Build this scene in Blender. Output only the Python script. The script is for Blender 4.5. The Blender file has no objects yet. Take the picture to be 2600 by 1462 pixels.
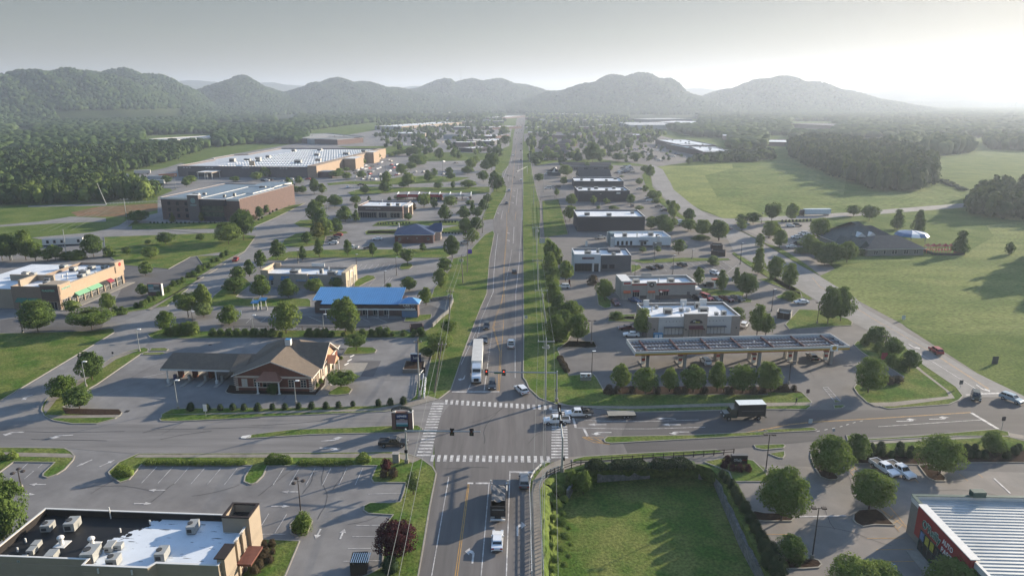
import bpy, math, random
from mathutils import Vector, Matrix, geometry
import numpy as np
R = math.radians
SC = bpy.context.scene
COL = SC.collection
# ---------------------------------------------------------------- camera
HC = 67.0
FPX = 1733.0
TH = math.atan(484/1733.0)
cam = bpy.data.cameras.new('camera'); cam.lens = 36*FPX/2600; cam.sensor_width = 36
cam.clip_start = 1; cam.clip_end = 40000
camo = bpy.data.objects.new('camera', cam); COL.objects.link(camo)
camo.location = (0, 0, HC); camo.rotation_euler = (math.pi/2-TH, 0, 0); SC.camera = camo
# ---------------------------------------------------------------- light
SUN_AZ = R(56.5)      # to the right of the viewing direction
SUN_EL = R(15.5)
SKY_STR = 0.068
W = bpy.data.worlds.new('World'); SC.world = W; W.use_nodes = True
nt = W.node_tree; bg = nt.nodes['Background']
sky = nt.nodes.new('ShaderNodeTexSky'); sky.sky_type = 'NISHITA'; sky.sun_disc = False
sky.sun_elevation = SUN_EL; sky.sun_rotation = SUN_AZ; sky.air_density = 1.0; sky.dust_density = 0.9; sky.ozone_density = 1.0
sky.altitude = 200
gm = nt.nodes.new('ShaderNodeGamma'); gm.inputs[1].default_value = .34; hs = nt.nodes.new('ShaderNodeHueSaturation'); hs.inputs['Saturation'].default_value = 2.1
nt.links.new(sky.outputs[0], gm.inputs[0]); nt.links.new(gm.outputs[0], hs.inputs['Color'])
# overhead sky, out of view, brightened and blued as added fill for the shadows
tcw = nt.nodes.new('ShaderNodeTexCoord'); sxw = nt.nodes.new('ShaderNodeSeparateXYZ'); nt.links.new(tcw.outputs['Generated'], sxw.inputs[0])
mrw = nt.nodes.new('ShaderNodeMapRange'); mrw.inputs[1].default_value = .2; mrw.inputs[2].default_value = .6; nt.links.new(sxw.outputs[2], mrw.inputs[0])
mxw = nt.nodes.new('ShaderNodeMix'); mxw.data_type = 'RGBA'; mxw.blend_type = 'MULTIPLY'; mxw.inputs[0].default_value = 1; mxw.clamp_result = False
rw = nt.nodes.new('ShaderNodeMix'); rw.data_type = 'RGBA'; rw.inputs[6].default_value = (1.05, .98, .89, 1); rw.inputs[7].default_value = (2.6, 2.9, 3.5, 1)
nt.links.new(mrw.outputs[0], rw.inputs[0]); nt.links.new(hs.outputs[0], mxw.inputs[6]); nt.links.new(rw.outputs[2], mxw.inputs[7])
nt.links.new(mxw.outputs[2], bg.inputs[0]); bg.inputs[1].default_value = SKY_STR
sl = bpy.data.lights.new('sun', 'SUN'); sl.energy = 5.0; sl.angle = R(0.6); sl.color = (1.0, 0.87, 0.69)
so = bpy.data.objects.new('sun', sl); COL.objects.link(so)
sd = Vector((math.sin(SUN_AZ)*math.cos(SUN_EL), math.cos(SUN_AZ)*math.cos(SUN_EL), math.sin(SUN_EL)))
so.rotation_euler = sd.to_track_quat('Z', 'Y').to_euler(); so.location = (200, 100, 300)
SC.view_settings.view_transform = 'Standard'; SC.view_settings.look = 'None'; SC.view_settings.gamma = 1
SC.view_settings.exposure = 1.27
SC.cycles.max_bounces = 5; SC.cycles.diffuse_bounces = 2; SC.cycles.glossy_bounces = 2
SC.cycles.transmission_bounces = 2; SC.cycles.volume_bounces = 1; SC.cycles.transparent_max_bounces = 4
SC.cycles.sample_clamp_indirect = 4
# ---------------------------------------------------------------- surveying: photo point -> ground point
CT, ST = math.cos(TH), math.sin(TH)
FR = {'Y': (0, 0, 1), 'Z': (0, 0, .99077), 'A': (0, 1100, 3.903), 'B': (640, 1100, 3.903), 'C': (1290, 1100, 3.903), 'D': (1940, 1100, 3.903),
      'E': (0, 780, 3.903), 'F': (640, 780, 3.903), 'G': (1290, 780, 3.903), 'H': (1940, 780, 3.903),
      'I': (0, 560, 4.954), 'J': (500, 560, 4.954), 'K': (900, 560, 4.954), 'L': (1390, 560, 4.954), 'M': (1750, 560, 4.954), 'N': (2080, 560, 4.954),
      'O': (0, 360, 5.574), 'P': (380, 360, 5.574), 'Q': (820, 360, 5.574), 'R': (1300, 360, 5.574), 'S': (1700, 360, 5.574), 'T': (2140, 360, 5.574),
      'U': (0, 150, 3.903), 'V': (640, 150, 3.903), 'W': (1290, 150, 3.903), 'X': (1940, 150, 3.903),
      'a': (400, 830, 5.152), 'b': (1440, 620, 14.31), 'c': (1550, 680, 10.304), 'd': (1640, 760, 9.908), 'e': (1140, 360, 7.245), 'f': (1080, 560, 4.83),
      'g': (2100, 540, 8.05), 'h': (1540, 280, 7.576), 'i': (1020, 880, 9.058), 'j': (1340, 930, 5.175), 'k': (1280, 280, 6.59)}
def pts(s):
    out = []; f = FR['Y']; pend = None
    for t in s.replace(',', ' ').replace(';', ' ').split():
        if t in FR: f = FR[t]; continue
        if pend is None: pend = float(t)
        else: out.append((f[0]+pend/f[2], f[1]+float(t)/f[2])); pend = None
    return out
def G(p, z=0.0):
    u, v = (p[0]-1300)/FPX, (p[1]-731)/FPX
    t = (HC-z)/(ST+v*CT)
    return Vector((u*t, (CT-v*ST)*t, z))
def GP(s, z=0.0): return [G(p, z) for p in pts(s)]
def g1(s, z=0.0): return G(pts(s)[0], z)
def hy(y, py):      # height of something at distance y that shows at row py
    v = (py-731)/FPX
    return HC - y*(ST+v*CT)/(CT-v*ST)
def mpp(p):         # metres per pixel across at a ground point
    v = (p[1]-731)/FPX
    return HC/(ST+v*CT)/FPX
# ---------------------------------------------------------------- materials
MT = {}
def mat(name, col, rough=.85, var=.12, scale=.6, metal=0, spec=.3, bump=0, alt=None, altscale=None, kind=None, coord='Object', detail=3, stretch=None, coat=0):
    if name in MT: return MT[name]
    m = bpy.data.materials.new(name); MT[name] = m; m.use_nodes = True
    n = m.node_tree.nodes; L = m.node_tree.links; b = n['Principled BSDF']
    b.inputs['Roughness'].default_value = rough; b.inputs['Metallic'].default_value = metal
    b.inputs['Specular IOR Level'].default_value = spec
    if coat: b.inputs['Coat Weight'].default_value = coat; b.inputs['Coat Roughness'].default_value = .1
    if name in ('grass', 'lawn', 'field_grass', 'hay_stubble', 'rough_meadow', 'hill_ground', 'bare_dirt', 'mulch'): b.inputs['Specular IOR Level'].default_value = .02; b.inputs['Roughness'].default_value = 1
    tc = n.new('ShaderNodeTexCoord'); src = tc.outputs[coord]
    if coord == 'World':
        pass
    if stretch:
        mp = n.new('ShaderNodeMapping'); mp.inputs['Scale'].default_value = stretch; L.new(src, mp.inputs[0]); src = mp.outputs[0]
    nz = n.new('ShaderNodeTexNoise'); nz.inputs['Scale'].default_value = scale; nz.inputs['Detail'].default_value = detail; nz.inputs['Roughness'].default_value = .65
    L.new(src, nz.inputs['Vector'])
    mr = n.new('ShaderNodeMapRange'); mr.inputs[1].default_value = .3; mr.inputs[2].default_value = .7; mr.inputs[3].default_value = 1-var; mr.inputs[4].default_value = 1+var
    L.new(nz.outputs[0], mr.inputs[0])
    cc = None
    if alt:
        nz2 = n.new('ShaderNodeTexNoise'); nz2.inputs['Scale'].default_value = altscale or scale*.2; nz2.inputs['Detail'].default_value = 4; nz2.inputs['Roughness'].default_value = .6
        L.new(src, nz2.inputs['Vector'])
        m2 = n.new('ShaderNodeMapRange'); m2.inputs[1].default_value = .38; m2.inputs[2].default_value = .62; L.new(nz2.outputs[0], m2.inputs[0])
        mx = n.new('ShaderNodeMix'); mx.data_type = 'RGBA'; mx.inputs[6].default_value = (*col, 1); mx.inputs[7].default_value = (*alt, 1)
        L.new(m2.outputs[0], mx.inputs[0]); cc = mx.outputs[2]
    vm = n.new('ShaderNodeVectorMath'); vm.operation = 'SCALE'
    if cc: L.new(cc, vm.inputs[0])
    else: vm.inputs[0].default_value = col
    L.new(mr.outputs[0], vm.inputs[3])
    L.new(vm.outputs[0], b.inputs['Base Color'])
    if bump:
        bp = n.new('ShaderNodeBump'); bp.inputs['Strength'].default_value = bump; bp.inputs['Distance'].default_value = .3
        L.new(nz.outputs[0], bp.inputs['Height']); L.new(bp.outputs[0], b.inputs['Normal'])
    return m
def leafmat(name, col, alt, trans=.34):
    if name in MT: return MT[name]
    m = bpy.data.materials.new(name); MT[name] = m; m.use_nodes = True
    n = m.node_tree.nodes; L = m.node_tree.links; b = n['Principled BSDF']; out = n['Material Output']
    oi = n.new('ShaderNodeObjectInfo'); ge = n.new('ShaderNodeNewGeometry')
    nz = n.new('ShaderNodeTexNoise'); nz.inputs['Scale'].default_value = .55; nz.inputs['Detail'].default_value = 4
    L.new(ge.outputs['Position'], nz.inputs['Vector'])
    a1 = n.new('ShaderNodeMath'); a1.operation = 'MULTIPLY_ADD'; a1.inputs[1].default_value = .95; L.new(oi.outputs['Random'], a1.inputs[0])
    mr = n.new('ShaderNodeMapRange'); mr.inputs[1].default_value = .3; mr.inputs[2].default_value = .7; mr.inputs[3].default_value = -.3; mr.inputs[4].default_value = .45
    L.new(nz.outputs[0], mr.inputs[0]); L.new(mr.outputs[0], a1.inputs[2])
    mx = n.new('ShaderNodeMix'); mx.data_type = 'RGBA'; mx.inputs[6].default_value = (*col, 1); mx.inputs[7].default_value = (*alt, 1)
    L.new(a1.outputs[0], mx.inputs[0]); L.new(mx.outputs[2], b.inputs['Base Color'])
    b.inputs['Roughness'].default_value = .85; b.inputs['Specular IOR Level'].default_value = .04
    tr = n.new('ShaderNodeBsdfTranslucent'); L.new(mx.outputs[2], tr.inputs[0])
    ms = n.new('ShaderNodeMixShader'); ms.inputs[0].default_value = trans
    L.new(b.outputs[0], ms.inputs[1]); L.new(tr.outputs[0], ms.inputs[2]); L.new(ms.outputs[0], out.inputs['Surface'])
    return m
def glassmat(name='window_glass', col=(.014, .017, .021), rough=.15):
    return mat(name, col, rough, .3, .8, 0, .3)
# ---------------------------------------------------------------- mesh builder
class MB:
    def __init__(s): s.v = []; s.f = []; s.m = []
    def add(s, vs, fs, m=0):
        o = len(s.v); s.v += [tuple(x) for x in vs]; s.f += [tuple(i+o for i in f) for f in fs]; s.m += [m]*len(fs); return s
    def box(s, x0, y0, z0, x1, y1, z1, m=0, top=None):
        s.add([(x0, y0, z0), (x1, y0, z0), (x1, y1, z0), (x0, y1, z0), (x0, y0, z1), (x1, y0, z1), (x1, y1, z1), (x0, y1, z1)],
              [(0, 3, 2, 1), (0, 1, 5, 4), (1, 2, 6, 5), (2, 3, 7, 6), (3, 0, 4, 7)], m)
        s.add([(x0, y0, z1), (x1, y0, z1), (x1, y1, z1), (x0, y1, z1)], [(0, 1, 2, 3)], m if top is None else top); return s
    def prism(s, poly, z0, z1, m=0, mtop=None, bottom=False):      # poly ccw list of (x,y)
        n = len(poly)
        a = sum(poly[i][0]*poly[(i+1) % n][1]-poly[(i+1) % n][0]*poly[i][1] for i in range(n))
        if a < 0: poly = poly[::-1]
        vs = [(p[0], p[1], z0) for p in poly]+[(p[0], p[1], z1) for p in poly]
        s.add(vs, [(i, (i+1) % n, n+(i+1) % n, n+i) for i in range(n)], m)
        s.sheet(poly, z1, m if mtop is None else mtop); return s
    def sheet(s, poly, z, m=0):
        tri = geometry.tessellate_polygon([[Vector((p[0], p[1], 0)) for p in poly]])
        fs = []
        for t in tri:
            a, b, c = [poly[i] for i in t]
            if (b[0]-a[0])*(c[1]-a[1])-(b[1]-a[1])*(c[0]-a[0]) < 0: t = (t[0], t[2], t[1])
            fs.append(tuple(t))
        s.add([(p[0], p[1], z) for p in poly], fs, m); return s
    def strip(s, line, w, z, m=0, closed=False):        # flat band of width w along a line
        n = len(line); Lf = []; Rt = []
        for i in range(n):
            a = Vector(line[i-1][:2]) if (i or closed) else None; b = Vector(line[i][:2]); c = Vector(line[(i+1) % n][:2]) if (i < n-1 or closed) else None
            d = Vector((0, 0))
            if a is not None and (b-a).length > 1e-6: d += (b-a).normalized()
            if c is not None and (c-b).length > 1e-6: d += (c-b).normalized()
            if d.length < 1e-6: d = Vector((1, 0))
            d.normalize(); nn = Vector((-d.y, d.x))
            k = w/2
            Lf.append((*(b+nn*k), z)); Rt.append((*(b-nn*k), z))
        vs = Lf+Rt; m_ = n if closed else n-1
        s.add(vs, [(i, n+i, n+(i+1) % n, (i+1) % n) for i in range(m_)], m); return s
    def wall(s, line, w, z0, z1, m=0, closed=False):    # upright band with thickness
        n = len(line); Lf = []; Rt = []
        for i in range(n):
            a = Vector(line[i-1][:2]) if (i or closed) else None; b = Vector(line[i][:2]); c = Vector(line[(i+1) % n][:2]) if (i < n-1 or closed) else None
            d = Vector((0, 0))
            if a is not None: d += (b-a).normalized()
            if c is not None: d += (c-b).normalized()
            if d.length < 1e-6: d = Vector((1, 0))
            d.normalize(); nn = Vector((-d.y, d.x)); Lf.append(b+nn*w/2); Rt.append(b-nn*w/2)
        vs = [(*p, z0) for p in Lf]+[(*p, z0) for p in Rt]+[(*p, z1) for p in Lf]+[(*p, z1) for p in Rt]
        fs = []
        for i in range(n if closed else n-1):
            j = (i+1) % n
            fs += [(i, 2*n+i, 2*n+j, j), (n+i, n+j, 3*n+j, 3*n+i), (2*n+i, 3*n+i, 3*n+j, 2*n+j)]
        if not closed: fs += [(0, n, 3*n, 2*n), (n-1, 3*n-1, 4*n-1, 2*n-1)]
        s.add(vs, fs, m); return s
    def cyl(s, p0, p1, r0, r1=None, n=8, m=0, cap=True):
        r1 = r0 if r1 is None else r1
        p0 = Vector(p0); p1 = Vector(p1); d = (p1-p0).normalized()
        u = d.orthogonal().normalized(); w = d.cross(u)
        vs = []
        for p, r in ((p0, r0), (p1, r1)):
            for i in range(n):
                a = 2*math.pi*i/n; vs.append(p+(u*math.cos(a)+w*math.sin(a))*r)
        fs = [(i, (i+1) % n, n+(i+1) % n, n+i) for i in range(n)]
        if cap: fs += [tuple(range(n))[::-1], tuple(range(n, 2*n))]
        s.add(vs, fs, m); return s
    def tube(s, line, r, n=6, m=0):
        for a, b in zip(line[:-1], line[1:]): s.cyl(a, b, r, r, n, m)
        return s
    def blob(s, c, rx, ry, rz, m=0, n=8, k=5, jit=0, rnd=random):
        vs = [(c[0], c[1], c[2]-rz)]
        for j in range(1, k):
            t = math.pi*j/k
            for i in range(n):
                a = 2*math.pi*i/n; q = 1+rnd.uniform(-jit, jit)
                vs.append((c[0]+rx*q*math.sin(t)*math.cos(a), c[1]+ry*q*math.sin(t)*math.sin(a), c[2]-rz*q*math.cos(t)))
        vs.append((c[0], c[1], c[2]+rz)); e = len(vs)-1
        fs = [(0, 1+(i+1) % n, 1+i) for i in range(n)]
        for j in range(k-2):
            for i in range(n):
                a = 1+j*n+i; b = 1+j*n+(i+1) % n; fs.append((a, b, b+n, a+n))
        fs += [(e, 1+(k-2)*n+i, 1+(k-2)*n+(i+1) % n) for i in range(n)]
        s.add(vs, fs, m); return s
    def mesh(s, name, mats, smooth=False):
        me = bpy.data.meshes.new(name); me.from_pydata(s.v, [], s.f)
        for x in (mats if isinstance(mats, (list, tuple)) else [mats]): me.materials.append(x)
        me.polygons.foreach_set('material_index', s.m)
        if smooth: me.polygons.foreach_set('use_smooth', [True]*len(s.f))
        me.update(); return me
    def obj(s, name, mats, parent=None, smooth=False, **k):
        return link(name, s.mesh(name, mats, smooth), parent, **k)
def link(name, me, parent=None, loc=None, rz=None, scale=None, label=None, cat=None, group=None, kind=None):
    o = bpy.data.objects.new(name, me); COL.objects.link(o)
    if parent: o.parent = parent
    if loc is not None: o.location = loc
    if rz is not None: o.rotation_euler = (0, 0, rz)
    if scale is not None: o.scale = scale if hasattr(scale, '__len__') else (scale,)*3
    tag(o, label, cat, group, kind); return o
USED = {}
def tag(o, label=None, cat=None, group=None, kind=None):
    if label:
        o['label'] = label
    if cat: o['category'] = cat
    if group: o['group'] = group
    if kind: o['kind'] = kind
def thing(name, label, cat, loc=(0, 0, 0), rz=0, group=None):
    return link(name, None, None, loc, rz, None, label, cat, group)
def struct(name, mb, mats, kind='structure'):
    return mb.obj(name, mats, kind=kind)
TXT = {}
def text(par, s, x, y, z, size, m, face='f', name='lettering', font=None, width=None, ext=.03, thick=0):
    cu = bpy.data.curves.new('t', 'FONT'); cu.body = s; cu.size = size; cu.align_x = 'CENTER'; cu.align_y = 'CENTER'; cu.extrude = ext; cu.offset = thick
    cu.resolution_u = 2
    t = bpy.data.objects.new('t', cu); COL.objects.link(t)
    bpy.context.view_layer.update()
    me = bpy.data.meshes.new_from_object(t.evaluated_get(bpy.context.evaluated_depsgraph_get()))
    bpy.data.objects.remove(t); bpy.data.curves.remove(cu)
    me.materials.clear(); me.materials.append(m)
    o = bpy.data.objects.new(name, me); COL.objects.link(o); o.parent = par; o.location = (x, y, z)
    o.rotation_euler = {'f': (R(90), 0, 0), 'r': (R(90), 0, R(90)), 'l': (R(90), 0, R(-90)), 'b': (R(90), 0, R(180)), 'u': (0, 0, 0)}[face]
    if width:
        w = max(v.co.x for v in me.vertices)-min(v.co.x for v in me.vertices); o.scale = (width/w, 1, 1)
    return o
# ================================================================ GROUND
M_grass = mat('grass', (.075, .115, .028), .95, .4, 1.3, alt=(.125, .155, .045), altscale=.06, bump=.35)
M_lawn = mat('lawn', (.068, .118, .024), .95, .42, 1.9, alt=(.145, .160, .048), altscale=.16, bump=.4)
M_field = mat('field_grass', (.185, .205, .070), .95, .5, .6, alt=(.11, .145, .044), altscale=.03, bump=.5, stretch=(1, 2.2, 1))
M_hay = mat('hay_stubble', (.215, .235, .08), .95, .35, .5, alt=(.15, .18, .06), altscale=.05, bump=.4)
M_mulch = mat('mulch', (.045, .030, .022), .95, .3, 2.5, bump=.4)
M_dirt = mat('bare_dirt', (.20, .115, .065), .95, .3, .3, alt=(.15, .12, .07), altscale=.1)
M_conc = mat('concrete', (.27, .25, .215), .9, .12, 1.2)
M_walk = mat('sidewalk_concrete', (.25, .225, .185), .9, .12, .8, alt=(.21, .18, .15), altscale=.3)
M_lot = mat('lot_asphalt', (.205, .197, .190), .9, .12, .25, alt=(.150, .143, .14), altscale=.06)
M_lotb = mat('brown_lot_asphalt', (.215, .190, .168), .9, .12, .25, alt=(.175, .162, .148), altscale=.07)
M_lotd = mat('dark_lot_asphalt', (.12, .115, .112), .9, .12, .3, alt=(.095, .092, .092), altscale=.08)
M_road = mat('road_asphalt', (.150, .136, .128), .88, .2, .35, alt=(.118, .110, .105), altscale=.07, stretch=(1.5, .12, 1))
M_roadx = mat('cross_road_asphalt', (.195, .183, .173), .88, .2, .35, alt=(.160, .152, .146), altscale=.07, stretch=(.12, 1.5, 1))
M_roadd = mat('new_asphalt', (.098, .090, .087), .88, .12, .35, alt=(.078, .073, .071), altscale=.07, stretch=(.12, 1.5, 1))
M_roads = mat('side_road_asphalt', (.215, .205, .195), .88, .12, .35, alt=(.175, .168, .16), altscale=.07)
M_white = mat('road_paint', (.60, .58, .55), .7, .2, 1.5, alt=(.33, .31, .30), altscale=.9)
M_yel = mat('yellow_road_paint', (.50, .28, .07), .7, .2, 1.5, alt=(.33, .21, .09), altscale=.9)
M_crack = mat('crack_seal', (.030, .029, .029), .8, .2, 1)
M_stone = mat('stone_block', (.22, .21, .20), .9, .35, 1.8, alt=(.15, .15, .15), altscale=.5, bump=.5)

BAS = GP('C 345,480 370,445 430,405 520,392 640,360 900,330 1400,310 1850,300 2010,345 2110,450 2180,600 2300,850 2440,1130 2570,1400 2700,1700 2700,2400 345,2400 350,1412 348,900')
# terrain sheet with the sunken lot cut out
def ground():
    O = [(-14000, -300), (14000, -300), (14000, 14000), (-14000, 14000)]
    outer = [Vector((x, y, 0)) for x, y in O]; hole = [Vector((p.x, p.y, 0)) for p in BAS]
    tri = geometry.tessellate_polygon([outer, hole]); vs = outer+hole; fs = []
    for t in tri:
        a, b, c = [vs[i] for i in t]
        if (b.x-a.x)*(c.y-a.y)-(b.y-a.y)*(c.x-a.x) < 0: t = t[::-1]
        fs.append(tuple(t))
    me = bpy.data.meshes.new('ground'); me.from_pydata([tuple(v) for v in vs], [], fs); me.materials.append(M_grass)
    link('ground', me, kind='structure')
ground()
# the sunken grass lot: floor, grassy west bank, east bank behind its stone wall
BD = -3.6
fl = GP('C 600,640 510,850 495,1000 470,1412 450,2400 2900,2400 2560,1500 2480,1412 2330,1130 2190,800 2060,500 1960,440 1400,435 870,475 700,560', BD)
b = MB(); b.sheet([(p.x, p.y) for p in fl], BD-.01, 0)
struct('sunken_lawn', b, M_lawn)
def bank():
    # slope from rim down to a floor line, lumpy grass
    rim = [p for p in BAS]; n = len(rim)
    cx = sum(p.x for p in fl)/len(fl); cy = sum(p.y for p in fl)/len(fl)
    mb = MB(); K = 8
    import itertools
    def dens(L, step=1.2):
        o = []
        for a, c in zip(L[:-1], L[1:]):
            k = max(1, int((c-a).length/step)); o += [a.lerp(c, i/k) for i in range(k)]
        return o+[L[-1]]
    D = dens(rim[:-2] if False else rim+[rim[0]])
    flp = dens(fl+[fl[0]], .6)
    low = []
    for p in D:
        q = min(flp, key=lambda w: (w.x-p.x)**2+(w.y-p.y)**2); low.append(q)
    rr = random.Random(4)
    vs = []
    for p, q in zip(D, low):
        for k in range(K+1):
            t = k/K; z = BD*(3*t*t-2*t**3)
            j = .18 if 0 < k < K else 0
            vs.append((p.x+(q.x-p.x)*t+rr.uniform(-j, j), p.y+(q.y-p.y)*t+rr.uniform(-j, j), z+rr.uniform(-j, j)*1.5))
    fs = []
    for i in range(len(D)-1):
        for k in range(K): a = i*(K+1)+k; fs.append((a, a+1, a+K+2, a+K+1))
    mb.add(vs, fs, 0)
    struct('grass_bank', mb, M_grass)
bank()
def stonewall(label, L, z0, z1, w=.5):
    b = MB(); b.wall(L, w, z0, z1, 0); b.obj('retaining_wall', M_stone, label=label, cat='retaining wall')
stonewall('grey stone retaining wall curving down the east side of the sunken lawn', GP('C 1880,440 1960,440 2060,500 2190,800 2330,1130 2480,1412 2560,1500 2900,2200', BD), BD, BD+2.3, 1.1)
stonewall('grey stone retaining wall at the far end of the sunken lawn', GP('C 880,478 1400,440', BD), BD, BD+2.0)
stonewall('short grey stone wall end at the left corner of the sunken lawn', GP('C 590,650 640,560', BD), BD, BD+1.9)
# paved lots
def sheet(name, s, z, m):
    b = MB(); b.sheet([(p.x, p.y) for p in GP(s)], z); return struct(name, b, m)
sheet('parking_lot', 'Y -300,1480 -300,690 60,640 230,590 330,575 400,545 400,500 450,480 270,470 280,450 440,430 540,400 960,330 1130,322 1300,322 1290,390 1272,490 1256,600 1230,750 1190,860 1150,960 1110,1020 1100,1150 1100,1250 1060,1480', .012, M_lot)
sheet('parking_lot', 'Y 1360,1172 1395,1062 1370,1000 1340,960 1328,850 1328,600 1328,470 1330,340 1450,330 1560,335 1660,340 1870,395 1660,425 1680,470 1740,520 1850,560 2070,640 2140,700 2300,830 2640,1050 2640,1200 1900,1180 1500,1172', .012, mat('north_lot_asphalt', (.158, .143, .130), .9, .12, .25, alt=(.125, .117, .11), altscale=.07))
sheet('parking_lot', 'R 400,705 760,700 790,850 400,830', .016, M_lotd)
sheet('parking_lot', 'Y 1850,1120 2640,1110 2760,1480 C 2700,1500 2576,1060 2330,600 2280,500 2230,470 2560,350 2300,190 2000,170', .010, M_lotb)
sheet('parking_lot', 'M 640,20 1500,20 1700,0 1720,330 1250,400 1100,330 900,200 640,100', .020, M_lotb)
sheet('parking_lot', 'L 1050,660 1180,545 2100,470 2300,560 2200,760 1850,660 900,690 720,660', .016, M_lotd)
sheet('parking_lot', 'K 640,1190 950,1060 1170,1140 1180,1180 1100,1230 980,1345 640,1380 0,1400 J 1400,1440 300,1400 300,1250 J 1300,1200 1500,1200 1900,1230 2576,1230', .016, M_lotd)
sheet('parking_lot', 'I 1520,560 2120,610 2400,460 2576,460 J 330,450 0,640 I 1700,1090 1400,1130 1350,1200 700,1180 560,1170 0,1250 0,1420 1250,1400 1400,1100 1560,800', .016, M_lotd)
# roads
sheet('main_road', 'B 1640,1412 1760,730 1820,400 F 1780,960 1970,820 2060,570 2080,490 2170,250 2270,0 K 1460,1430 1560,1150 1660,920 1700,480 1760,165 Q 2400,1090 2420,1000 2520,850 e 960,750 1000,550 1090,440 1150,200 1170,60 Z 1290,350 1300,300 1308,270 1320,270 1322,300 R 150,0 158,600 150,1449 K 2120,80 2130,1430 G 150,700 180,760 250,860 490,970 C 330,330 260,390 225,470 215,600 225,1100 235,1412 C 235,1500 B 1600,1500', .030, M_road)
sheet('cross_road', 'E -900,1140 410,1120 1600,1110 2576,1090 F 1330,1030 1850,905 1960,960 1560,1500 B 1680,255 1540,200 0,205 A 1375,205 700,150 0,135 -900,100', .034, M_roadx)
sheet('cross_road', 'G 500,975 1210,1050 C 1110,40 1190,205 1190,215 590,250 420,290 380,150 420,-100 G 430,1000', .036, M_road)
sheet('cross_road', 'G 1210,1048 2100,1025 2576,1015 H 1180,1020 1230,1010 1830,968 1930,925 1985,890 2370,890 2576,900 4200,1000 4200,1700 2700,1330 2430,1250 2300,1210 1000,1285 C 2576,118 2130,165 1190,210 1110,40 G 1120,1290', .040, M_roadd)
sheet('side_road', 'H 1985,890 1960,870 1560,560 1180,300 870,150 M 2050,1300 1580,990 1350,850 1200,760 960,600 740,490 560,380 480,230 350,60 S 350,1130 R 2400,1020 2200,830 1990,600 1960,380 1940,340 2020,340 2130,390 2230,560 S 0,550 60,680 330,900 560,1050 760,1085 950,1090 2510,1003 T 1700,872 3000,800 3000,880 1700,932 S 2510,1062 1600,1112 950,1135 M 520,90 800,210 1380,560 1640,700 2100,980 H 980,0 1620,370 2000,600 2576,880 2700,950 2370,890', .046, M_roads)
sheet('side_road', 'E -300,1080 0,930 190,815 1000,330 1140,245 1125,190 I 1420,1320 1900,1130 2576,700 J 540,450 740,205 720,90 P 1480,1210 1740,1100 2210,870 2300,760 Q 260,640 600,600 1200,560 2000,600 1250,640 600,660 450,700 200,800 P 2240,1010 2050,1170 J 1220,60 1240,170 1090,240 870,500 330,830 0,1010 I 2260,1150 1960,1240 E 1500,210 1460,270 1500,310 1430,400 1100,500 640,830 480,895 430,950 410,1020 440,1090 540,1130 700,1160 -300,1200', .030, M_roads)
sheet('side_road', 'I 400,215 1150,150 1330,110 1500,60 1620,-20 1720,-20 1560,115 J 230,95 230,170 I 2576,180 1300,205 500,235', .03, M_roads)
sheet('gravel_road', 'O -200,1195 550,1130 1000,1060 1500,1080 1500,1130 900,1150 640,1165 -200,1215', .03, M_roads)
sheet('gravel_road', 'O 400,905 1500,880 1500,905 400,925', .03, M_roads)
sheet('paved_lot', 'O 1790,560 1850,470 2350,370 2564,300 P 430,300 1100,480 1100,560 700,560 430,640 O 2440,690 2350,610', .03, M_lot)
sheet('paved_lot', 'P -250,1090 160,1000 1130,1060 1130,1140 -100,1160 ', .03, M_roads)
sheet('bare_ground', 'O 1100,1060 1000,1000 1400,920 2270,870 2280,950 1850,1060', .01, M_dirt)
sheet('hay_field', 'R 2040,350 2564,320 S 0,350 880,310 900,380 500,480 700,830 1150,930 1400,1075 760,1083 330,900 60,680 0,550 R 2230,560 2130,390', .02, M_hay)
sheet('meadow', 'N 300,560 900,490 1480,480 1800,430 2200,200 2100,60 2900,-20 2900,1437 1300,1437 400,960 0,700', .02, M_field)
sheet('meadow', 'S 900,380 1700,250 2564,200 T 0,800 1100,640 1700,780 T 1700,865 S 2564,1000 1400,1075 1150,930 700,830 500,480', .014, mat('rough_meadow', (.10, .140, .042), .95, .4, .3, alt=(.155, .18, .06), altscale=.04, bump=.5))
sheet('light_slab', 'F 900,550 1150,550 1075,683 880,640', .02, M_conc)
sheet('tar_patch', 'F 1080,530 1280,530 1200,690 1075,683 1150,550 990,545', .016, M_lotd)
sheet('sidewalk', 'C 240,1500 240,1412 232,1000 225,600 250,470 330,360 420,300 520,290 560,360 430,408 358,470 318,560 325,800 338,1412 338,1500', .062, M_walk)
# ---- raised grass islands with kerbs
SL = MB(); MU = MB(); KB = MB(); SW = MB()
def slab(s, mulch=0, kerb=1, h=.14):
    P = [(p.x, p.y) for p in GP(s)]
    (MU if mulch else SL).prism(P, 0, h, 0)
    if kerb: KB.wall([Vector(p) for p in P], .24, 0, h+.03, 0, closed=True)
def walk(s, z=.16):
    SW.sheet([(p.x, p.y) for p in GP(s)], z)
slab('A -300,140 640,150 705,185 738,225 725,265 640,360 560,410 470,440 425,425 430,400 545,290 135,285 0,385 -150,470 -400,470')
walk('A -300,185 690,205 730,225 725,245 -300,222')
slab('A 1375,203 B 0,200 1100,190 1400,185 1540,205 1680,255 1790,335 1825,400 1760,730 1700,1100 1640,1440 900,1500 1150,1400 1290,1330 1300,1200 1290,1000 1330,900 1400,810 1150,795 1105,765 1110,720 1170,690 1370,690 1470,680 1500,600 1530,490 1210,490 1180,455 1240,322 150,325 110,420 40,490 0,505 A 2480,505 2420,480 2430,430 2500,320 1400,315 1280,460 1190,488 1100,430 1075,385 1180,290 1290,240')
walk('A 1375,212 B 0,212 1400,203 1540,215 1675,258 1590,298 1450,248 0,243 A 1325,243')
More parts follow.
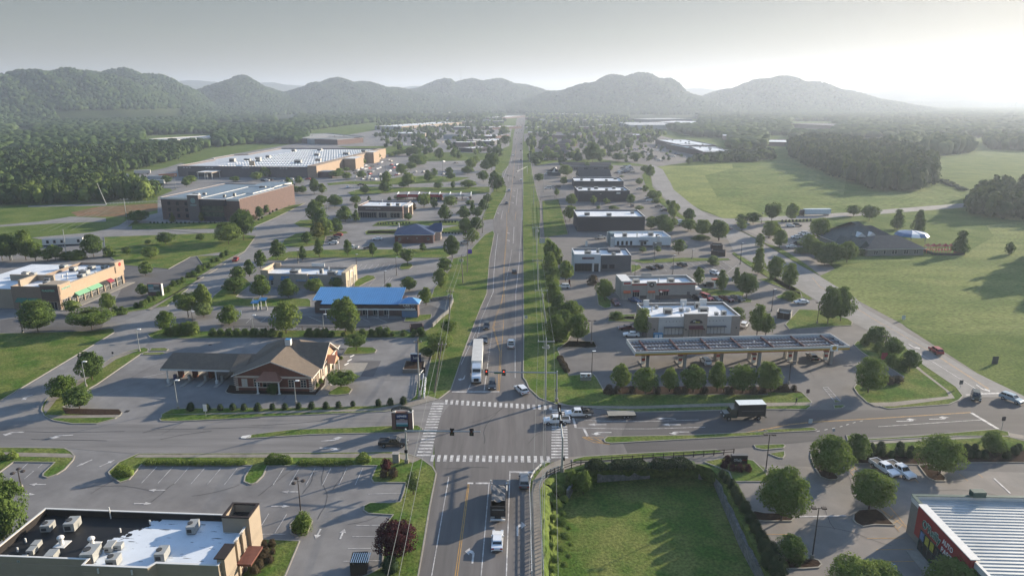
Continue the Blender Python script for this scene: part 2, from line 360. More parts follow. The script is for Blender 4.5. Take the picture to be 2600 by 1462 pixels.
slab('B -60,1080 60,1050 200,1055 470,1070 320,1430 -200,1480 -100,1250')
slab('B 385,990 380,900 470,810 560,820 595,870 540,1000 430,1015', 1)
slab('E -500,255 0,262 300,255 860,240 1080,215 1125,215 1140,245 1000,330 190,815 0,930 -500,1180')
slab('E 1250,445 1430,400 1470,415 1465,440 1400,460 960,765 880,810 700,950 620,990 700,1005 1180,1015 1205,1045 1190,1070 1140,1105 960,1155 720,1155 540,1125 440,1080 410,1020 430,950 480,895 620,840 700,780 900,650 1110,500')
walk('E 1250,447 1380,430 1150,520 900,690 700,830 560,920 500,1000 450,1060 430,1010 480,900 620,845 700,785 900,655 1110,505')
walk('E 455,1072 600,1075 1190,1070 1170,1095 520,1105')
slab('E 620,1000 700,1008 1180,1015 1205,1045 1190,1068 950,1072 650,1060', 1, 0, .17)
slab('E 1500,408 1640,405 1670,420 1650,432 1480,435'); slab('E 1420,455 1620,450 1640,460 1600,472 1410,475')
slab('E 1600,1065 1700,1012 1840,1005 2576,1000 F 0,1012 1200,980 1400,965 1560,930 1620,880 1640,740 1730,690 1760,560 1790,450 1640,440 1640,330 1650,300 1700,250 1800,190 K 980,1345 1090,1230 1180,1170 1245,1020 1200,985 960,1000 1000,860 1200,620 1240,480 1400,450 1500,330 1640,180 1740,130 1760,165 1700,480 1665,920 1560,1150 F 2265,0 2170,250 2080,490 2055,570 1970,820 1850,910 1560,990 1330,1035 0,1090 E 2576,1095 1750,1132 1600,1130 1580,1110 1600,1090')
walk('E 1620,1068 2576,1040 F 0,1040 1200,1010 1400,975 1600,925 1740,880 1840,910 1560,985 1330,1028 0,1062 E 2576,1062')
slab('E 1490,300 1460,270 1620,215 1800,200 1900,200 1960,240 2576,235 F 0,232 1540,235 1630,290 1600,305 0,305 E 1520,315')
slab('F 900,470 950,400 1050,395 1200,400 1235,425 1215,455 1150,465'); slab('F 750,850 850,790 950,785 990,815 960,860 850,872 760,870')
slab('a 890,850 940,760 1040,770 2060,850 2140,720 2200,640 2190,760 2070,895 1000,882 920,870', 1)
slab('F 790,620 900,492 840,480 770,600', 1)
walk('F 640,875 800,740 735,665 900,492 835,475 985,475 880,640 800,740 740,870', .06)
slab('J 330,850 200,960 150,1080 1430,1085 1430,1010 1400,985 600,985 490,960 560,900 690,800 600,720 480,720')
slab('J 870,500 950,440 1090,420 1150,395 1600,370 2576,365 K 1140,350 1210,440 1160,470 0,470 J 1140,475 1100,505')
slab('J 1060,330 1100,240 1240,170 1450,140 1880,140 1900,160 1620,200 1600,300 1300,340')
slab('J 2110,150 2150,125 2576,110 2576,170 2130,180')
slab('J 1220,40 1300,0 1600,-20 1700,90 1450,95 1290,80')
slab('J -400,120 0,160 480,160 740,200 600,390 400,520 0,760 I 2100,1080 1700,1140 1400,1195 1360,1185 1400,1130 1700,1080 2100,830 2576,590 J 0,450 330,440 300,400 I 2390,462 2120,610 1530,560 1400,470 1320,330 1310,210 2576,165')
walk('J 600,380 400,515 0,755 I 1900,1130 1850,1120 2576,730 J 0,720 380,490')
slab('K 630,1270 650,1200 800,1190 970,1180 960,1240 800,1275'); slab('K 565,600 590,550 650,535 720,545 735,575 690,610 600,620')
slab('K 0,760 160,690 250,700 265,730 150,780 60,830 0,830', 0)
slab('P 1480,1205 1740,1095 2200,870 2110,890 1960,910 1700,1020 1520,1100 1400,1180')
slab('P -250,1160 1130,1140 920,1235 -250,1240', 0, 0)
slab('Q 640,640 1100,650 2360,640 2360,720 2000,760 1300,700 400,760 350,720')
slab('Q 60,590 400,560 800,560 1100,500 1500,480 2080,510 1900,560 1100,610 300,600 80,620', 0, 0)
slab('Q 700,1190 790,1130 1900,1120 1950,1150 1940,1180 700,1195', 0, 0)
slab('Q 620,1300 640,1265 1040,1260 1040,1300', 0, 0); slab('Q 1660,1240 2000,1170 2000,1290 1680,1290', 0, 0)
slab('Q 1300,160 1700,150 2564,170 2400,260 1500,280 1200,230', 0, 0); slab('Q 200,70 1300,60 1500,120 1000,180 700,190 500,110', 0, 0)
# right-hand side
slab('G 605,682 490,420 500,400 870,405 880,395 850,340 590,330 L 430,1250 330,1100 170,1000 160,900 130,780 150,650 120,470 100,300 0,200 K 2420,220 R 470,1370 395,1375 400,900 330,650 290,450 270,290 220,0 150,0 158,600 150,1449 K 2120,80 2130,1430 G 150,700 180,735 205,800 310,900 490,968 600,975 760,990 1210,1042 2100,1022 2576,1012 H 420,1015 460,985 470,940 380,850 320,830 0,800 G 2576,870 960,865 930,795 870,690 830,655')
walk('G 490,940 600,975 1210,985 2100,955 2576,950 H 0,950 460,945 470,975 0,985 G 2100,985 1210,1012 760,1000 500,965')
slab('G 960,865 1100,790 2576,790 H 180,790 320,830 380,850 150,850 0,845 G 2576,860 1700,868', 1, 0, .18)
slab('G 990,140 995,100 1250,90 1260,145'); slab('G 505,410 600,335 850,342 878,392 860,402', 1)
slab('H 890,375 920,340 1060,340 1370,370 1560,560 1900,790 1970,880 1930,920 1830,965 1230,1008 1020,945 930,860 890,800 920,760 1200,760 1360,730 1385,690 1180,560 1050,500 950,430')
walk('H 1500,570 1580,640 1850,850 1890,905 1290,985 1100,985 1030,950 1270,945 1830,885 1800,830 1560,650 1470,580')
slab('M 1380,1120 1640,1130 2000,1240 2050,1280 2040,1320 1260,1370 1210,1310 1260,1250')
slab('M 1090,960 1250,890 1400,900 1420,980 1300,1000 1120,980'); slab('M 660,1030 680,970 790,1000 780,1030')
slab('M 0,860 150,850 700,900 680,950 160,950'); slab('L 620,900 640,1060 720,1105 800,1090 800,1010 700,930')
slab('L 770,1240 780,1200 1100,1180 1120,1250'); slab('L 1050,560 1160,560 1190,600 1060,660')
slab('L 1030,500 1700,470 2280,480 2300,500 1200,540', 0, 1); slab('M 870,740 1080,720 1350,850 1560,990 1500,1000 1250,880')
slab('e 600,1449 700,1200 740,1000 800,930 830,640 860,450 900,260 1000,120 1170,60 1150,200 1085,440 985,560 950,760 1060,830 1040,960 900,1200 820,1420', 0, 0)
slab('M 560,400 740,505 960,620 1200,780 1360,870 1300,910 1100,790 900,660 700,540 540,420', 0, 0); slab('R 1990,640 2200,860 2400,1040 2500,1100 2440,1110 2280,1030 2080,850 1900,640 1840,480 1900,400 1950,400', 0, 0); slab('M 510,70 800,200 1380,552 1640,690 1480,560 1250,410 1130,340 900,270 640,120', 0, 0)
slab('R 270,260 1250,250 1900,330 1940,350 1400,330 700,280 330,340', 0, 0)
slab('R 430,840 660,820 790,1310 460,1350 440,1100', 0, 0)
slab('C 950,65 985,35 1800,20 2576,-15 H 0,1218 480,1193 522,1215 500,1225 0,1250 C 2576,18 1020,100 965,90')
slab('E 2440,1302 2490,1272 F 0,1265 400,1215 1000,1195 1300,1180 1640,1172 1690,1205 1680,1228 1400,1245 600,1262 0,1300')
b = MB(); b.prism([(p.x, p.y) for p in GP('E 2385,1290 2410,1278 2490,1268 2488,1290 2440,1302 2395,1300')], 0, .16); struct('median_nose', b, mat('white_concrete', (.6, .58, .54), .8, .1, 1))
slab('C 640,262 760,232 1300,200 2060,165 2140,190 1600,232 640,287')
walk('C 420,300 560,240 760,225 640,262 640,287 820,285 560,360 420,295', .05)
slab('C 1940,285 2230,232 2430,272 2560,400 2576,480 2230,480 2190,380 2060,330')
slab('D 815,22 1000,60 1500,30 2300,-38 2420,-10 2430,30 1900,30 1020,75 830,75'); walk('D 830,75 1020,75 1900,30 2430,-5 2576,20 2576,60 2400,30 1040,110 830,120', .05)
slab('D 830,120 1040,110 2400,32 2700,110 2700,290 1900,292 1540,310 880,300 830,240', 0, 1)
slab('D 1000,220 2700,170 2700,290 1900,290 1540,308 880,298', 1, 0, .17)
slab('D 470,170 462,240 500,330 560,430 640,462 720,462 738,440 680,380 560,240 520,170', 1)
slab('D -150,850 0,872 270,870 292,845 270,800 0,790 -100,770', 1); slab('D 885,860 890,800 940,762 1110,752 1180,800 1290,912 1100,905 980,925 910,890', 1)
slab('D 180,1345 180,1235 480,1240 540,1260 570,1300 540,1330 400,1340', 1); slab('D 1530,320 1650,310 1800,440 1790,475 1700,475 1620,440', 1)
slab('D -100,120 190,110 210,125 190,148 0,165 -80,150'); slab('D 45,205 200,180 205,220 185,248 150,245')
slab('H 690,920 700,918 765,940 700,948'); slab('H 690,975 780,970 802,980 770,1000 700,1005')
struct('grass_island', SL, M_lawn); struct('mulch_bed', MU, M_mulch); struct('kerb', KB, M_conc); struct('sidewalk', SW, M_walk)
# ---------------------------------------------------------------- markings
WM = MB(); YM = MB(); CK = MB(); ZM = .052
def line(s, w=.14, y=0, z=ZM): (YM if y else WM).strip(GP(s), w, z)
def dash(s, n, w=.12, duty=.5, y=0):
    P = GP(s); 
    tot = sum((q-p).length for p, q in zip(P[:-1], P[1:]))
    def at(d):
        for p, q in zip(P[:-1], P[1:]):
            l = (q-p).length
            if d <= l: return p.lerp(q, d/l)
            d -= l
        return P[-1]
    for i in range(n): (YM if y else WM).strip([at(tot*i/n), at(tot*(i+duty)/n)], w, ZM)
def barsx(p0, p1, n, L, t, across):      # crosswalk bars, from ground point to ground point
    for i in range(n):
        c = p0.lerp(p1, i/(n-1)); d = (p1-p0).normalized(); e = Vector((0, 1, 0)) if across else Vector((1, 0, 0))
        if across: v = [c+Vector((-t/2, -L/2, 0)), c+Vector((t/2, -L/2, 0)), c+Vector((t/2, L/2, 0)), c+Vector((-t/2, L/2, 0))]
        else: v = [c+Vector((-L/2, -t/2, 0)), c+Vector((L/2, -t/2, 0)), c+Vector((L/2, t/2, 0)), c+Vector((-L/2, t/2, 0))]
        WM.add([(q.x, q.y, ZM) for q in v], [(0, 1, 2, 3)])
barsx(g1('Y 1098,1163'), g1('Y 1392,1166'), 19, 2.4, .62, 1)
barsx(g1('Y 1133,1020.5'), g1('Y 1398,1035'), 20, 2.4, .62, 1)
barsx(g1('F 1842,955'), g1('B 1700,217'), 19, 2.7, .6, 0)
barsx(g1('j 415,572'), g1('j 420,1195'), 19, 3.3, .6, 0)
line('B 1780,1412 1950,430', .15); line('B 2270,1412 2348,500', .16); line('B 2520,1412 2556,385', .18); line('C 12,382 262,386', .55); line('B 2215,494 2552,494', .5); line('B 2135,494 2192,494', .5)
line('B 2012,1412 2140,500', .13, 1); line('B 2034,1412 2152,500', .13, 1)
line('F 1980,838 2450,836', .5); line('F 2135,832 2165,760', .15); line('F 2300,826 2336,560', .18); dash('F 2336,560 2380,240', 16, .16, .45)
line('F 2436,832 2458,440', .13, 1); line('F 2450,832 2472,440', .13, 1)
line('F 2458,440 2395,200 2420,100 2455,0 K 1800,1180 1850,1050 1876,900', .14, 1); line('F 2472,440 2490,200 2502,0 K 1885,1180 1886,900', .14, 1)
line('F 2450,430 2384,200 2410,100 2443,0 K 1788,1180 1840,1050 1870,910', .12, 1)
for i in range(9): 
    a = g1('K 1755,1320').lerp(g1('K 1850,1050'), i/9); c = g1('K 1880,1290').lerp(g1('K 1884,1040'), i/9); YM.strip([a, c], .12, ZM)
for i in range(4):
    a = g1('F 2400,220').lerp(g1('F 2450,400'), i/4); c = g1('F 2488,200').lerp(g1('F 2472,400'), i/4); YM.strip([a, c], .12, ZM)
line('K 1882,900 1885,600 1925,80', .13, 1); line('K 1874,900 1877,600 1915,80 Q 2600,1000', .13, 1)
line('F 2070,570 2330,0 K 1510,1430 1745,900 1755,650 1775,400 1805,165', .16)
dash('F 2232,300 2262,160', 8, .16, .5); dash('K 1565,1420 1585,1290', 6, .16, .5)
line('G 70,700 70,0 K 2030,1300 2030,900 2070,550 2105,0 R 130,1300 150,900 157,560 155,0', .18)
line('K 2008,80 1995,290', .18); dash('K 1980,370 1950,560 1920,700 1890,880', 26, .2, .5)
line('e 1090,1310 1150,900 1180,600 1215,300 1240,60', .16, 1); line('e 1215,1449 1235,1290', .14, 1); line('e 1140,860 1360,860', .5); line('e 1235,1170 1262,870', .16); line('e 1270,570 1295,310', .16); line('e 1085,730 1098,600', .16)
line('e 955,1420 990,1270', .16); line('e 825,1420 900,1200 1030,1030 1045,950 1065,840', .16); line('e 1000,690 1020,600 1085,450', .3); line('e 1130,420 1160,290', .14)
line('e 1350,1449 1358,900 1352,560 1350,160', .18)
line('G 642,1095 672,1195', .5); line('G 672,1112 1000,1130 1300,1132 1890,1115', .15); line('G 672,1194 1100,1204 1400,1204 1955,1187', .16); line('G 752,1205 788,1277', .5)
line('H 2052,1045 2318,1205', .7); line('H 1130,1183 2150,1115', .16); line('H -60,1225 250,1165 480,1140 1100,1105 2050,1044', .14, 1); line('H -60,1218 250,1160 480,1134 1100,1100 2050,1039', .12, 1)
line('G 2360,1238 2576,1205', .14, 1); dash('H 520,1230 740,1188 900,1140 1020,1115', 7, .2, .4)
line('H 1998,868 2040,866', .5); line('H 2140,858 2335,851', .6); line('H 2165,850 1560,470 1370,365 1340,340', .15)
line('H 2230,810 1720,480 1300,235 880,0 M 2560,1400 2200,1160 1640,830 1550,720', .14, 1); line('H 2222,814 1712,484', .12, 1)
line('C 735,38 850,90 1010,110', .18, 1); line('C 745,34 900,85 1010,106', .14, 1); line('C 760,36 950,42', .14, 1); line('C 790,40 920,98', .2, 1); line('C 850,38 970,100', .2, 1)
for a, c in (('585,795', '685,915'), ('630,790', '755,930')): line('H %s %s' % (a, c), .14)
for i in range(8):
    WM.strip([g1('H 585,795').lerp(g1('H 685,915'), i/7), g1('H 630,790').lerp(g1('H 755,925'), i/7)], .12, ZM)
for x, y, x2, y2 in ((1555, 330, 1403, 492), (1713, 333, 1565, 495), (1870, 338, 1730, 498), (2032, 340, 1893, 500), (2190, 343, 2057, 504), (2350, 345, 2225, 506), (280, 292, 222, 345), (420, 303, 375, 342), (335, 372, 240, 452), (130, 415, 95, 443)): line('A %d,%d %d,%d' % (x, y, x2, y2), .11)
for x, y, x2, y2 in ((313, 347, 208, 511), (468, 347, 370, 513), (626, 345, 533, 513), (782, 343, 697, 513), (942, 341, 860, 510), (1098, 340, 1022, 510), (1152, 602, 1480, 592), (1032, 913, 1270, 908), (995, 1023, 1250, 1018), (950, 1140, 1300, 1136), (906, 1266, 1280, 1260), (165, 795, 62, 965), (345, 797, 225, 990), (60, 998, 330, 998)): line('B %d,%d %d,%d' % (x, y, x2, y2), .11)
for s in ('D 820,345 885,415', 'D 885,320 940,392', 'D 860,372 905,345', 'D 1435,385 1530,490', 'D 1180,770 1420,945', 'D 1240,720 1425,940', 'D 1240,850 1280,812', 'D 1280,892 1330,860', 'D 1325,943 1375,903', 'D 1150,735 1340,975', 'D 1018,1040 1395,1036', 'D 0,1000 300,1000', 'D 1110,1152 1480,1148', 'D 1190,1268 1560,1266', 'D 1930,400 2020,472', 'D 2170,440 2120,400'): line(s, .11, 1)
line('D 2278,445 2440,595', .3); line('D 330,825 815,815', .3)
for i in range(10):
    x = 1490+i*102; line('L %d,%d %d,%d' % (1280+i*102, 545-i*4, 1400+i*102+i*2, 640-i*4), .11)
for i in range(9): line('J %d,%d %d,%d' % (1520+i*88, 570-i, 1480+i*84, 600), .1)
for i in range(7): line('K %d,550 %d,625' % (90+i*72, 35+i*70), .11)
for s in ('J 620,1290 700,1215', 'J 800,1280 890,1205', 'J 1400,1205 1580,1280', 'J 2010,1200 2170,1275', 'J 2190,1195 2390,1280', 'K 350,830 450,715', 'K 390,830 480,715', 'K 180,830 250,745', 'L 840,855 900,855', 'L 870,900 1000,900', 'J 300,1470 800,1400', 'L 745,670 850,668', 'L 755,688 850,684', 'L 770,706 850,700', 'L 785,724 850,718', 'L 800,740 850,735', 'M 480,660 600,560', 'M 480,680 530,740', 'M 600,640 660,700', 'E 1415,695 1640,650', 'F 1310,710 1620,705', 'F 960,510 1200,510'): line(s, .12)
for i in range(26):
    a = g1('F 60,262').lerp(g1('F 1340,200'), 0); x = -300+i*62
    line('F %d,232 %d,205' % (x, x+60), .12)
def arrow(s, d, kind='s', L=3.2, w=1):
    p = g1(s); a = d if isinstance(d, (int, float)) else None
    if a is None: q = g1(d); a = math.degrees(math.atan2(q.y-p.y, q.x-p.x))
    c, s_ = math.cos(R(a)), math.sin(R(a))
    if kind == 's': P = [(-L/2, .12), (L*.1, .12), (L*.1, .45), (L/2, 0), (L*.1, -.45), (L*.1, -.12), (-L/2, -.12)]
    else:
        f = 1 if kind == 'l' else -1
        P = [(-L/2, .13*f), (L*.05, .13*f), (L*.18, .25*f), (L*.22, .6*f), (L*.05, .6*f), (L*.32, 1.35*f), (L*.6, .6*f), (L*.43, .6*f), (L*.36, .1*f), (L*.2, -.18*f), (-L/2, -.15*f)]
    P = [(x, y*w) for x, y in P]
    WM.sheet([(p.x+x*c-y*s_, p.y+x*s_+y*c) for x, y in P], ZM)
arrow('B 2190,1215', 89, 'l', 3.4); arrow('C 95,950', 89, 'r', 3.4); arrow('F 2100,700', -95, 'r', 3.2)
for s in ('G 880,1163', 'G 1615,1163'): arrow(s, 180, 's', 4, 1.3)
for s in ('G 930,1240', 'G 1700,1235'): arrow(s, 180, 'l', 4, .9)
arrow('G 1570,1100', 170, 'l', 4, .6)
for s in ('H 1410,1128', 'H 1735,1106'): arrow(s, 2, 'l', 4.4, .9)
arrow('H 1470,388', 'H 1600,470', 'l', 4); arrow('H 2150,800', 'H 2250,870', 'l', 4)
arrow('A 1555,562', 180, 's', 3); arrow('A 1415,695', 0, 's', 3); arrow('A 372,505', 180, 's', 3); arrow('A 262,605', 0, 's', 3); arrow('A 1065,295', 60, 's', 3); arrow('A 835,295', 240, 's', 3)
arrow('B 378,579', 180, 's', 3.2); arrow('B 285,722', 0, 's', 3.2); arrow('B 655,995', -92, 's', 2.6, 1.2); arrow('B 895,995', 88, 's', 2.6, 1.2)
arrow('B 785,68', 10, 'l', 4); arrow('B 770,145', 0, 'r', 4); arrow('E 625,1270', 185, 'l', 4); arrow('E 150,1240', 185, 'l', 3.5); arrow('E 265,888', 240, 'l', 2.6)
for s in ('K 1945,160', 'K 1945,255', 'e 1215,905', 'e 1200,1010', 'e 1185,1125', 'e 915,1318'): arrow(s, 89, 'l', 3.6)
line('E 1000,215 1080,222 1360,210', .2) if 0 else None
for s in ('E 230,1230 470,1237 900,1235 1240,1230', 'E 1415,1243 1560,1210 2080,1203 2576,1185 F 0,1168 190,1165 480,1145 700,1125', 'E 310,1308 560,1313 900,1317 1060,1322', 'E 1590,1310 1800,1265 2100,1225', 'B 0,45 200,30 420,0'): CK.strip(GP(s), .14, ZM)
rk = random.Random(9)
for s in ('B 60,620', 'B 500,600', 'B 800,560', 'A 900,600', 'A 1900,620', 'A 700,560', 'E 1300,700', 'E 1000,880', 'F 1200,350', 'F 1300,650', 'E 300,820', 'E 900,250', 'F 300,920', 'D 700,950', 'D 400,900', 'D 1700,560', 'D 900,620', 'G 700,520', 'G 900,200', 'H 500,700', 'H 300,650', 'A 1500,680', 'B 650,850', 'B 950,900', 'F 2150,1150', 'F 2300,1350', 'C 200,100', 'B 1900,350', 'E 1600,1260', 'J 2200,600', 'M 900,1000'):
    p = g1(s); a = rk.choice((0, 1.57, .3, 1.3)); L_ = [p]
    for i in range(rk.randint(5, 12)): a += rk.uniform(-.25, .25); p = p+Vector((math.cos(a), math.sin(a), 0))*rk.uniform(.8, 2); L_.append(p)
    CK.strip(L_, .07, ZM-.003)
for s in ('E 1240,1030 1280,1030', 'a 2370,290 2440,290', 'a 670,235 710,235'): CK.strip(GP(s), 1.0, ZM)
struct('road_marking', WM, M_white); struct('road_marking', YM, M_yel); struct('crack_seal', CK, M_crack)
# disabled parking sign on the tarmac by the red-fronted shop
b = MB(); b.sheet([(p.x, p.y) for p in GP('D 1225,1290 1300,1290 1310,1345 1235,1345')], ZM-.004, 0); struct('parking_symbol', b, mat('blue_road_paint', (.10, .22, .45), .7, .15, 2))
b = MB(); c = g1('D 1265,1315'); b.strip([c+Vector((-.1, .5, 0)), c+Vector((-.1, 0, 0)), c+Vector((.35, 0, 0)), c+Vector((.45, -.4, 0))], .12, ZM); b.strip([c+Vector((.35*math.cos(a)-.05, .35*math.sin(a)-.2, 0)) for a in [R(90+i*30) for i in range(9)]], .1, ZM)
b.cyl(c+Vector((-.1, .62, ZM-.001)), c+Vector((-.1, .62, ZM+.001)), .12); struct('parking_symbol', b, M_white)
# ---------------------------------------------------------------- hills
HILLS = [  # distance, depth, crest
 (7600, 900, '430,203 470,201 540,202 560,210 690,206 740,213 800,218 1000,222 1040,214 1080,212 1130,222 1400,228 1700,222 1770,220 1850,226 2100,222 2160,221 2230,228 2420,222 2600,232 2800,235'),
 (2700, 420, '-500,190 -200,180 0,177 60,178 120,172 150,171 205,177 250,182 330,200 400,230 450,255'),
 (3100, 450, '120,210 200,180 260,174 310,173 350,178 380,183 430,197 470,213 500,232 540,262'),
 (3500, 420, '440,245 490,226 540,212 570,196 600,190 625,194 650,206 690,224 740,245'),
 (3700, 480, '660,240 700,230 760,221 790,204 830,198 850,197 900,203 960,213 1020,224 1100,238 1200,250'),
 (4200, 520, '960,240 1030,224 1090,207 1120,196 1135,194 1145,205 1190,199 1260,199 1300,207 1340,218 1400,229 1450,235'),
 (3500, 420, '1330,246 1380,230 1440,219 1490,203 1530,191 1570,187 1595,183 1640,187 1690,199 1710,212 1725,227 1760,240'),
 (3900, 450, '1740,250 1780,236 1840,219 1880,208 1900,202 1930,193 1960,191 2010,196 2060,206 2120,222 2180,238 2240,252'),
 (6400, 700, '2080,245 2140,233 2230,226 2280,219 2330,226 2400,219 2440,218 2490,225 2540,234 2600,237 2800,240'),
]
HD = []
for D, Wd, s in HILLS:
    az = []; zz = []
    for p in pts('Z '+s):
        u, v = (p[0]-1300)/FPX, (p[1]-731)/FPX; hx, hyy = u, CT-v*ST
        az.append(math.atan2(hx, hyy)); zz.append(HC-D*(ST+v*CT)/math.hypot(hx, hyy)-13)
    az = [az[0]-.06]+az+[az[-1]+.06]; zz = [0]+zz+[0]
    HD.append((D, Wd, np.array(az), np.array(zz)))
def hillz(x, y):
    r = np.hypot(x, y); a = np.arctan2(x, y); z = np.zeros_like(r)
    for D, Wd, az, zz in HD:
        h = np.interp(a, az, zz, left=0, right=0)
        t = (r-D)/Wd
        z = np.maximum(z, h*np.exp(-t*t)*(1+.05*np.sin(a*140+r*.013)))
    return z
def hills():
    na, nr = 560, 110
    A = np.linspace(R(-46), R(46), na); Rr = 1600+(9200-1600)*np.linspace(0, 1, nr)**1.25
    aa, rr = np.meshgrid(A, Rr); x = rr*np.sin(aa); y = rr*np.cos(aa); z = hillz(x, y)-1.2
    v = np.stack([x, y, z], -1).reshape(-1, 3)
    i, j = np.meshgrid(np.arange(nr-1), np.arange(na-1), indexing='ij'); k = (i*na+j).ravel()
    f = np.stack([k, k+1, k+na+1, k+na], -1)
    me = npmesh('hills', v, f, [mat('hill_ground', (.035, .050, .020), .95, .3, .01, alt=(.05, .065, .025), altscale=.004)])
    link('hills', me, kind='structure')
    b = MB(); b.sheet([(r_*math.sin(R(q)), r_*math.cos(R(q))) for r_, qs in ((2300, range(-46, 47, 4)), (13000, range(46, -47, -4))) for q in qs], .008); struct('far_valley_floor', b, MT['hill_ground'])
def npmesh(name, v, f, mats, mi=None):
    me = bpy.data.meshes.new(name); n = f.shape[1]
    me.vertices.add(len(v)); me.vertices.foreach_set('co', v.astype(np.float32).ravel())
    me.loops.add(f.size); me.loops.foreach_set('vertex_index', f.astype(np.int32).ravel())
    me.polygons.add(len(f)); me.polygons.foreach_set('loop_start', (np.arange(len(f))*n).astype(np.int32))
    for m in mats: me.materials.append(m)
    if mi is not None: me.polygons.foreach_set('material_index', mi.astype(np.int32))
    me.update(calc_edges=True); return me
hills()
# ================================================================ BUILDINGS
Mw = mat('white_roof', (.70, .71, .72), .6, .07, .5, alt=(.60, .62, .64), altscale=.15)
Mcap = mat('white_coping', (.62, .61, .58), .6, .05, 1)
Mglass = glassmat(); Mframe = mat('pale_frame', (.55, .53, .49), .6, .05, 1); Mblk = mat('black_metal', (.020, .020, .022), .5, .1, 2)
Munit = mat('rooftop_metal', (.36, .36, .34), .5, .12, 1.5, .3); Mgrill = mat('dark_grille', (.05, .05, .05), .6, .2, 6)
Mtan = mat('tan_stucco', (.33, .27, .205), .9, .06, .4); Mbrick = mat('red_brick', (.17, .065, .045), .9, .18, 2.5, alt=(.13, .055, .042), altscale=.6)
Mdbrick = mat('dark_brick', (.15, .100, .088), .9, .18, 2.5, alt=(.125, .088, .08), altscale=.5); Mgrey = mat('grey_panel', (.115, .117, .125), .8, .07, .4)
Mdark = mat('charcoal_brick', (.055, .05, .055), .9, .12, 1.5); Mwhite = mat('white_wall', (.62, .66, .68), .8, .05, .3); Mconcb = mat('split_block', (.30, .28, .25), .9, .12, 1.5)
Mgreyroof = mat('grey_membrane', (.17, .22, .26), .6, .08, .1); Mred = mat('red_panel', (.30, .018, .02), .5, .08, .4)
Mletter = mat('white_lettering', (.8, .8, .78), .5, .02, 1)
def win(par, face, w, d, u0, u1, z0, z1, nm=1, nh=1, name='window', fm=None, gm=None, out=.06):
    """window with frame and bars on a face of a w x d block"""
    b = MB(); t = .07
    b.box(u0, -.03, z0, u1, .02, z1, 1)
    b.box(u0-t, -out, z0-t, u1+t, -.031, z0, 0); b.box(u0-t, -out, z1, u1+t, -.031, z1+t, 0)
    b.box(u0-t, -out, z0+.001, u0, -.032, z1-.001, 0); b.box(u1, -out, z0+.001, u1+t, -.032, z1-.001, 0)
    for i in range(1, nm): x = u0+(u1-u0)*i/nm; b.box(x-.04, -out+.01, z0+.002, x+.04, -.033, z1-.002, 0)
    for i in range(1, nh): z = z0+(z1-z0)*i/nh; b.box(u0+.002, -out+.013, z-.04, u1-.002, -.034, z+.04, 0)
    o = b.obj(name, [fm or Mframe, gm or Mglass], par)
    if face == 'r': o.location = (w, 0, 0); o.rotation_euler = (0, 0, R(90))
    elif face == 'l': o.location = (0, d, 0); o.rotation_euler = (0, 0, R(-90))
    elif face == 'b': o.location = (w, d, 0); o.rotation_euler = (0, 0, R(180))
    return o
def onface(o, face, w, d):
    if face == 'r': o.location = (w, 0, 0); o.rotation_euler = (0, 0, R(90))
    elif face == 'l': o.location = (0, d, 0); o.rotation_euler = (0, 0, R(-90))
    return o
UM = {}
def unit(par, x, y, z, w=2, d=1.6, h=1.1, rz=0, fan=1):
    b = MB(); b.box(-w/2, -d/2, .15, w/2, d/2, h+.15, 0); b.box(-w/2+.1, -d/2+.1, 0, w/2-.1, d/2-.1, .15, 1)
    b.box(-w/2+.15, -d/2-.02, .35, w/2-.5, -d/2-.004, h*.8, 1)
    if fan: b.cyl((-w/4, 0, h+.151), (-w/4, 0, h+.25), min(w, d)*.3, n=10, m=1)
    b.obj('rooftop_unit', [Munit, Mgrill], par, loc=(x, y, z), rz=rz)
def vent(par, x, y, z, h=.7, r=.22, cap=1):
    b = MB(); b.cyl((0, 0, 0), (0, 0, h), r, n=8)
    if cap: b.blob((0, 0, h+.1), r*1.7, r*1.7, r, n=8, k=4)
    b.obj('roof_vent', Mcap, par, loc=(x, y, z))
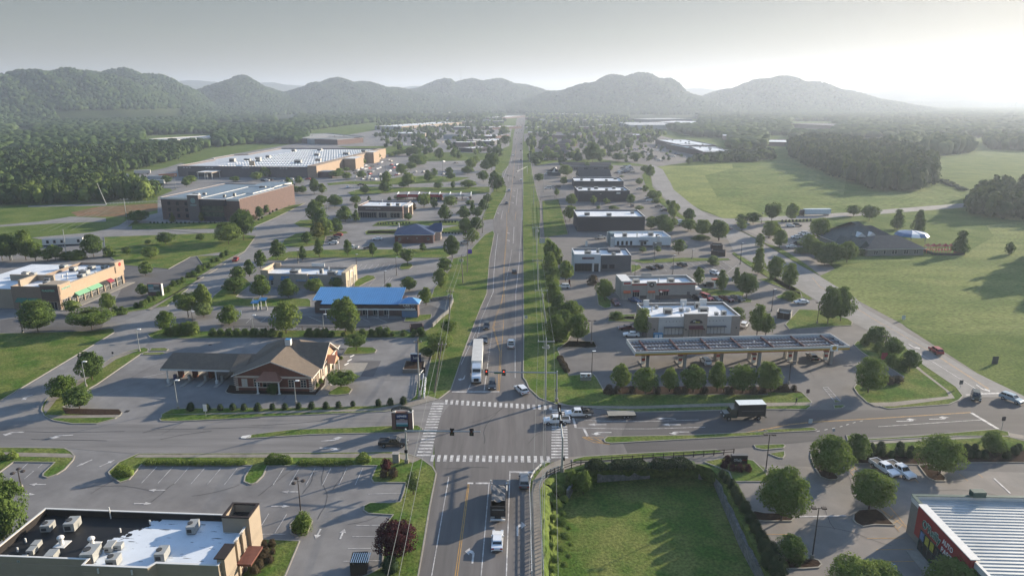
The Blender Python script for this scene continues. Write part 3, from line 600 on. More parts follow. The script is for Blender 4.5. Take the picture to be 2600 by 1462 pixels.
class Bld:
    def __init__(s, name, label, cat, A, B, D, base=None, h=None, group=None, side='r'):
        """A,B front-left/right roof corners, D a back roof corner (photo points); base: photo point at the foot under A"""
        a, bb, dd = pts(A)[0], pts(B)[0], pts(D)[0]
        if h is None:
            y0 = g1(base).y; h = hy(y0, a[1])
        s.h = h; pa, pb, pd = G(a, h), G(bb, h), G(dd, h)
        v = pb-pa; s.w = v.length; s.rz = math.atan2(v.y, v.x); ex = v.normalized(); ey = Vector((-ex.y, ex.x, 0)); s.d = abs((pd-pa).dot(ey))
        s.root = thing(name, label, cat, (pa.x, pa.y, 0), s.rz, group); s.pa = pa; s.ex = ex; s.ey = ey
        print('BLD', name, 'w%.1f d%.1f h%.1f y%.0f' % (s.w, s.d, s.h, pa.y))
    def loc(s, p, z):
        q = (G(pts(p)[0], z)-s.pa); return q.dot(s.ex), q.dot(s.ey)
    def shell(s, wm, rm=None, par=.8, cap=Mcap, t=.3, capw=.4, poly=None, h=None):
        P = poly or [(0, 0), (s.w, 0), (s.w, s.d), (0, s.d)]; h = h or s.h
        b = MB(); b.prism(P, 0, h-par, 0); b.obj('wall', wm, s.root) if par == 0 else None
        if par > 0:
            b = MB(); b.prism(P, 0, h-par-.01, 0)
            n = len(P); L = [Vector(p) for p in P]
            c = Vector((sum(p[0] for p in P)/n, sum(p[1] for p in P)/n))
            LL = offset(P, t/2)
            b.wall(LL, t, h-par-.01, h-.06, 0, closed=True); b.obj('wall', wm, s.root)
            k = MB(); k.wall(LL, capw, h-.059, h+.03, 0, closed=True); k.obj('coping', cap, s.root)
            r = MB(); r.sheet(offset(P, t), h-par+.02, 0); r.obj('roof', rm or Mw, s.root)
        s.roofz = h-par+.03
        return s
    def W(s, face, *a, **k): return win(s.root, face, s.w, s.d, *a, **k)
    def row(s, face, n, u0, u1, z0, z1, gap=.4, **k):
        st = (u1-u0)/n
        for i in range(n): s.W(face, u0+st*i+st*gap/2, u0+st*(i+1)-st*gap/2, z0, z1, **k)
    def box(s, name, m, x0, y0, z0, x1, y1, z1, top=None, par=None):
        b = MB(); b.box(x0, y0, z0, x1, y1, z1, 0, 1 if top else None); return b.obj(name, [m, top] if top else m, par or s.root)
    def fbox(s, name, m, face, u0, z0, u1, z1, out=.1, dep=0):
        b = MB(); b.box(u0, -out, z0, u1, dep-.01, z1); return onface(b.obj(name, m, s.root), face, s.w, s.d)
    def awn(s, m, face, u0, u1, z0, z1, out=1.0, name='awning'):
        b = MB(); b.add([(u0, -out, z0), (u1, -out, z0), (u1, -.02, z1), (u0, -.02, z1), (u0, -out, z0-.2), (u1, -out, z0-.2), (u0, -.02, z0-.2), (u1, -.02, z0-.2)],
                        [(0, 1, 2, 3), (4, 5, 1, 0), (0, 3, 6, 4), (1, 5, 7, 2), (4, 6, 7, 5)]); return onface(b.obj(name, m, s.root), face, s.w, s.d)
    def txt(s, st, face, u, z, size, m, out=.15, **k):
        x, y = {'f': (u, -out), 'r': (s.w+out, u), 'l': (-out, s.d-u)}[face]; return text(s.root, st, x, y, z, size, m, face, **k)
    def units(s, L):
        for q in L: unit(s.root, q[0]*s.w, q[1]*s.d, s.roofz, *q[2:])
    def vents(s, L):
        for q in L: vent(s.root, q[0]*s.w, q[1]*s.d, s.roofz, *q[2:])
def offset(P, t):
    n = len(P); a = sum(P[i][0]*P[(i+1) % n][1]-P[(i+1) % n][0]*P[i][1] for i in range(n)); sg = 1 if a > 0 else -1; out = []
    for i in range(n):
        p0, p1, p2 = Vector(P[i-1][:2]), Vector(P[i][:2]), Vector(P[(i+1) % n][:2])
        d1 = (p1-p0).normalized(); d2 = (p2-p1).normalized(); n1 = Vector((-d1.y, d1.x))*sg; n2 = Vector((-d2.y, d2.x))*sg
        m = (n1+n2); m = m/max(.25, m.dot(n1)) if m.length > 1e-6 else n1
        out.append(p1+m*t)
    return out
def hip(par, x0, y0, x1, y1, z, rise, over, m, axis='x', gl=0, gr=0, name='roof', fascia=Mcap):
    """hipped (or gabled at either end) roof"""
    x0 -= over; y0 -= over; x1 += over; y1 += over; b = MB()
    if axis == 'x':
        k = (y1-y0)/2; ra = x0+(0 if gl else k); rb = x1-(0 if gr else k); ym = (y0+y1)/2
        V = [(x0, y0, z), (x1, y0, z), (x1, y1, z), (x0, y1, z), (ra, ym, z+rise), (rb, ym, z+rise)]
    else:
        k = (x1-x0)/2; ra = y0+(0 if gl else k); rb = y1-(0 if gr else k); xm = (x0+x1)/2
        V = [(x1, y0, z), (x1, y1, z), (x0, y1, z), (x0, y0, z), (xm, ra, z+rise), (xm, rb, z+rise)]
    V += [(v[0], v[1], v[2]-.25) for v in V[:4]]
    b.add(V, [(0, 1, 5, 4), (1, 2, 5), (2, 3, 4, 5), (3, 0, 4)], 0); b.add(V, [(6, 7, 1, 0), (7, 8, 2, 1), (8, 9, 3, 2), (9, 6, 0, 3), (9, 8, 7, 6)], 1)
    return b.obj(name, [m, fascia], par)
# ---- 1 restaurant with the peeling white roof, lower left
def rest():
    s = Bld('restaurant_building', 'flat-roofed tan restaurant with peeling white and black roof at the bottom left', 'building', 'A 0,1215', 'A 2170,1300', 'A 2300,800', h=6.2)
    # align on the long back parapet
    w, d = s.w, s.d
    Mp = mat('peeling_roof', (.60, .64, .68), .6, .06, .4)
    if True:      # tar patches with a ragged outline of their own
        n = Mp.node_tree.nodes; L = Mp.node_tree.links; bs = n['Principled BSDF']; tc = n['Texture Coordinate']
        sx = n.new('ShaderNodeSeparateXYZ'); L.new(tc.outputs['Object'], sx.inputs[0])
        nz = n.new('ShaderNodeTexNoise'); nz.inputs['Scale'].default_value = .6; nz.inputs['Detail'].default_value = 6; L.new(tc.outputs['Object'], nz.inputs['Vector'])
        m1 = n.new('ShaderNodeMath'); m1.operation = 'MULTIPLY_ADD'; m1.inputs[1].default_value = 14; L.new(nz.outputs[0], m1.inputs[0]); L.new(sx.outputs[0], m1.inputs[2])
        ys = n.new('ShaderNodeMath'); ys.operation = 'MULTIPLY_ADD'; ys.inputs[1].default_value = -.55; L.new(sx.outputs[1], ys.inputs[0]); L.new(m1.outputs[0], ys.inputs[2])
        lt = n.new('ShaderNodeMath'); lt.operation = 'LESS_THAN'; lt.inputs[1].default_value = w*.54; L.new(ys.outputs[0], lt.inputs[0])
        # thin dark streaks where the paint flakes
        mp = n.new('ShaderNodeMapping'); mp.inputs['Scale'].default_value = (.35, 2.6, 1); L.new(tc.outputs['Object'], mp.inputs[0])
        n3 = n.new('ShaderNodeTexNoise'); n3.inputs['Scale'].default_value = 1.0; n3.inputs['Detail'].default_value = 5; L.new(mp.outputs[0], n3.inputs['Vector'])
        gt = n.new('ShaderNodeMath'); gt.operation = 'GREATER_THAN'; gt.inputs[1].default_value = .655; L.new(n3.outputs[0], gt.inputs[0])
        mm = n.new('ShaderNodeMath'); mm.operation = 'MAXIMUM'; L.new(lt.outputs[0], mm.inputs[0]); L.new(gt.outputs[0], mm.inputs[1])
        mx = n.new('ShaderNodeMix'); mx.data_type = 'RGBA'; mx.inputs[7].default_value = (.012, .012, .013, 1)
        old = bs.inputs['Base Color'].links[0].from_socket; L.new(old, mx.inputs[6]); L.new(mm.outputs[0], mx.inputs[0]); L.new(mx.outputs[2], bs.inputs['Base Color'])
    P = [(-2, 0), (w*.40, 0), (w*.40, -1.2), (w*.70, -1.2), (w*.72, -.2), (w, -.2), (w, d), (-2, d)]
    s.shell(Mtan, Mp, 1.1, Mcap, .3, .42, P)
    # black lining of the parapet
    k = MB(); LL = offset(P, .33); k.wall(LL, .05, s.roofz, s.h-.12, 0, closed=True); k.obj('parapet_lining', mat('black_lining', (.022, .018, .016), .8, .2, 1), s.root)
    # corner tower, open on top
    tw = 4.2; t = MB(); T = [(w-3.6, d-3.0), (w+.6, d-3.0), (w+.6, d+.8), (w-3.6, d+.8)]
    t.wall(offset(T, .2), .4, 0, s.h+1.4, 0, closed=True); t.obj('corner_tower', Mtan, s.root)
    k = MB(); k.wall(offset(T, .2), .55, s.h+1.4, s.h+1.6, 0, closed=True); k.obj('tower_coping', mat('brown_coping', (.03, .022, .02), .7, .1, 1), s.root)
    r = MB(); r.sheet(offset(T, .4), s.h+.2, 0); r.obj('tower_roof', mat('black_lining', (0, 0, 0)), s.root)
    s.box('front_tower', Mtan, w-.5, .5, 0, w+.55, 3.6, s.h+.5); s.box('front_tower_cap', mat('brown_coping', (0, 0, 0)), w-.9, .4, s.h+.5, w+.65, 3.7, s.h+.65)
    s.box('entrance_canopy', mat('red_brown_canopy', (.14, .055, .04), .8, .15, 2), w+.3, 3.9, 3.0, w+2.4, d-3.4, 3.35)
    for y in (1.2, 4.6, 6.4, d-1.6): s.fbox('pilaster', Mtan, 'r', y, 0, y+.5, s.h+.2, .35)
    s.fbox('wall_band', mat('brown_band', (.10, .06, .045), .9, .1, 2), 'r', 0, 0, d, 1.1, .12)
    s.row('r', 4, 4, d-3, 1.3, 2.9)
    for u in (.107, .172, .238): s.fbox('wall_panel', Mcap, 'f', u*w, 1.2, u*w+1.1, 3.2, .06)
    q = lambda x, y: tuple(v/n_ for v, n_ in zip(s.loc('A %d,%d' % (x, y), s.roofz+1), (w, d)))
    for x, y, a, c, hh in ((470, 895, 2.0, 1.7, 1.2), (715, 880, 2.6, 1.9, 1.5), (1910, 905, 2.6, 1.6, 1.4), (1605, 1170, 2.6, 1.7, 1.4), (900, 1175, 3.1, 2.2, 1.6), (1125, 1235, 2.0, 1.8, 1.4), (1090, 1090, 2.0, 1.4, 1.0), (510, 1180, 2.0, 1.6, 1.1), (355, 1065, 1.5, 1.2, .8), (310, 1125, 1.5, 1.2, .8), (215, 1195, 1.6, 1.0, .4), (1170, 1080, 1.2, 1.4, .8)):
        u, v = q(x, y); unit(s.root, u*w, v*d, s.roofz, c*.8, a*.8, hh*.85, R(8), hh > 1.15)
    for x, y in ((600, 1030), (905, 1040)):
        u, v = q(x, y+10); b = MB(); b.cyl((0, 0, 0), (0, 0, .9), .32, .3, 10); b.blob((0, 0, 1.15), .5, .5, .35, 0, 10, 5); b.box(-.8, -.8, 0, .9, .9, .08)
        b.obj('exhaust_fan', Mcap, s.root, loc=(u*w, v*d, s.roofz))
    for x, y in ((1185, 920), (1480, 840), (1300, 1335), (690, 1230), (165, 1110), (70, 1185), (245, 1020), (965, 1320)): u, v = q(x, y); vent(s.root, u*w, v*d, s.roofz, .7, .12, 0)
    b = MB(); b.cyl((.28*w, d-.6, s.roofz), (.28*w, d-.6, s.h+.9), .08); b.obj('roof_pipe', Mcap, s.root)
    return s
rest()
# ---- 2 brick bank with drive-through
def bank_b():
    h = 3.9
    A = g1('a 1035,830'); B = g1('a 2025,850'); C = g1('a 2335,430')
    v = B-A; ex = v.normalized(); ey = Vector((-ex.y, ex.x, 0)); rz = math.atan2(v.y, v.x); w = v.length; d = (C-A).dot(ey)
    print('BANK', w, d)
    root = thing('bank_building', 'red brick bank with brown hipped and gabled roofs and a drive-through wing on its left', 'building', (A.x, A.y, 0), rz)
    Mr = mat('brown_shingle', (.155, .122, .092), .95, .12, 1.2, alt=(.135, .108, .084), altscale=.2); Mrt = mat('copper_roof', (.26, .12, .08), .7, .1, 1)
    Mq = mat('cream_trim', (.55, .45, .36), .8, .05, 1); Mbb = mat('bank_brick', (.20, .075, .05), .9, .15, 2.5, alt=(.16, .065, .045), altscale=.6)
    b = MB(); b.box(0, 0, 0, w, d, h); b.obj('wall', Mbb, root)
    xm = w*.5; rise = w*.5*.42
    # front gable roof running back, cross gable to the right
    def gable(x0, y0, x1, y1, z, rise, axis, nm, m=Mr, over=.7):
        bb = MB(); x0 -= over; x1 += over; y0 -= over; y1 += over; t = .22
        if axis == 'y':
            xm = (x0+x1)/2; V = [(x0, y0, z), (xm, y0, z+rise), (x1, y0, z), (x0, y1, z), (xm, y1, z+rise), (x1, y1, z)]
        else:
            ym = (y0+y1)/2; V = [(x1, y0, z), (x1, ym, z+rise), (x1, y1, z), (x0, y0, z), (x0, ym, z+rise), (x0, y1, z)]
        V += [(a, b_, c-t) for a, b_, c in V]
        bb.add(V, [(0, 1, 4, 3), (1, 2, 5, 4)], 0)
        bb.add(V, [(6, 7, 1, 0), (7, 8, 2, 1), (9, 3, 4, 10), (10, 4, 5, 11), (6, 0, 3, 9), (8, 11, 5, 2), (6, 9, 10, 7), (7, 10, 11, 8)], 1)
        bb.obj(nm, [m, Mcap], root)
    gz = h+.05
    gable(0, 0, w, d*.62, gz, rise, 'y', 'roof'); hr = rise*1.0
    b = MB(); b.add([(0, 0, h), (w, 0, h), (xm, 0, h+rise*.94), (0, .3, h), (w, .3, h), (xm, .3, h+rise*.94)], [(0, 1, 2), (3, 5, 4)]); b.obj('gable_wall', Mbb, root)
    hip(root, 0, d*.30, w, d, gz+.02, rise*1.12, .7, Mr, 'x', 0, 0, 'hipped_roof')
    y0, y1 = d*.28, d*.86; gable(w*.5, y0, w+.5, y1, gz+.03, (y1-y0)*.5*.72, 'x', 'cross_gable_roof')
    b = MB(); b.add([(w+.4, y0+.3, h-.6), (w+.4, y1-.3, h-.6), (w+.4, (y0+y1)/2, h+(y1-y0)*.5*.72-.4)], [(0, 1, 2)]); b.obj('gable_wall', mat('salmon_stucco', (.50, .28, .18), .9, .05, 1), root)
    b = MB(); b.box(w, y0+.4, 0, w+.38, y1-.4, h-.3); b.obj('entrance_wall', Mq, root)
    # chimney box with blue tarp
    b = MB(); b.box(-.7, -.55, 0, .7, .55, 1.5); b.box(-.6, -.45, 1.5, .6, .45, 1.62, 1); b.obj('cupola', [Mcap, mat('blue_cover', (.05, .22, .42), .6, .1, 2)], root, loc=(xm+.2, d*.52, gz+rise*.98))
    # trim band, windows, pilasters
    b = MB(); b.box(-.05, -.12, h-.55, w+.05, -.005, h-.05); b.box(-.05, -.10, .85, w+.05, -.006, 1.1); b.obj('trim_band', Mq, root)
    b = MB(); b.box(w+.01, 0, .0, w+.10, y0+.35, h-.1); b.obj('side_wall_facing', Mq, root)
    for i, u in enumerate((.085, .245, .70, .86)):
        o = win(root, 'f', w, d, u*w, u*w+1.25, 1.2, 3.0, 2, 3, fm=Mq, gm=Mframe if i == 0 else None, out=.16)
    for u in (0, w-.55):
        for k in range(7):
            b = MB(); b.box(u-.06, -.15, .1+k*.52, u+.6, -.004, .36+k*.52); b.obj('quoin', Mq, root)
    for k in range(3): win(root, 'r', w+.1, d, .8+k*1.6, 1.6+k*1.6, 1.2, 3.0, 2, 3, fm=Mq, out=.14)
    # front bay with copper roof and columns
    bx0, bx1 = w*.33, w*.60
    b = MB(); b.add([(bx0-.4, -2.0, h-.55), (bx1+.4, -2.0, h-.55), (bx1-1.0, -.05, h+1.1), (bx0+1.0, -.05, h+1.1), (bx0-.4, -.05, h-.55), (bx1+.4, -.05, h-.55)], [(0, 1, 2, 3), (0, 3, 4), (1, 5, 2)]); b.obj('porch_roof', Mrt, root)
    b = MB(); b.box(bx0-.4, -2.0, h-.85, bx1+.4, -.13, h-.56); b.obj('porch_beam', Mq, root)
    for x in (bx0-.1, bx1+.1): b = MB(); b.cyl((x, -1.75, 0), (x, -1.75, h-.85), .2, .17, 10); b.box(x-.3, -2.0, 0, x+.3, -1.5, .25); b.obj('column', Mcap, root)
    win(root, 'f', w, d, bx0+.5, bx1-.5, .9, 3.0, 4, 2, fm=Mq)
    # right entrance
    ey0 = (y0+y1)/2
    b = MB(); b.add([(w+2.6, ey0-2, h-.6), (w+2.6, ey0+2, h-.6), (w+2.6, ey0, h+1.0), (w+.3, ey0-2, h-.6), (w+.3, ey0+2, h-.6), (w+.3, ey0, h+1.0)], [(0, 1, 2), (0, 2, 5, 3), (1, 4, 5, 2)]); b.obj('porch_roof', mat('salmon_stucco', (0, 0, 0)), root)
    for y in (ey0-1.8, ey0+1.8): b = MB(); b.cyl((w+2.4, y, 0), (w+2.4, y, h-.6), .18, .16, 10); b.obj('column', Mcap, root)
    win(root, 'r', w+.39, d, ey0-1, ey0+1, .1, 2.8, 2, 1, name='door', fm=Mq)
    for y in (y0+1, y1-1.8): win(root, 'r', w+.39, d, y, y+.8, 1.2, 2.9, 1, 3, fm=Mq)
    # drive-through wing
    q = lambda p, z=0: ((G(pts(p)[0], z)-A).dot(ex), (G(pts(p)[0], z)-A).dot(ey))
    ex0 = q('a 20,560', 3.6)[0]; ey0, ey1 = 3.4, 13.2
    b = MB(); zz = 3.7
    b.add([(ex0, ey0, zz), (w*.45, ey0, zz), (w*.45, (ey0+ey1)/2, zz+2.4), (ex0+1.0, (ey0+ey1)/2, zz+2.4), (ex0, ey1, zz), (w*.45, ey1, zz), (ex0, ey0, zz-.4), (w*.2, ey0, zz-.4), (ex0, ey1, zz-.4)], [(0, 1, 2, 3), (3, 2, 5, 4), (0, 3, 4)], 0)
    b.add([(ex0, ey0, zz-.4), (0, ey0, zz-.4), (0, ey0, zz), (ex0, ey0, zz), (ex0, ey1, zz-.4), (ex0, ey1, zz), (0, ey1, zz-.4)], [(0, 1, 2, 3), (4, 0, 3, 5), (0, 4, 6, 1)], 1)
    b.obj('drive_through_roof', [Mr, Mcap], root)
    b = MB(); b.box(-1.6, 2.6, 0, -.002, ey1, h-.3); b.obj('side_wing_wall', Mbb, root)
    for i in range(7): b = MB(); b.box(-1.7, 2.5, .15+i*.5, -1.1, 2.598, .38+i*.5); b.obj('quoin', Mq, root)
    b = MB(); b.add([(-2.3, 2.0, h), (1, 2.0, h), (1, 8, h+2.2), (-2.3, 8, h+2.2), (-2.3, 2.0, h-.3), (1, 2.0, h-.3)], [(0, 1, 2, 3), (4, 5, 1, 0)]); b.obj('wing_roof', Mr, root)
    for p in ('a 135,735', 'a 785,735'):
        x, y = q(p); b = MB(); b.cyl((x, ey0+.3, 0), (x, ey0+.3, zz-.3), .14, n=8); b.box(x-.3, ey0+.1, 0, x+.3, ey0+.6, .9); b.obj('column', Mcap, root)
    for x4, bm in ((150, 1), (345, 1), (565, 1), (790, 0)):
        x, y = q('a %d,760' % x4); b = MB(); b.box(x-.5, 1.4, 0, x+.5, ey1-1, .17); b.obj('teller_island', Mconcb, root)
        if bm: b = MB(); b.box(x+.1, ey0+3.2, .17, x+1.1, ey0+4.2, 2.9); b.obj('teller_pier', Mbb, root)
        b = MB(); b.box(x-.3, ey0+1.6, .17, x+.3, ey0+2.3, 1.5, 0); b.obj('teller_machine', mat('blue_machine', (.04, .06, .16), .5, .1, 2) if x4 == 150 else Munit, root)
bank_b()
# ---- 3 retail strip, left edge
def strip_left():
    s = Bld('retail_building', 'tan row of shops with green awnings and one dark red awning, left edge', 'building', 'I 20,850', 'I 740,800', 'I 1200,510', base='I 20,1130')
    w, d = s.w, s.d
    Bg, Cg = g1('I 775,1125'), g1('I 1575,785'); s.ey = (Cg-Bg).normalized(); s.ex = Vector((s.ey.y, -s.ey.x, 0)); d = s.d = (Cg-Bg).length; s.pa = Bg-s.ex*w; s.root.location = s.pa; s.root.rotation_euler.z = math.atan2(s.ex.y, s.ex.x); s.h = hy(Bg.y, 560+790/4.954)-1.3; print('ROW', d, s.h)
    s.shell(mat('shop_brick', (.25, .185, .14), .9, .1, 1.5), Mw, 1.0, Mtan, .35, .5)
    for k, (y, z) in enumerate(((0, 1.3), (d-5.0, 2.1))): s.box('facade_tower', Mtan, w-5.5 if k == 0 else w-1.6, y, s.h-2.6, w+.5, y+5.4 if k == 0 else d+.3, s.h+z*.6)
    s.box('brown_facade', mat('brown_stucco', (.13, .095, .08), .9, .08, 1), w-5.6, -.5, 3.2, w+.4, -.02, s.h+.5); s.box('facade_cap', Mtan, w-5.8, -.65, s.h+.5, w+.62, .1, s.h+1.0)
    s.fbox('upper_wall', mat('orange_tan_stucco', (.38, .28, .20), .9, .06, 1), 'r', .2, 3.4, d-.2, s.h-.3, .25); s.fbox('cornice', Mtan, 'r', 0, s.h-.3, d, s.h+.15, .5)
    u = 0
    for i in range(9):
        y0 = 1.2+i*(d-2)/9; s.W('r', y0, y0+(d-2)/9-.7, .15, 3.1, nm=4, nh=2, fm=Mcap, name='shop_window'); s.fbox('pilaster', Mtan, 'r', y0+(d-2)/9-.65, 0, y0+(d-2)/9-.2, 3.3, .3)
    Mga = mat('green_awning', (.17, .36, .22), .8, .05, 2)
    s.awn(Mga, 'r', d*.20, d*.38, 3.1, 4.2, 1.6); s.awn(Mga, 'r', d*.39, d*.57, 3.1, 4.2, 1.6); s.awn(mat('black_awning', (.03, .03, .03), .8, .1, 2), 'r', d*.58, d*.68, 3.1, 4.2, 1.5); s.awn(mat('red_awning', (.22, .03, .05), .8, .1, 2), 'r', d*.69, d*.77, 3.1, 4.2, 1.5)
    s.fbox('pavement_apron', M_conc, 'r', -1, 0, d+1, .15, 3.2)
    Mgt = mat('green_awning_shade', (.05, .16, .12), .8, .05, 2)  # darker copy of the awning green, shade of the front put into the colour
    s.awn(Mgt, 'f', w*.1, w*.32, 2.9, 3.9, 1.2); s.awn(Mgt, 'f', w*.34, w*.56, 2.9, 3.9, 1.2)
    Mgn = mat('teal_glass', (.06, .22, .24), .3, .1, 1)
    s.W('f', w*.15, w*.34, .1, 2.7, nm=3, gm=Mgn, name='shop_window'); s.W('f', w*.36, w*.44, .1, 2.7, nm=2, gm=Mgn, name='shop_window'); s.W('f', w*.68, w*.93, .1, 2.7, nm=4, name='shop_window')
    Mgl = mat('green_lettering', (.35, .68, .52), .6, .02, 1)
    s.txt("McALISTER'S", 'f', w-2.9, s.h-1.1, .95, Mgl, .62, width=4.2); b = s.txt("McALISTER'S", 'r', 3.0, s.h-.9, .9, Mgl, .62, width=4.0)
    s.box('sign_board', mat('orange_tan_stucco', (0, 0, 0)), w+.5, .2, s.h-2.6, w+.56, 5.2, s.h+.3)
    s.box('sign_board', mat('orange_tan_stucco', (0, 0, 0)), w+.5, d-4.8, s.h-2.6, w+.56, d, s.h+1.0); s.txt('Panda', 'r', d-2.4, s.h-1.2, .7, Mred, .62, width=2.8) if 0 else None
    b = MB(); b.cyl((0, 0, 0), (.08, 0, 0), .7, n=12); b.obj('round_sign', Mred, s.root, loc=(w+.57, d-2.4, s.h+.1))
    # tall inner walls of the neighbouring unit and roof gear
    s.box('roof_parapet_wall', Mtan, w*.0, d*.10, s.roofz, w*.05, d*.33, s.h+1.2)
    s.box('roof_parapet_wall', Mtan, -w*.55, d*.32, s.roofz-1, w*.42, d*.34, s.h+1.0)
    b = MB(); b.box(-w*1.2, d*.02, 0, -.02, d*1.0, s.h-1.1, 0, 1); b.obj('side_wing', [Mtan, Mw], s.root)
    s.units([(.25, .72, 2.2, 2, 1.4), (-.1, .80, 2.2, 2, 1.4), (.55, .80, 2, 1.8, 1.2), (.8, .84, 1.8, 1.6, 1.1), (.68, .60, 3, 2, 1.4), (.8, .47, 2.2, 1.6, 1.2), (.3, .32, 2, 1.6, 1.1), (.5, .17, 1.8, 1.4, 1.2), (-.5, .5, 2, 2, 1.2), (-.3, .48, 2, 1.4, 1.2)])
    s.vents([(.42, .82), (.5, .75), (.35, .55), (.4, .45), (.62, .38), (.9, .62), (.95, .8)])
strip_left()
# ---- 4 sand-coloured bank in the middle left with drive-in awnings
def sandbank():
    s = Bld('restaurant_building', 'sand stucco restaurant with curved arch facade and white roof behind the blue-roofed car wash', 'building', 'J 810,665', 'J 1860,690', 'J 1960,590', base='J 930,850', h=5.0)
    w, d = s.w, s.d
    s.shell(mat('grey_tan_stucco', (.35, .31, .27), .9, .08, 1), Mw, .9, mat('brown_cap', (.13, .09, .07), .8, .1, 1), .3, .4)
    Mar = mat('arch_stucco', (.44, .36, .26), .9, .06, 1)
    s.box('end_tower', Mar, -.3, 0, s.roofz, 2.6, .35, s.h+1.3); s.box('end_tower', Mar, -.3, .36, s.roofz, .1, d-.3, s.h+1.3); s.box('end_tower', Mar, .11, d-.4, s.roofz, 2.4, d, s.h+1.3)
    s.box('arch_facade', Mar, w-1.1, -.4, 0, w+.5, d+.4, s.h+1.1)
    for y in (d*.15, d*.5, d*.82): s.W('r', y-.7+.0, y+.7, .3, 2.8, nm=2, name='door' if abs(y-d*.5) < .1 else 'window', out=.62)
    for y in (d*.32, d*.66): s.fbox('pilaster', Mcap, 'r', y-.2, 0, y+.2, s.h+1.1, .75)
    b = MB(); b.strip([Vector((2.4*math.cos(a), 2.4*math.sin(a))) for a in [R(10+i*16) for i in range(11)]], .35, 0); o = b.obj('arch_trim', Mcap, s.root, loc=(w+.56, d*.5, 3.0)); o.rotation_euler = (R(90), 0, R(90))
    s.box('back_screen', Mcap, w*.46, d, s.roofz, w*.62, d+.3, s.h+1.3); s.box('entrance_tower', mat('grey_tan_stucco', (0, 0, 0)), w*.42, -.8, 0, w*.56, .4, s.h+.3)
    Mbl = mat('blue_awning', (.05, .14, .26), .7, .1, 2)
    for u in (.12, .26, .31, .60, .66, .86): s.awn(Mbl, 'f', u*w-.7, u*w+.7, 3.0, 4.2, .9); s.W('f', u*w-.5, u*w+.5, .8, 2.9, nm=1, nh=3, fm=Mcap)
    s.awn(mat('grey_awning', (.18, .2, .22), .7, .1, 2), 'f', w*.43, w*.55, 2.9, 3.6, 1.7); s.W('f', w*.45, w*.53, .2, 2.4, nm=4, nh=3, name='door', fm=Mcap)
    s.units([(.34, .45, 3.4, 2.6, 1.1), (.80, .40, 3.2, 2.4, 1.1), (.66, .45, 1.2, 1.2, 1.6)]); s.vents([(.70, .8, 1.1), (.63, .3), (.9, .75)])
    b = MB(); b.box(0, -.05, 0, .15, 0, .3)
sandbank()
# ---- 5 car wash
def carwash():
    s = Bld('car_wash_building', 'brick car wash with long bright blue ribbed metal roof and small blue pyramid tower', 'building', 'J 1550,1050', 'K 570,1055', 'K 630,840', h=4.0)
    w = s.w; d = s.loc('K 630,840', 6.2)[1]; print('CW', d)
    b = MB(); b.box(.3, .8, 0, w+.5, d-.5, 3.5); b.box(-2.8, 3.2, 0, .29, d-.6, 3.5); b.obj('wall', Mdbrick, s.root)
    Mbr = mat('blue_metal_roof', (.09, .27, .50), .5, .06, .3, .2, .5)
    b = MB(); n = int(w/.62); z0, z1 = 4.0, 6.2
    P = lambda t: ((t*w)-(.0 if t > 0 else 0))
    zs = z0+2.6/d*(z1-z0); b.add([(0, 0, z0), (w, 0, z0), (w, d, z1), (-3.2, d, z1), (-3.2, 2.6, zs), (0, 2.6, zs)], [(0, 1, 2, 3, 4, 5)], 0)
    b.add([(0, 0, z0), (w, 0, z0), (w, 0, z0-.35), (0, 0, z0-.35), (-3.2, d, z1), (-3.2, 2.6, zs), (-3.2, 2.6, zs-.4), (-3.2, d, z1-.4), (w, d, z1), (w, d, z1-.4)], [(0, 3, 2, 1), (4, 5, 6, 7), (1, 2, 9, 8)], 1)
    for i in range(n):
        x = -3.1+i*(w+3.0)/(n-1); y0 = 0 if x > .05 else 2.6; za = z0+y0/d*(z1-z0)
        b.add([(x-.05, y0, za), (x+.05, y0, za), (x+.05, y0, za+.11), (x-.05, y0, za+.11), (x-.05, d, z1), (x+.05, d, z1), (x+.05, d, z1+.11), (x-.05, d, z1+.11)], [(0, 1, 2, 3), (3, 2, 6, 7), (0, 3, 7, 4), (1, 5, 6, 2)], 0)
    b.obj('roof', [Mbr, mat('navy_fascia', (.02, .03, .05), .6, .1, 1)], s.root)
    b = MB(); b.box(.2, -1.6, 2.6, w+5.2, -1.45, 3.0); b.obj('gutter_beam', Mcap, s.root)
    b = MB(); b.box(w+.6, -1.2, 0, w+5.8, 2.6, 4.7); b.obj('sign_tower', Mdbrick, s.root)
    hip(s.root, w+.6, -1.2, w+5.8, 2.6, 4.75, 1.5, .6, Mbr, 'x', 0, 0, 'tower_roof')
    b = MB(); b.box(w+.75, -1.24, .2, w+5.6, -1.205, 2.3); b.obj('blue_panel', mat('pale_blue_panel', (.12, .2, .33), .5, .1, 1), s.root)
    text(s.root, 'CAR', w+2.3, -1.3, 4.05, 1.15, Mletter, 'f', width=2.1); text(s.root, 'WASH', w+3.4, -1.3, 2.9, 1.1, Mletter, 'f', width=3.0); text(s.root, 'Co', w+4.3, -1.3, 4.05, .9, mat('blue_lettering', (.15, .3, .5), .5, .02, 1), 'f', width=1.0)
    for i in range(7): x = 2+i*3.3; b = MB(); b.cyl((x, -1.5, 0), (x, -1.5, 2.6), .09); b.obj('post', Mcap, s.root)
    for i in range(6): x = 3+i*3.4; win(s.root, 'f', w, d, x, x+1.6, .3, 2.3, 2, name='bay_window', fm=Mcap).location = (0, .78, 0)
    b = MB(); b.box(w+.3, 1, 3.7, w+1.6, 2.3, 4.8); b.obj('rooftop_unit', Munit, s.root)
carwash()
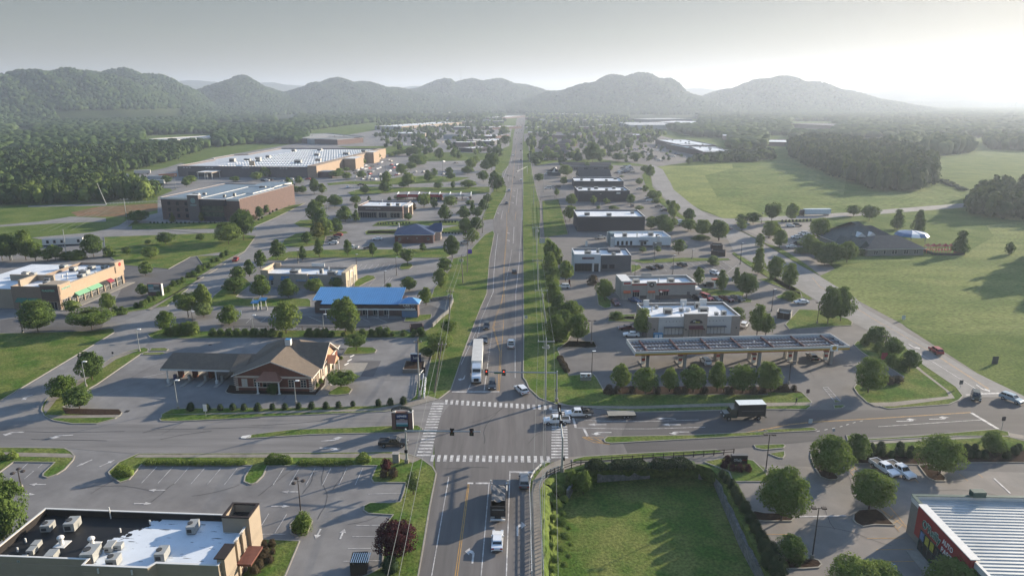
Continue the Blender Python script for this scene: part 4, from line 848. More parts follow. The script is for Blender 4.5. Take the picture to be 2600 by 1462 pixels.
# ---- 6 navy hipped roof building
def navy():
    s = Bld('bank_building', 'small brick building with dark navy hipped roof, beside the main road', 'building', 'K 505,180', 'K 995,175', 'K 1020,110', base='K 505,290')
    w, d, h = s.w, s.d+5, s.h; b = MB(); b.box(0, 0, 0, w, d, h-.02); b.obj('wall', Mbrick, s.root)
    Mn = mat('navy_shingle', (.035, .06, .12), .7, .1, .6)
    hip(s.root, 0, 0, w, d, h, 3.6, .5, Mn, 'x', 0, 0)
    hip(s.root, w*.75, d*.35, w+3.2, d*.85, h+.02, 3.6, .4, Mn, 'x', 0, 1, 'gable_roof')
    for k in range(6): b = MB(); b.box(w-.4, -.08, .2+k*.6, w+.1, .35, .5+k*.6); b.obj('quoin', Mcap, s.root)
    b = MB(); b.box(w, d*.38, 0, w+3, d*.82, h-.01); b.obj('entrance_wing', mat('cream_trim', (0, 0, 0)), s.root)
    for u in (.12, .86): s.W('f', u*w-.5, u*w+.5, 1.6, 2.7, nm=2)
    for u in (.33, .57): s.fbox('wall_light', Mcap, 'f', u*w-.3, 2.4, u*w+.3, 2.6, .2)
    for y in (d*.45, d*.6, d*.73): win(s.root, 'r', w+3, d, y-.5, y+.5, .8, 2.9, 1, fm=Mcap)
    b = MB(); b.box(0, d-.5, h, .4, d+.3, h+2.4); b.obj('chimney', Mcap, s.root)
navy()
# ---- 7 brick shop with white roof
def brickshop():
    s = Bld('restaurant_building', 'brick restaurant with white flat roof and lettering across its dark brick front', 'building', 'Q 492,905', 'Q 1125,915', 'Q 1205,840', base='Q 510,1075', h=None)
    w, d = s.w, s.d; s.shell(Mdbrick, Mw, .8, Mcap, .3, .45)
    s.fbox('stone_band', mat('cream_trim', (0, 0, 0)), 'f', 0, s.h*.5, w, s.h*.55, .1); s.txt('MOUNTAIN DELI GRILL', 'f', w*.34, s.h*.78, .55, Mletter, .1, width=w*.34)
    s.W('f', w*.05, w*.40, .2, s.h*.46, nm=7, name='shop_window'); s.W('f', w*.46, w*.64, .4, s.h*.46, nm=3); s.W('f', w*.72, w*.93, .4, s.h*.46, nm=3)
    s.fbox('tan_wall', Mtan, 'f', w*.42, .0, w*.99, s.h*.5, .03)
    s.box('entrance_canopy', Mcap, w-1.2, d*.2, s.h-1.2, w+2.4, d*.75, s.h-.2); s.box('entrance_wall', Mtan, w, d*.2, 0, w+2.2, d*.3, s.h-1.2); s.box('entrance_wall', Mtan, w, d*.65, 0, w+2.2, d*.75, s.h-1.2)
    for y in (d*.1, d*.42, d*.86): s.W('r', y-.5, y+.5, .4, 2.8)
    s.units([(.62, .35, 2.4, 2, 1.3), (.83, .35, 2.2, 2, 1.3)]); s.vents([(.35, .9, 1.4), (.67, .65), (.37, .5)])
brickshop()
# ---- 8 express wash with red canopy
def express():
    s = Bld('express_wash_canopy', 'long low building with red canopy and white roof fins reading EXPRESS', 'building', 'Q 1040,745', 'Q 1690,745', 'Q 1690,680', base='Q 1330,850', h=4.2)
    w = s.w; w2 = (G(pts('Q 2090,750')[0], 4.2)-s.pa).dot(s.ex)
    b = MB(); b.box(0, 0, 2.3, w, 8, 4.2, 0, 1); b.obj('roof', [Mred, mat('silver_roof', (.22, .20, .21), .5, .1, .4)], s.root)
    b = MB(); b.box(w+.01, .2, 2.9, w2, 8, 4.1, 0, 1); b.obj('white_canopy', [Mcap, mat('silver_roof', (0, 0, 0))], s.root)
    text(s.root, 'EXPRESS', w+(w2-w)*.6, .1, 3.5, 1.0, Mblk, 'f', width=(w2-w)*.33)
    for i in range(8):
        x = .1+i*(w2-.4)/7; b = MB(); b.add([(x, 0, 4.25), (x+.45, 0, 4.25), (x+.45, 8, 5.0), (x, 8, 5.0), (x, 0, 3.4), (x+.45, 0, 3.4)], [(0, 1, 2, 3), (4, 5, 1, 0)]); b.add([(x, 0, 4.2), (x, 8, 4.2), (x, 8, 5), (x+.45, 0, 4.2), (x+.45, 8, 4.2), (x+.45, 8, 5)], [(0, 2, 1), (3, 4, 5)]); b.obj('roof_fin', Mletter, s.root)
    b = MB(); b.box(w*.42, 2, 0, w*.98, 7.5, 3.0); b.obj('wall', mat('red_brown_canopy', (0, 0, 0)), s.root)
    win(s.root, 'f', w, 8, w*.74, w*.93, .5, 2.4, 4, fm=Mcap).location = (0, 1.98, 0)
    for i in range(10): x = .6+i*(w2-1.2)/9; b = MB(); b.box(x-.15, .5, 0, x+.15, .8, 3.0); b.box(x-.15, 7, 0, x+.15, 7.3, 2.9); b.obj('post', Mdbrick, s.root)
express()
# ---- 9 medical building
def medical():
    s = Bld('office_building', 'three-storey brown brick office building with grey flat roof and glazed entrance', 'building', 'P 150,785', 'P 1265,812', 'P 600,578', base='P 185,1100')
    w, d, h = s.w, s.d, s.h
    s.shell(Mdbrick, Mgreyroof, .5, Mcap, .3, .6); s.fbox('white_cornice', Mcap, 'f', 0, h-1.1, w, h-.07, .25)
    for z in (h*.36, h*.63): s.fbox('stone_band', mat('dull_band', (.16, .12, .11), .9, .1, 1), 'f', 0, z, w*.38, z+.3, .08)
    for z in (.12, .38, .66):
        for u in (.10, .21, .32): s.W('f', u*w-.8, u*w+.8, z*h, z*h+1.9, nm=2, fm=Mdark)
    Mt = mat('tower_brick', (.15, .13, .13), .9, .1, 2)
    s.box('sign_tower', Mt, w*.38, -2.6, 0, w*.52, .4, h+1.9); s.box('tower_cap', Mcap, w*.375, -2.8, h+1.9, w*.525, .5, h+2.1)
    x = w*.45; b = MB(); b.cyl((0, -.15, 0), (0, 0, 0), 1.5, n=16); b.obj('round_emblem', mat('grey_green_sign', (.22, .30, .29), .6, .3, 3), s.root, loc=(x, -2.62, h-1.1))
    text(s.root, 'THE FAMILY', x, -2.7, h+1.1, .7, mat('grey_green_sign', (0, 0, 0)), 'f', width=3.2) if 0 else None
    b = MB(); b.box(x-1.8, -2.72, h-4.0, x+1.9, -2.62, h-3.2); b.obj('sign_plate', mat('grey_green_sign', (0, 0, 0)), s.root)
    s.box('entrance_block', Mdark, w*.52+.01, -2.0, h*.70, w*.84, .2, h-.2, Mcap)
    b = MB(); b.box(w*.52+.02, -1.5, 0, w*.82, -.02, h*.2); b.obj('ground_floor_wall', mat('slate_panel', (.03, .035, .05), .6, .1, 1), s.root)
    for z0, z1 in ((.22, .43), (.46, .695)): o = win(s.root, 'f', w, d, w*.53, w*.81, z0*h, z1*h, 14, 1, name='glazing', fm=Mdark, gm=mat('green_glass', (.07, .09, .06), .2, .5, .5)); o.location = (0, -1.4, 0)
    # stepped wings to the right
    def wing(name, px, wd, dp, label=None):
        x, y = s.loc(px, h); b = MB(); b.box(x, y, 0, x+wd, y+dp, h-.02, 0, 1); b.obj(name, [Mdbrick, Mgreyroof], s.root)
        k = MB(); k.box(x-.15, y-.15, h-1.0, x+wd+.2, y+dp, h+.03, 0, 1); k.obj('white_cornice', [Mcap, Mgreyroof], s.root)
        m = int(dp/3)
        for i in range(m):
            for z in (.12, .40, .68): o = win(s.root, 'r', x+wd, dp, y+.8+i*dp/m, y+2.1+i*dp/m, z*h, z*h+1.7, 1, 2, fm=Mcap)
        f = MB(); f.box(x+wd+.001, y, 0, x+wd+.012, y+dp, h-1.01); f.obj('sunlit_brick', mat('sun_painted_brick', (.40, .24, .17), .9, .15, 2), s.root)  # sheet of lighter brick, the sunlight on this side put into its colour
    x0, y0 = s.loc('P 1480,720', h); x1, y1 = s.loc('P 1600,640', h); wing('east_wing', 'P 1310,722', x0-s.loc('P 1310,722', h)[0], y1-y0)
    x0, y0 = s.loc('P 1765,635', h); x1, y1 = s.loc('P 1840,570', h); xb = x1-9
    b = MB(); b.box(xb, y0, 0, x0, y1, h-.03, 0, 1); b.obj('rear_wing', [Mdbrick, Mgreyroof], s.root)
    k = MB(); k.box(xb, y0-.15, h-1.0, x0+.2, y1, h+.04, 0, 1); k.obj('white_cornice', [Mcap, Mgreyroof], s.root)
    for i in range(4):
        for z in (.12, .40, .68): win(s.root, 'r', x0, d, y0+1+i*(y1-y0)/4, y0+2.3+i*(y1-y0)/4, z*h, z*h+1.7, 1, 2, fm=Mcap)
    f = MB(); f.box(x0+.001, y0, 0, x0+.012, y1, h-1.01); f.obj('sunlit_brick', mat('sun_painted_brick', (0, 0, 0)), s.root)  # rear wing's sunny side, again with the sunlight in the sheet's colour
    s.units([(.30, .18, 4, 1.6, 1.4), (.35, .25, 2, 1.2, 1), (.72, .12, 1.4, 1.2, 1.4), (.80, .18, 1.4, 1.2, 1.8), (.74, .75, 4, 1.6, 1.2)])
    for u in (.48, .80): b = MB(); b.box(u*w, .5, s.roofz, u*w+.3, d-.5, s.roofz+.25); b.obj('roof_joint', Mcap, s.root)
medical()
# ---- 10 home improvement warehouse
def lowes():
    s = Bld('warehouse_store', 'huge warehouse store with white roof dotted by rows of domed skylights', 'building', 'P 390,340', 'P 2230,355', 'P 2320,90', base='P 2240,495')
    w, d, h = s.w, s.d, s.h; print('LOWES', w, d, h)
    P = [(0, 0), (w, 0), (w+6, d*.95), (w+6, d), (w*.02, d), (w*.02, d*.6), (-8, d*.55), (-8, d*.35), (0, d*.3)]
    s.shell(mat('store_brick', (.15, .125, .12), .9, .08, .4), mat('pale_membrane', (.47, .49, .51), .6, .08, .1), 1.4, Mcap, .5, .7, P)
    for x0 in (.045, .22, .50, .79):
        for i in range(3): s.fbox('wall_vent', Mcap, 'f', x0*w+i*2.6, h*.82, x0*w+i*2.6+1.5, h*.87, .1)
    # skylights: bulk of the roof (over a hundred: shown largest as parts, the rest as one)
    rows, cols = 13, 30; k = 0; rest = MB(); me = None
    for j in range(rows):
        for i in range(cols):
            x = w*.30+i*(w*.70)/cols; y = 6+j*(d-10)/rows
            if j < 4 and i < 25:
                if me is None: b = MB(); b.box(-1.2, -2.0, 0, 1.2, 2.0, .5); b.blob((0, 0, .5), 1.2, 2.0, .9, 0, 8, 4); me = b.mesh('skylight', Mletter)
                link('skylight', me, s.root, (x, y, s.roofz))
            else: rest.box(x-1.2, y-2, s.roofz, x+1.2, y+2, s.roofz+.5); rest.blob((x, y, s.roofz+.5), 1.2, 2.0, .9, 0, 6, 3)
    rest.obj('skylight', Mletter, s.root, kind='stuff')
    s.units([(.33, .35, 5, 4, 2.5), (.28, .30, 6, 3, 2), (.36, .42, 4, 4, 3), (.20, .25, 5, 4, 3), (.80, .18, 6, 4, 3.5), (.92, .62, 6, 4, 3), (.70, .55, 5, 4, 3), (.3, .8, 4, 4, 3), (.52, .85, 5, 4, 3), (.88, .3, 5, 4, 2.5), (.97, .82, 5, 3, 2.4), (.42, .25, 4, 4, 2.4)])
    b = MB(); b.box(w*.51, 12, s.roofz, w*.55, 13, h+3.5); b.obj('roof_screen', Mtan, s.root)
    # entrances on the sunlit east front
    Mor = mat('orange_tan_wall', (.34, .255, .185), .9, .08, .5)
    b = MB(); b.prism([(w+.02, 0), (w+8, 0), (w+14, d*.95), (w+6.02, d*.95)], 0, h+.8); b.obj('front_block', Mor, s.root)
    b = MB(); b.box(w+8, 3, 0, w+20, 14, h*.55, 0, 1); b.obj('entrance_porch', [Mdbrick, Mgreyroof], s.root)
    b = MB(); b.box(w+11, d*.30, 0, w+22, d*.42, h*1.15, 0, 1); b.obj('entrance_tower', [Mor, Mcap], s.root)
    b = MB(); b.box(w+12, d*.62, 0, w+20, d*.72, h*1.2, 0, 1); b.obj('entrance_tower', [Mor, Mcap], s.root)
    b = MB(); b.box(w*.23, -18, 5.2, w*.29, -2, 6.0, 0, 1); b.box(w*.30, -18, 5.2, w*.345, -2, 6.0, 0, 1); b.obj('yard_canopy', [Mtan, Mcap], s.root)
    for x, y in ((.235, -17), (.285, -17), (.305, -17), (.34, -17), (.235, -4), (.34, -4)): b = MB(); b.cyl((x*w, y, 0), (x*w, y, 5.2), .3); b.obj('post', Mcap, s.root)
    b = MB(); b.box(w*.08, -.25, 0, w*.26, -.02, 4.5); b.obj('loading_door', Mgrill, s.root)
lowes()
# ---- 11..13 far shops
def simple(label, A, B, D, base=None, h=None, wm=Mtan, rm=Mw, units=3, front=None, cat='building', name='shop_building', par=.8, cap=Mcap, rows=0, side=None, group=None):
    s = Bld(name, label, cat, A, B, D, base, h, group); s.shell(wm, rm, par, cap, .3, .5)
    rr = random.Random(int(s.w*100)); 
    for i in range(units): s.units([((i+.5+rr.uniform(-.2, .2))/units, rr.uniform(.25, .7), rr.uniform(1.8, 2.8), 1.8, rr.uniform(1, 1.5), 0, 0)])
    if rows: s.row('f', rows, s.w*.06, s.w*.94, .5, min(2.6, s.h*.6), fm=Mdark)
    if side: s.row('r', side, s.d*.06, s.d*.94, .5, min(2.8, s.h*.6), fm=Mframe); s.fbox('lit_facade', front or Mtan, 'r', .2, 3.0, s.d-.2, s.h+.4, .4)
    return s
simple('long grey-roofed shop building with tan stepped front beyond the big warehouse store', 'V 580,790', 'V 1110,770', 'V 1190,720', h=8, base=None, wm=mat('pale_grey_wall', (.28, .31, .33), .9, .05, 1), rm=mat('warm_grey_roof', (.30, .29, .27), .8, .06, .3), units=5, side=9)
simple('dark brick end shop in front of the long grey-roofed shops', 'V 845,800', 'V 1100,780', 'V 1150,740', h=7.5, wm=Mdbrick, rm=mat('warm_grey_roof', (0, 0, 0)), units=1, side=4)
simple('far row of shops with white roof and tan stepped facade left of the road', 'V 1215,665', 'V 1480,670', 'V 1600,620', h=8, wm=mat('pale_grey_wall', (0, 0, 0)), units=4, side=10)
for lb, A, B, D, h, wm in (('farthest pale flat-roofed shop left of the main road', 'V 2285,552', 'V 2430,552', 'V 2440,540', 5, Mtan), ('second farthest grey flat-roofed shop left of the main road', 'V 2255,580', 'V 2425,582', 'V 2425,560', 5, Mdbrick), ('white-roofed brick shop third farthest left of the main road', 'V 2225,675', 'V 2370,680', 'V 2385,655', 5, Mdbrick),
                           ('low brown shop behind the twin white-roofed shops left of the main road', 'V 2215,760', 'V 2400,765', 'V 2400,745', 5, Mdbrick), ('left of the two white-roofed twin shops left of the main road', 'V 2110,805', 'V 2195,808', 'V 2205,785', 5, Mgrey), ('right of the two white-roofed twin shops left of the main road', 'V 2228,812', 'V 2368,815', 'V 2372,785', 5.5, Mgrey), ('small dark shop with bright white roof edge, nearest left of the far road', 'V 2180,885', 'V 2370,868', 'V 2370,850', 5, Mdark)):
    simple(lb, A, B, D, h=h, wm=wm, units=2, rows=4)
simple('flat grey-roofed warehouse among the trees on the far left', 'U 1480,790', 'U 1680,800', 'U 2035,750', h=7, wm=Mcap, rm=mat('pale_metal_roof', (.45, .45, .44), .6, .08, .2), units=0)
simple('small brick annex of the warehouse store beside its front', 'Q 480,190', 'Q 680,190', 'Q 700,130', h=6, wm=Mdbrick, rm=Mgrey, units=1)
# right of the main road, from near to far
def hardees():
    s = Bld('restaurant_building', 'grey burger restaurant with red roof edge, orange awnings and a round black sign', 'building', 'c 300,410', 'c 2230,375', 'c 1960,185', base='c 290,830')
    w, d, h = s.w, s.d, s.h; s.shell(mat('greige_wall', (.33, .31, .28), .9, .06, .5), Mw, 1.0, Mcap, .3, .5)
    Mo = mat('orange_awning', (.50, .12, .05), .7, .05, 1); Mrt = mat('red_trim', (.36, .06, .05), .6, .05, 1)
    s.fbox('red_trim', Mrt, 'f', w*.14, h-.75, w*.34, h-.3, .14); s.fbox('red_trim', Mrt, 'f', w*.47, h-.75, w, h-.3, .14); s.fbox('dark_plinth', mat('brown_plinth', (.13, .11, .10), .9, .1, 1), 'f', w*.25, 0, w*.95, 1.3, .08)
    s.box('corner_tower', mat('greige_wall', (0, 0, 0)), -.2, -.3, 0, w*.13, d*.9, h+.9, Mcap); s.fbox('sign_board', Mcap, 'f', w*.01, h-.5, w*.125, h+.75, .4); s.fbox('sign_board', Mrt, 'f', w*.02, h-.2, w*.115, h+.45, .44)
    s.box('sign_tower', mat('greige_wall', (0, 0, 0)), w*.34, -.5, 0, w*.455, .3, h+.6); b = MB(); b.cyl((0, -.12, 0), (0, 0, 0), .85, n=16); b.obj('round_sign', Mblk, s.root, loc=(w*.397, -.51, h-.5)); text(s.root, 'H', w*.397, -.68, h-.5, 1.0, Mletter, 'f')
    for u0, u1 in ((.02, .115), (.35, .445)): s.awn(Mo, 'f', u0*w, u1*w, 2.7, 3.5, 1.1)
    for u0, u1 in ((.15, .24), (.50, .64)): s.awn(Mrt, 'f', u0*w, u1*w, 3.0, 3.3, .5)
    s.W('f', w*.02, w*.10, .1, 2.6, nm=2, name='door', out=.36); s.W('f', w*.15, w*.24, .9, 2.9, nm=3); s.W('f', w*.355, w*.44, .1, 2.6, nm=2, name='door', out=.56); s.W('f', w*.51, w*.635, .9, 2.9, nm=4)
    s.fbox('door', mat('steel_door', (.12, .11, .11), .6, .1, 1), 'f', w*.89, .1, w*.93, 2.4, .06)
    s.box('service_lean_to', mat('greige_wall', (0, 0, 0)), w, .5, 0, w+2.6, d*.55, 2.9, Mcap); s.box('chimney_block', Mcap, w-.1, d*.3, 2.9, w+.6, d*.5, h-.2)
    s.units([(.22, .30, 2.2, 2.0, 1.5, 0, 0), (.70, .35, 2.2, 2.0, 1.5, 0, 0)]); s.vents([(.53, .35, 1.2, .3), (.65, .15, .6)])
    s.box('rear_parapet', mat('greige_wall', (0, 0, 0)), w*.36, d-.3, s.roofz, w*.50, d+.1, h+1.0)
hardees()
def cstore():
    s = Bld('convenience_store', 'tan and grey convenience store with cluttered white roof and burgundy awning behind the petrol canopy', 'building', 'd 60,455', 'd 2390,410', 'd 1880,60', base='d 60,960')
    w, d, h = s.w, s.d, s.h; s.shell(mat('store_stucco', (.31, .265, .225), .9, .07, .6), Mw, .9, Mcap, .35, .5)
    Mg = mat('pale_grey_stucco', (.47, .47, .46), .9, .05, .6)
    s.fbox('grey_panel', Mg, 'f', w*.115, .8, w*.385, h-.1, .12); s.fbox('grey_panel', Mg, 'f', w*.63, .8, w*.90, h-.1, .12)
    s.box('entrance_tower', mat('store_stucco', (0, 0, 0)), w*.385, -.7, 0, w*.63, .5, h+1.0); s.box('tower_cap', Mcap, w*.38, -.8, h+1.0, w*.635, .6, h+1.15)
    b = MB(); P = [(-1.9, 0)]+[(1.9*math.cos(a)*-1, 1.15*math.sin(a)) for a in [R(i*18) for i in range(1, 10)]]+[(1.9, 0)]; b.prism(P, 0, .12); o = b.obj('arched_sign', Mdark, s.root, loc=(w*.51, -.70, h-1.75)); o.rotation_euler = (R(90), 0, 0)
    text(s.root, 'Jiffy', w*.51-.5, -.86, h-1.15, .6, Mletter, 'f'); text(s.root, 'Stop', w*.51+.35, -.88, h-1.35, .75, mat('yellow_lettering', (.65, .6, .08), .5, .02, 1), 'f')
    s.awn(mat('burgundy_awning', (.10, .025, .03), .8, .1, 1), 'f', w*.435, w*.585, 3.0, 4.0, 1.9); s.W('f', w*.44, w*.58, .1, 2.8, nm=4, name='door', fm=Mdark, out=.76)
    for u0, u1 in ((.18, .375), (.64, .83)): s.W('f', u0*w, u1*w, .9, 2.9, nm=5, fm=Mdark, out=.18); s.fbox('metal_canopy', Mgrey, 'f', u0*w-.2, 3.1, u1*w+.3, 3.3, 1.1)
    for u0 in (.19, .66):
        for i in range(5): s.fbox('wall_light', Mblk, 'f', u0*w+i*1.0, h-1.4, u0*w+i*1.0+.2, h-1.2, .2)
    for u in (.065, .40, .60, .955): s.fbox('wall_lamp', Mblk, 'f', u*w, 2.3, u*w+.25, 2.7, .9 if .3 < u < .7 else .2)
    s.box('step_wall', Mcap, w*.075, d-.4, s.roofz, w*.14, d+.1, h+1.1); s.box('step_wall', Mcap, w*.50, d-.4, s.roofz, w*.57, d+.1, h+1.0); s.box('step_wall', Mcap, w*.72, d-.4, s.roofz, w*.80, d+.1, h+1.1)
    s.units([(.27, .42, 2.4, 1.8, 1.6, 0, 0), (.67, .45, 2.6, 1.8, 1.6, 0, 0), (.65, .75, 1.4, 1.2, 1.8, 0, 0), (.86, .25, 1.4, 1.2, 1.2, 0, 0), (.44, .55, 1.2, 1.0, .9, 0, 0), (.78, .25, 1.0, 1.0, .8, 0, 0), (.20, .8, 1.0, .8, .8, 0, 0)]); s.vents([(.52, .55, .5, .5), (.50, .8, 1.2), (.38, .15), (.6, .3), (.12, .6, 1.2)])
    # pair of ice lockers
    o = thing('ice_locker', 'blue and white twin ice locker against the left front of the convenience store', 'locker', s.root.location+s.ex*w*.10-s.ey*1.6, s.rz)
    b = MB(); b.box(-1.3, -.5, 0, 1.3, .5, 1.9); b.obj('cabinet', mat('ice_blue', (.07, .22, .36), .5, .08, 2), o)
    for x in (-1.1, .15): b = MB(); b.box(x, -.54, .3, x+.9, -.505, 1.5); b.obj('door', mat('ice_white', (.5, .6, .68), .4, .1, 2), o)
    for i in range(7):
        b = MB(); b.cyl((0, 0, 0), (0, 0, 1.0), .09, n=8); p = s.root.location+s.ex*(w*.25+i*w*.1)-s.ey*2.6; b.obj('bollard', Mblk, loc=p, label='dark bollard in the row along the convenience store front', cat='bollard', group='bollards before the convenience store')
cstore()
def chipotle():
    s = Bld('restaurant_building', 'charcoal restaurant with a white corner block carrying a dark red name board', 'building', 'b 280,400', 'b 2330,400', 'b 2010,150', base='b 220,990')
    w, d, h = s.w, s.d, s.h; s.shell(Mgrey, Mw, .7, Mcap, .3, .4)
    Mwp = mat('white_panel', (.50, .54, .58), .8, .04, .4)
    s.fbox('white_panel', Mwp, 'f', -.2, 3.4, w*.46, h+.45, .35); s.fbox('white_panel', Mwp, 'l', d*.1, 0, d+.3, h+.45, .25); s.fbox('white_post', Mcap, 'f', w*.315, 0, w*.345, 3.4, .35); s.fbox('white_post', Mcap, 'f', w*.43, 0, w*.46, 3.4, .35)
    s.fbox('sign_board', mat('maroon_board', (.05, .015, .03), .7, .1, 1), 'f', w*.13, h-1.55, w*.345, h-.75, .42); s.txt('C CHIPOTLE', 'f', w*.238, h-1.15, .62, mat('pinkish_lettering', (.5, .36, .36), .6, .02, 1), .47, width=w*.19)
    s.fbox('name_board', Mgrey, 'l', d*.35, h-1.2, d*.75, h-.6, .32)
    s.W('f', w*.0, w*.30, .3, 3.1, nm=5, fm=Mdark, out=.1); s.W('f', w*.35, w*.42, .1, 2.8, nm=2, name='door', fm=Mdark, out=.1); s.W('f', w*.49, w*.58, 1.2, 2.8, nm=2, fm=Mdark); s.W('f', w*.62, w*.71, 1.2, 2.8, nm=2, fm=Mdark)
    s.units([(.25, .35, 2.6, 2, 1.4), (.45, .6, 1.2, 1.1, 1.5), (.70, .2, 1.6, 1.2, 1.0)]); s.box('plant_screen', Mgrey, w*.64, d*.55, s.roofz, w*.86, d-.4, h+.6)
chipotle()
def whiteb():
    s = Bld('restaurant_building', 'white box-shaped restaurant with four small dark windows and a blue-grey corner tower', 'building', 'L 850,210', 'L 1555,205', 'L 1430,130', base='L 855,340')
    w, d, h = s.w, s.d, s.h; s.shell(Mwhite, Mw, .9, Mcap, .3, .5); s.fbox('brick_plinth', mat('brown_plinth', (0, 0, 0)), 'f', 0, 0, w, 1.0, .08)
    for i in range(4): s.W('f', w*(.04+.078*i), w*(.075+.078*i), 1.2, 3.0, nh=3, fm=Mdark)
    s.box('corner_tower', mat('teal_grey_panel', (.12, .18, .2), .7, .05, 1), -1.4, d*.25, 0, .25, d*.7, h+.9); s.box('corner_wall', Mcap, -1.7, d*.75, 0, .1, d*.82, h+.3); s.box('corner_wall', Mcap, -1.7, d*.05, 0, -.1, d*.12, h-.3)
    s.fbox('door', mat('steel_door', (0, 0, 0)), 'f', w*.46, .1, w*.51, 2.6, .08); s.W('f', w*.52, w*.56, 1.4, 2.6, fm=Mdark); s.fbox('metal_canopy', Mgrey, 'f', w*.43, 3.1, w*.59, 3.4, 1.0); s.fbox('tan_panel', Mconcb, 'f', w*.68, .0, w*.84, 2.5, .1)
    s.units([(.21, .35, 2.0, 1.8, 1.8, 0, 0), (.70, .5, 2.4, 1.8, 1.5, 0, 0), (.80, .3, 1.6, 1.2, 1.2, 0, 0)]); s.vents([(.43, .3, 1.6, .35), (.56, .6), (.88, .4)]); s.box('duct', Mcap, w*.76, -.4, h-2, w*.80, 1.2, h+.4)
whiteb()
simple('largest of the three charcoal-walled white-roofed buildings, blank front, beside the fenced grass basin', 'R 925,1058', 'R 1885,1058', 'R 1790,960', base='R 930,1270', wm=Mdark, units=3)
s = simple('charcoal shop with a small white wall sign, middle of the three charcoal-walled buildings', 'R 935,692', 'R 1668,690', 'R 1600,632', base='R 940,850', wm=Mdark, units=6)
s.fbox('sign_board', Mcap, 'f', s.w*.74, s.h-2.2, s.w*.82, s.h-1.2, .1); s.fbox('sign_board', Mgrey, 'f', s.w*.11, s.h-1.8, s.w*.28, s.h-1.4, .1)
simple('smallest and farthest of the three charcoal-walled white-roofed buildings', 'R 880,555', 'R 1580,557', 'R 1525,503', h=5.5, wm=Mdark, units=4)
def gabled(label, A, B, h, d, rise, wm, rm, over=.6, axis='x', gl=1, gr=1, base=None, name='house', cat='house', group=None, win_n=0):
    a, bb = pts(A)[0], pts(B)[0]; pa, pb = G(a, h), G(bb, h); v = pb-pa; w = v.length; rz = math.atan2(v.y, v.x)
    r = thing(name, label, cat, (pa.x, pa.y, 0), rz, group); b = MB(); b.box(0, 0, 0, w, d, h-.02)
    if axis == 'x' and gl: b.add([(0, 0, h-.02), (0, d, h-.02), (0, d/2, h+rise*.9)], [(0, 2, 1)])
    if axis == 'x' and gr: b.add([(w, 0, h-.02), (w, d, h-.02), (w, d/2, h+rise*.9)], [(0, 1, 2)])
    if axis == 'y' and gl: b.add([(0, 0, h-.02), (w, 0, h-.02), (w/2, 0, h+rise*.9)], [(0, 1, 2)])
    b.obj('wall', wm, r); hip(r, 0, 0, w, d, h, rise, over, rm, axis, gl, gr)
    for i in range(win_n): win(r, 'f', w, d, (i+.3)*w/win_n, (i+.7)*w/win_n, 1.0, 2.4, 2)
    r['w'] = w; del r['w']; return r, w
Mdr = mat('dark_shingle', (.055, .055, .058), .95, .15, .8); Mgr = mat('greygreen_shingle', (.075, .09, .09), .95, .15, .8)
gabled('dark long-roofed building running across behind the charcoal shops', 'R 690,345', 'R 1400,345', 4, 16, 3, Mgrey, Mdr, win_n=5, name='shop_building', cat='building')
gabled('building with grey sloping roofs and white gable edge behind the charcoal shops', 'R 965,500', 'R 1400,495', 3.5, 18, 5.5, Mgrey, Mdr, name='shop_building', cat='building')
gabled('low dark building with a pointed white-edged gable facing the camera, right of the road', 'R 500,420', 'R 690,430', 3.5, 16, 4, Mgrey, Mdr, axis='y', name='shop_building', cat='building')
gabled('small building with a white triangular gable outline', 'R 570,430', 'R 660,432', 3.2, 6, 4.2, Mgrey, Mcap, over=.5, axis='y', name='shop_building', cat='building')
gabled('wide low brick building with dark hipped roof far right of the road', 'R 560,160', 'R 850,165', 4, 22, 4, Mdbrick, Mdr, gl=0, gr=0, name='shop_building', cat='building')
gabled('brick building with pale gable behind the dark hipped-roof building', 'W 335,880', 'W 570,885', 4, 16, 4, Mdbrick, mat('dull_brown_roof', (.10, .075, .065), .9, .1, .5), name='shop_building', cat='building')
gabled('brown brick building with hipped roof near the far bend of the side road', 'W 470,835', 'W 645,840', 4, 18, 5, Mdbrick, mat('dull_brown_roof', (0, 0, 0)), gl=0, gr=0, name='shop_building', cat='building')
simple('far flat-roofed brick building with a small tower right of the road', 'W 435,755', 'W 720,757', 'W 740,725', h=6, wm=Mdbrick, rm=Mgrey, units=1)
simple('far grey-roofed building beside the road, right', 'W 290,545', 'W 520,550', 'W 540,530', h=6, wm=Mgrey, units=1); simple('large pale grey warehouse roof in the haze on the right', 'W 1215,655', 'W 1700,655', 'W 1640,625', h=9, wm=mat('pale_grey_wall', (0, 0, 0)), rm=mat('pale_metal_roof', (0, 0, 0)), units=0)
simple('long low building with white roof line in the haze behind the pale warehouse', 'W 1420,625', 'W 1830,635', 'W 1830,615', h=7, wm=Mdbrick, units=0); simple('far grey slant-roofed building in the haze right of centre', 'W 1190,590', 'W 1400,600', 'W 1400,575', h=8, wm=Mgrey, rm=mat('pale_metal_roof', (0, 0, 0)), units=0)
simple('brick shop with white roof line at the left end of the curved shopping row', 'h 470,480', 'h 800,480', 'h 830,450', h=6, wm=Mdbrick, units=2)
for lb, A, B, D, h in (('left block of the curved shopping row with white roof plant', 'h 940,560', 'h 1450,670', 'h 1180,495', 7), ('right block of the curved shopping row with white roof plant', 'h 1590,690', 'h 1860,800', 'h 1900,630', 7)):
    s = simple(lb, A, B, D, h=h, wm=Mdbrick, units=7, rm=Mw)
simple('brown flat-roofed building at the right end of the curved shopping row', 'h 1860,785', 'h 2410,780', 'h 1900,640', h=6.6, wm=Mdbrick, rm=Mgreyroof, units=2)
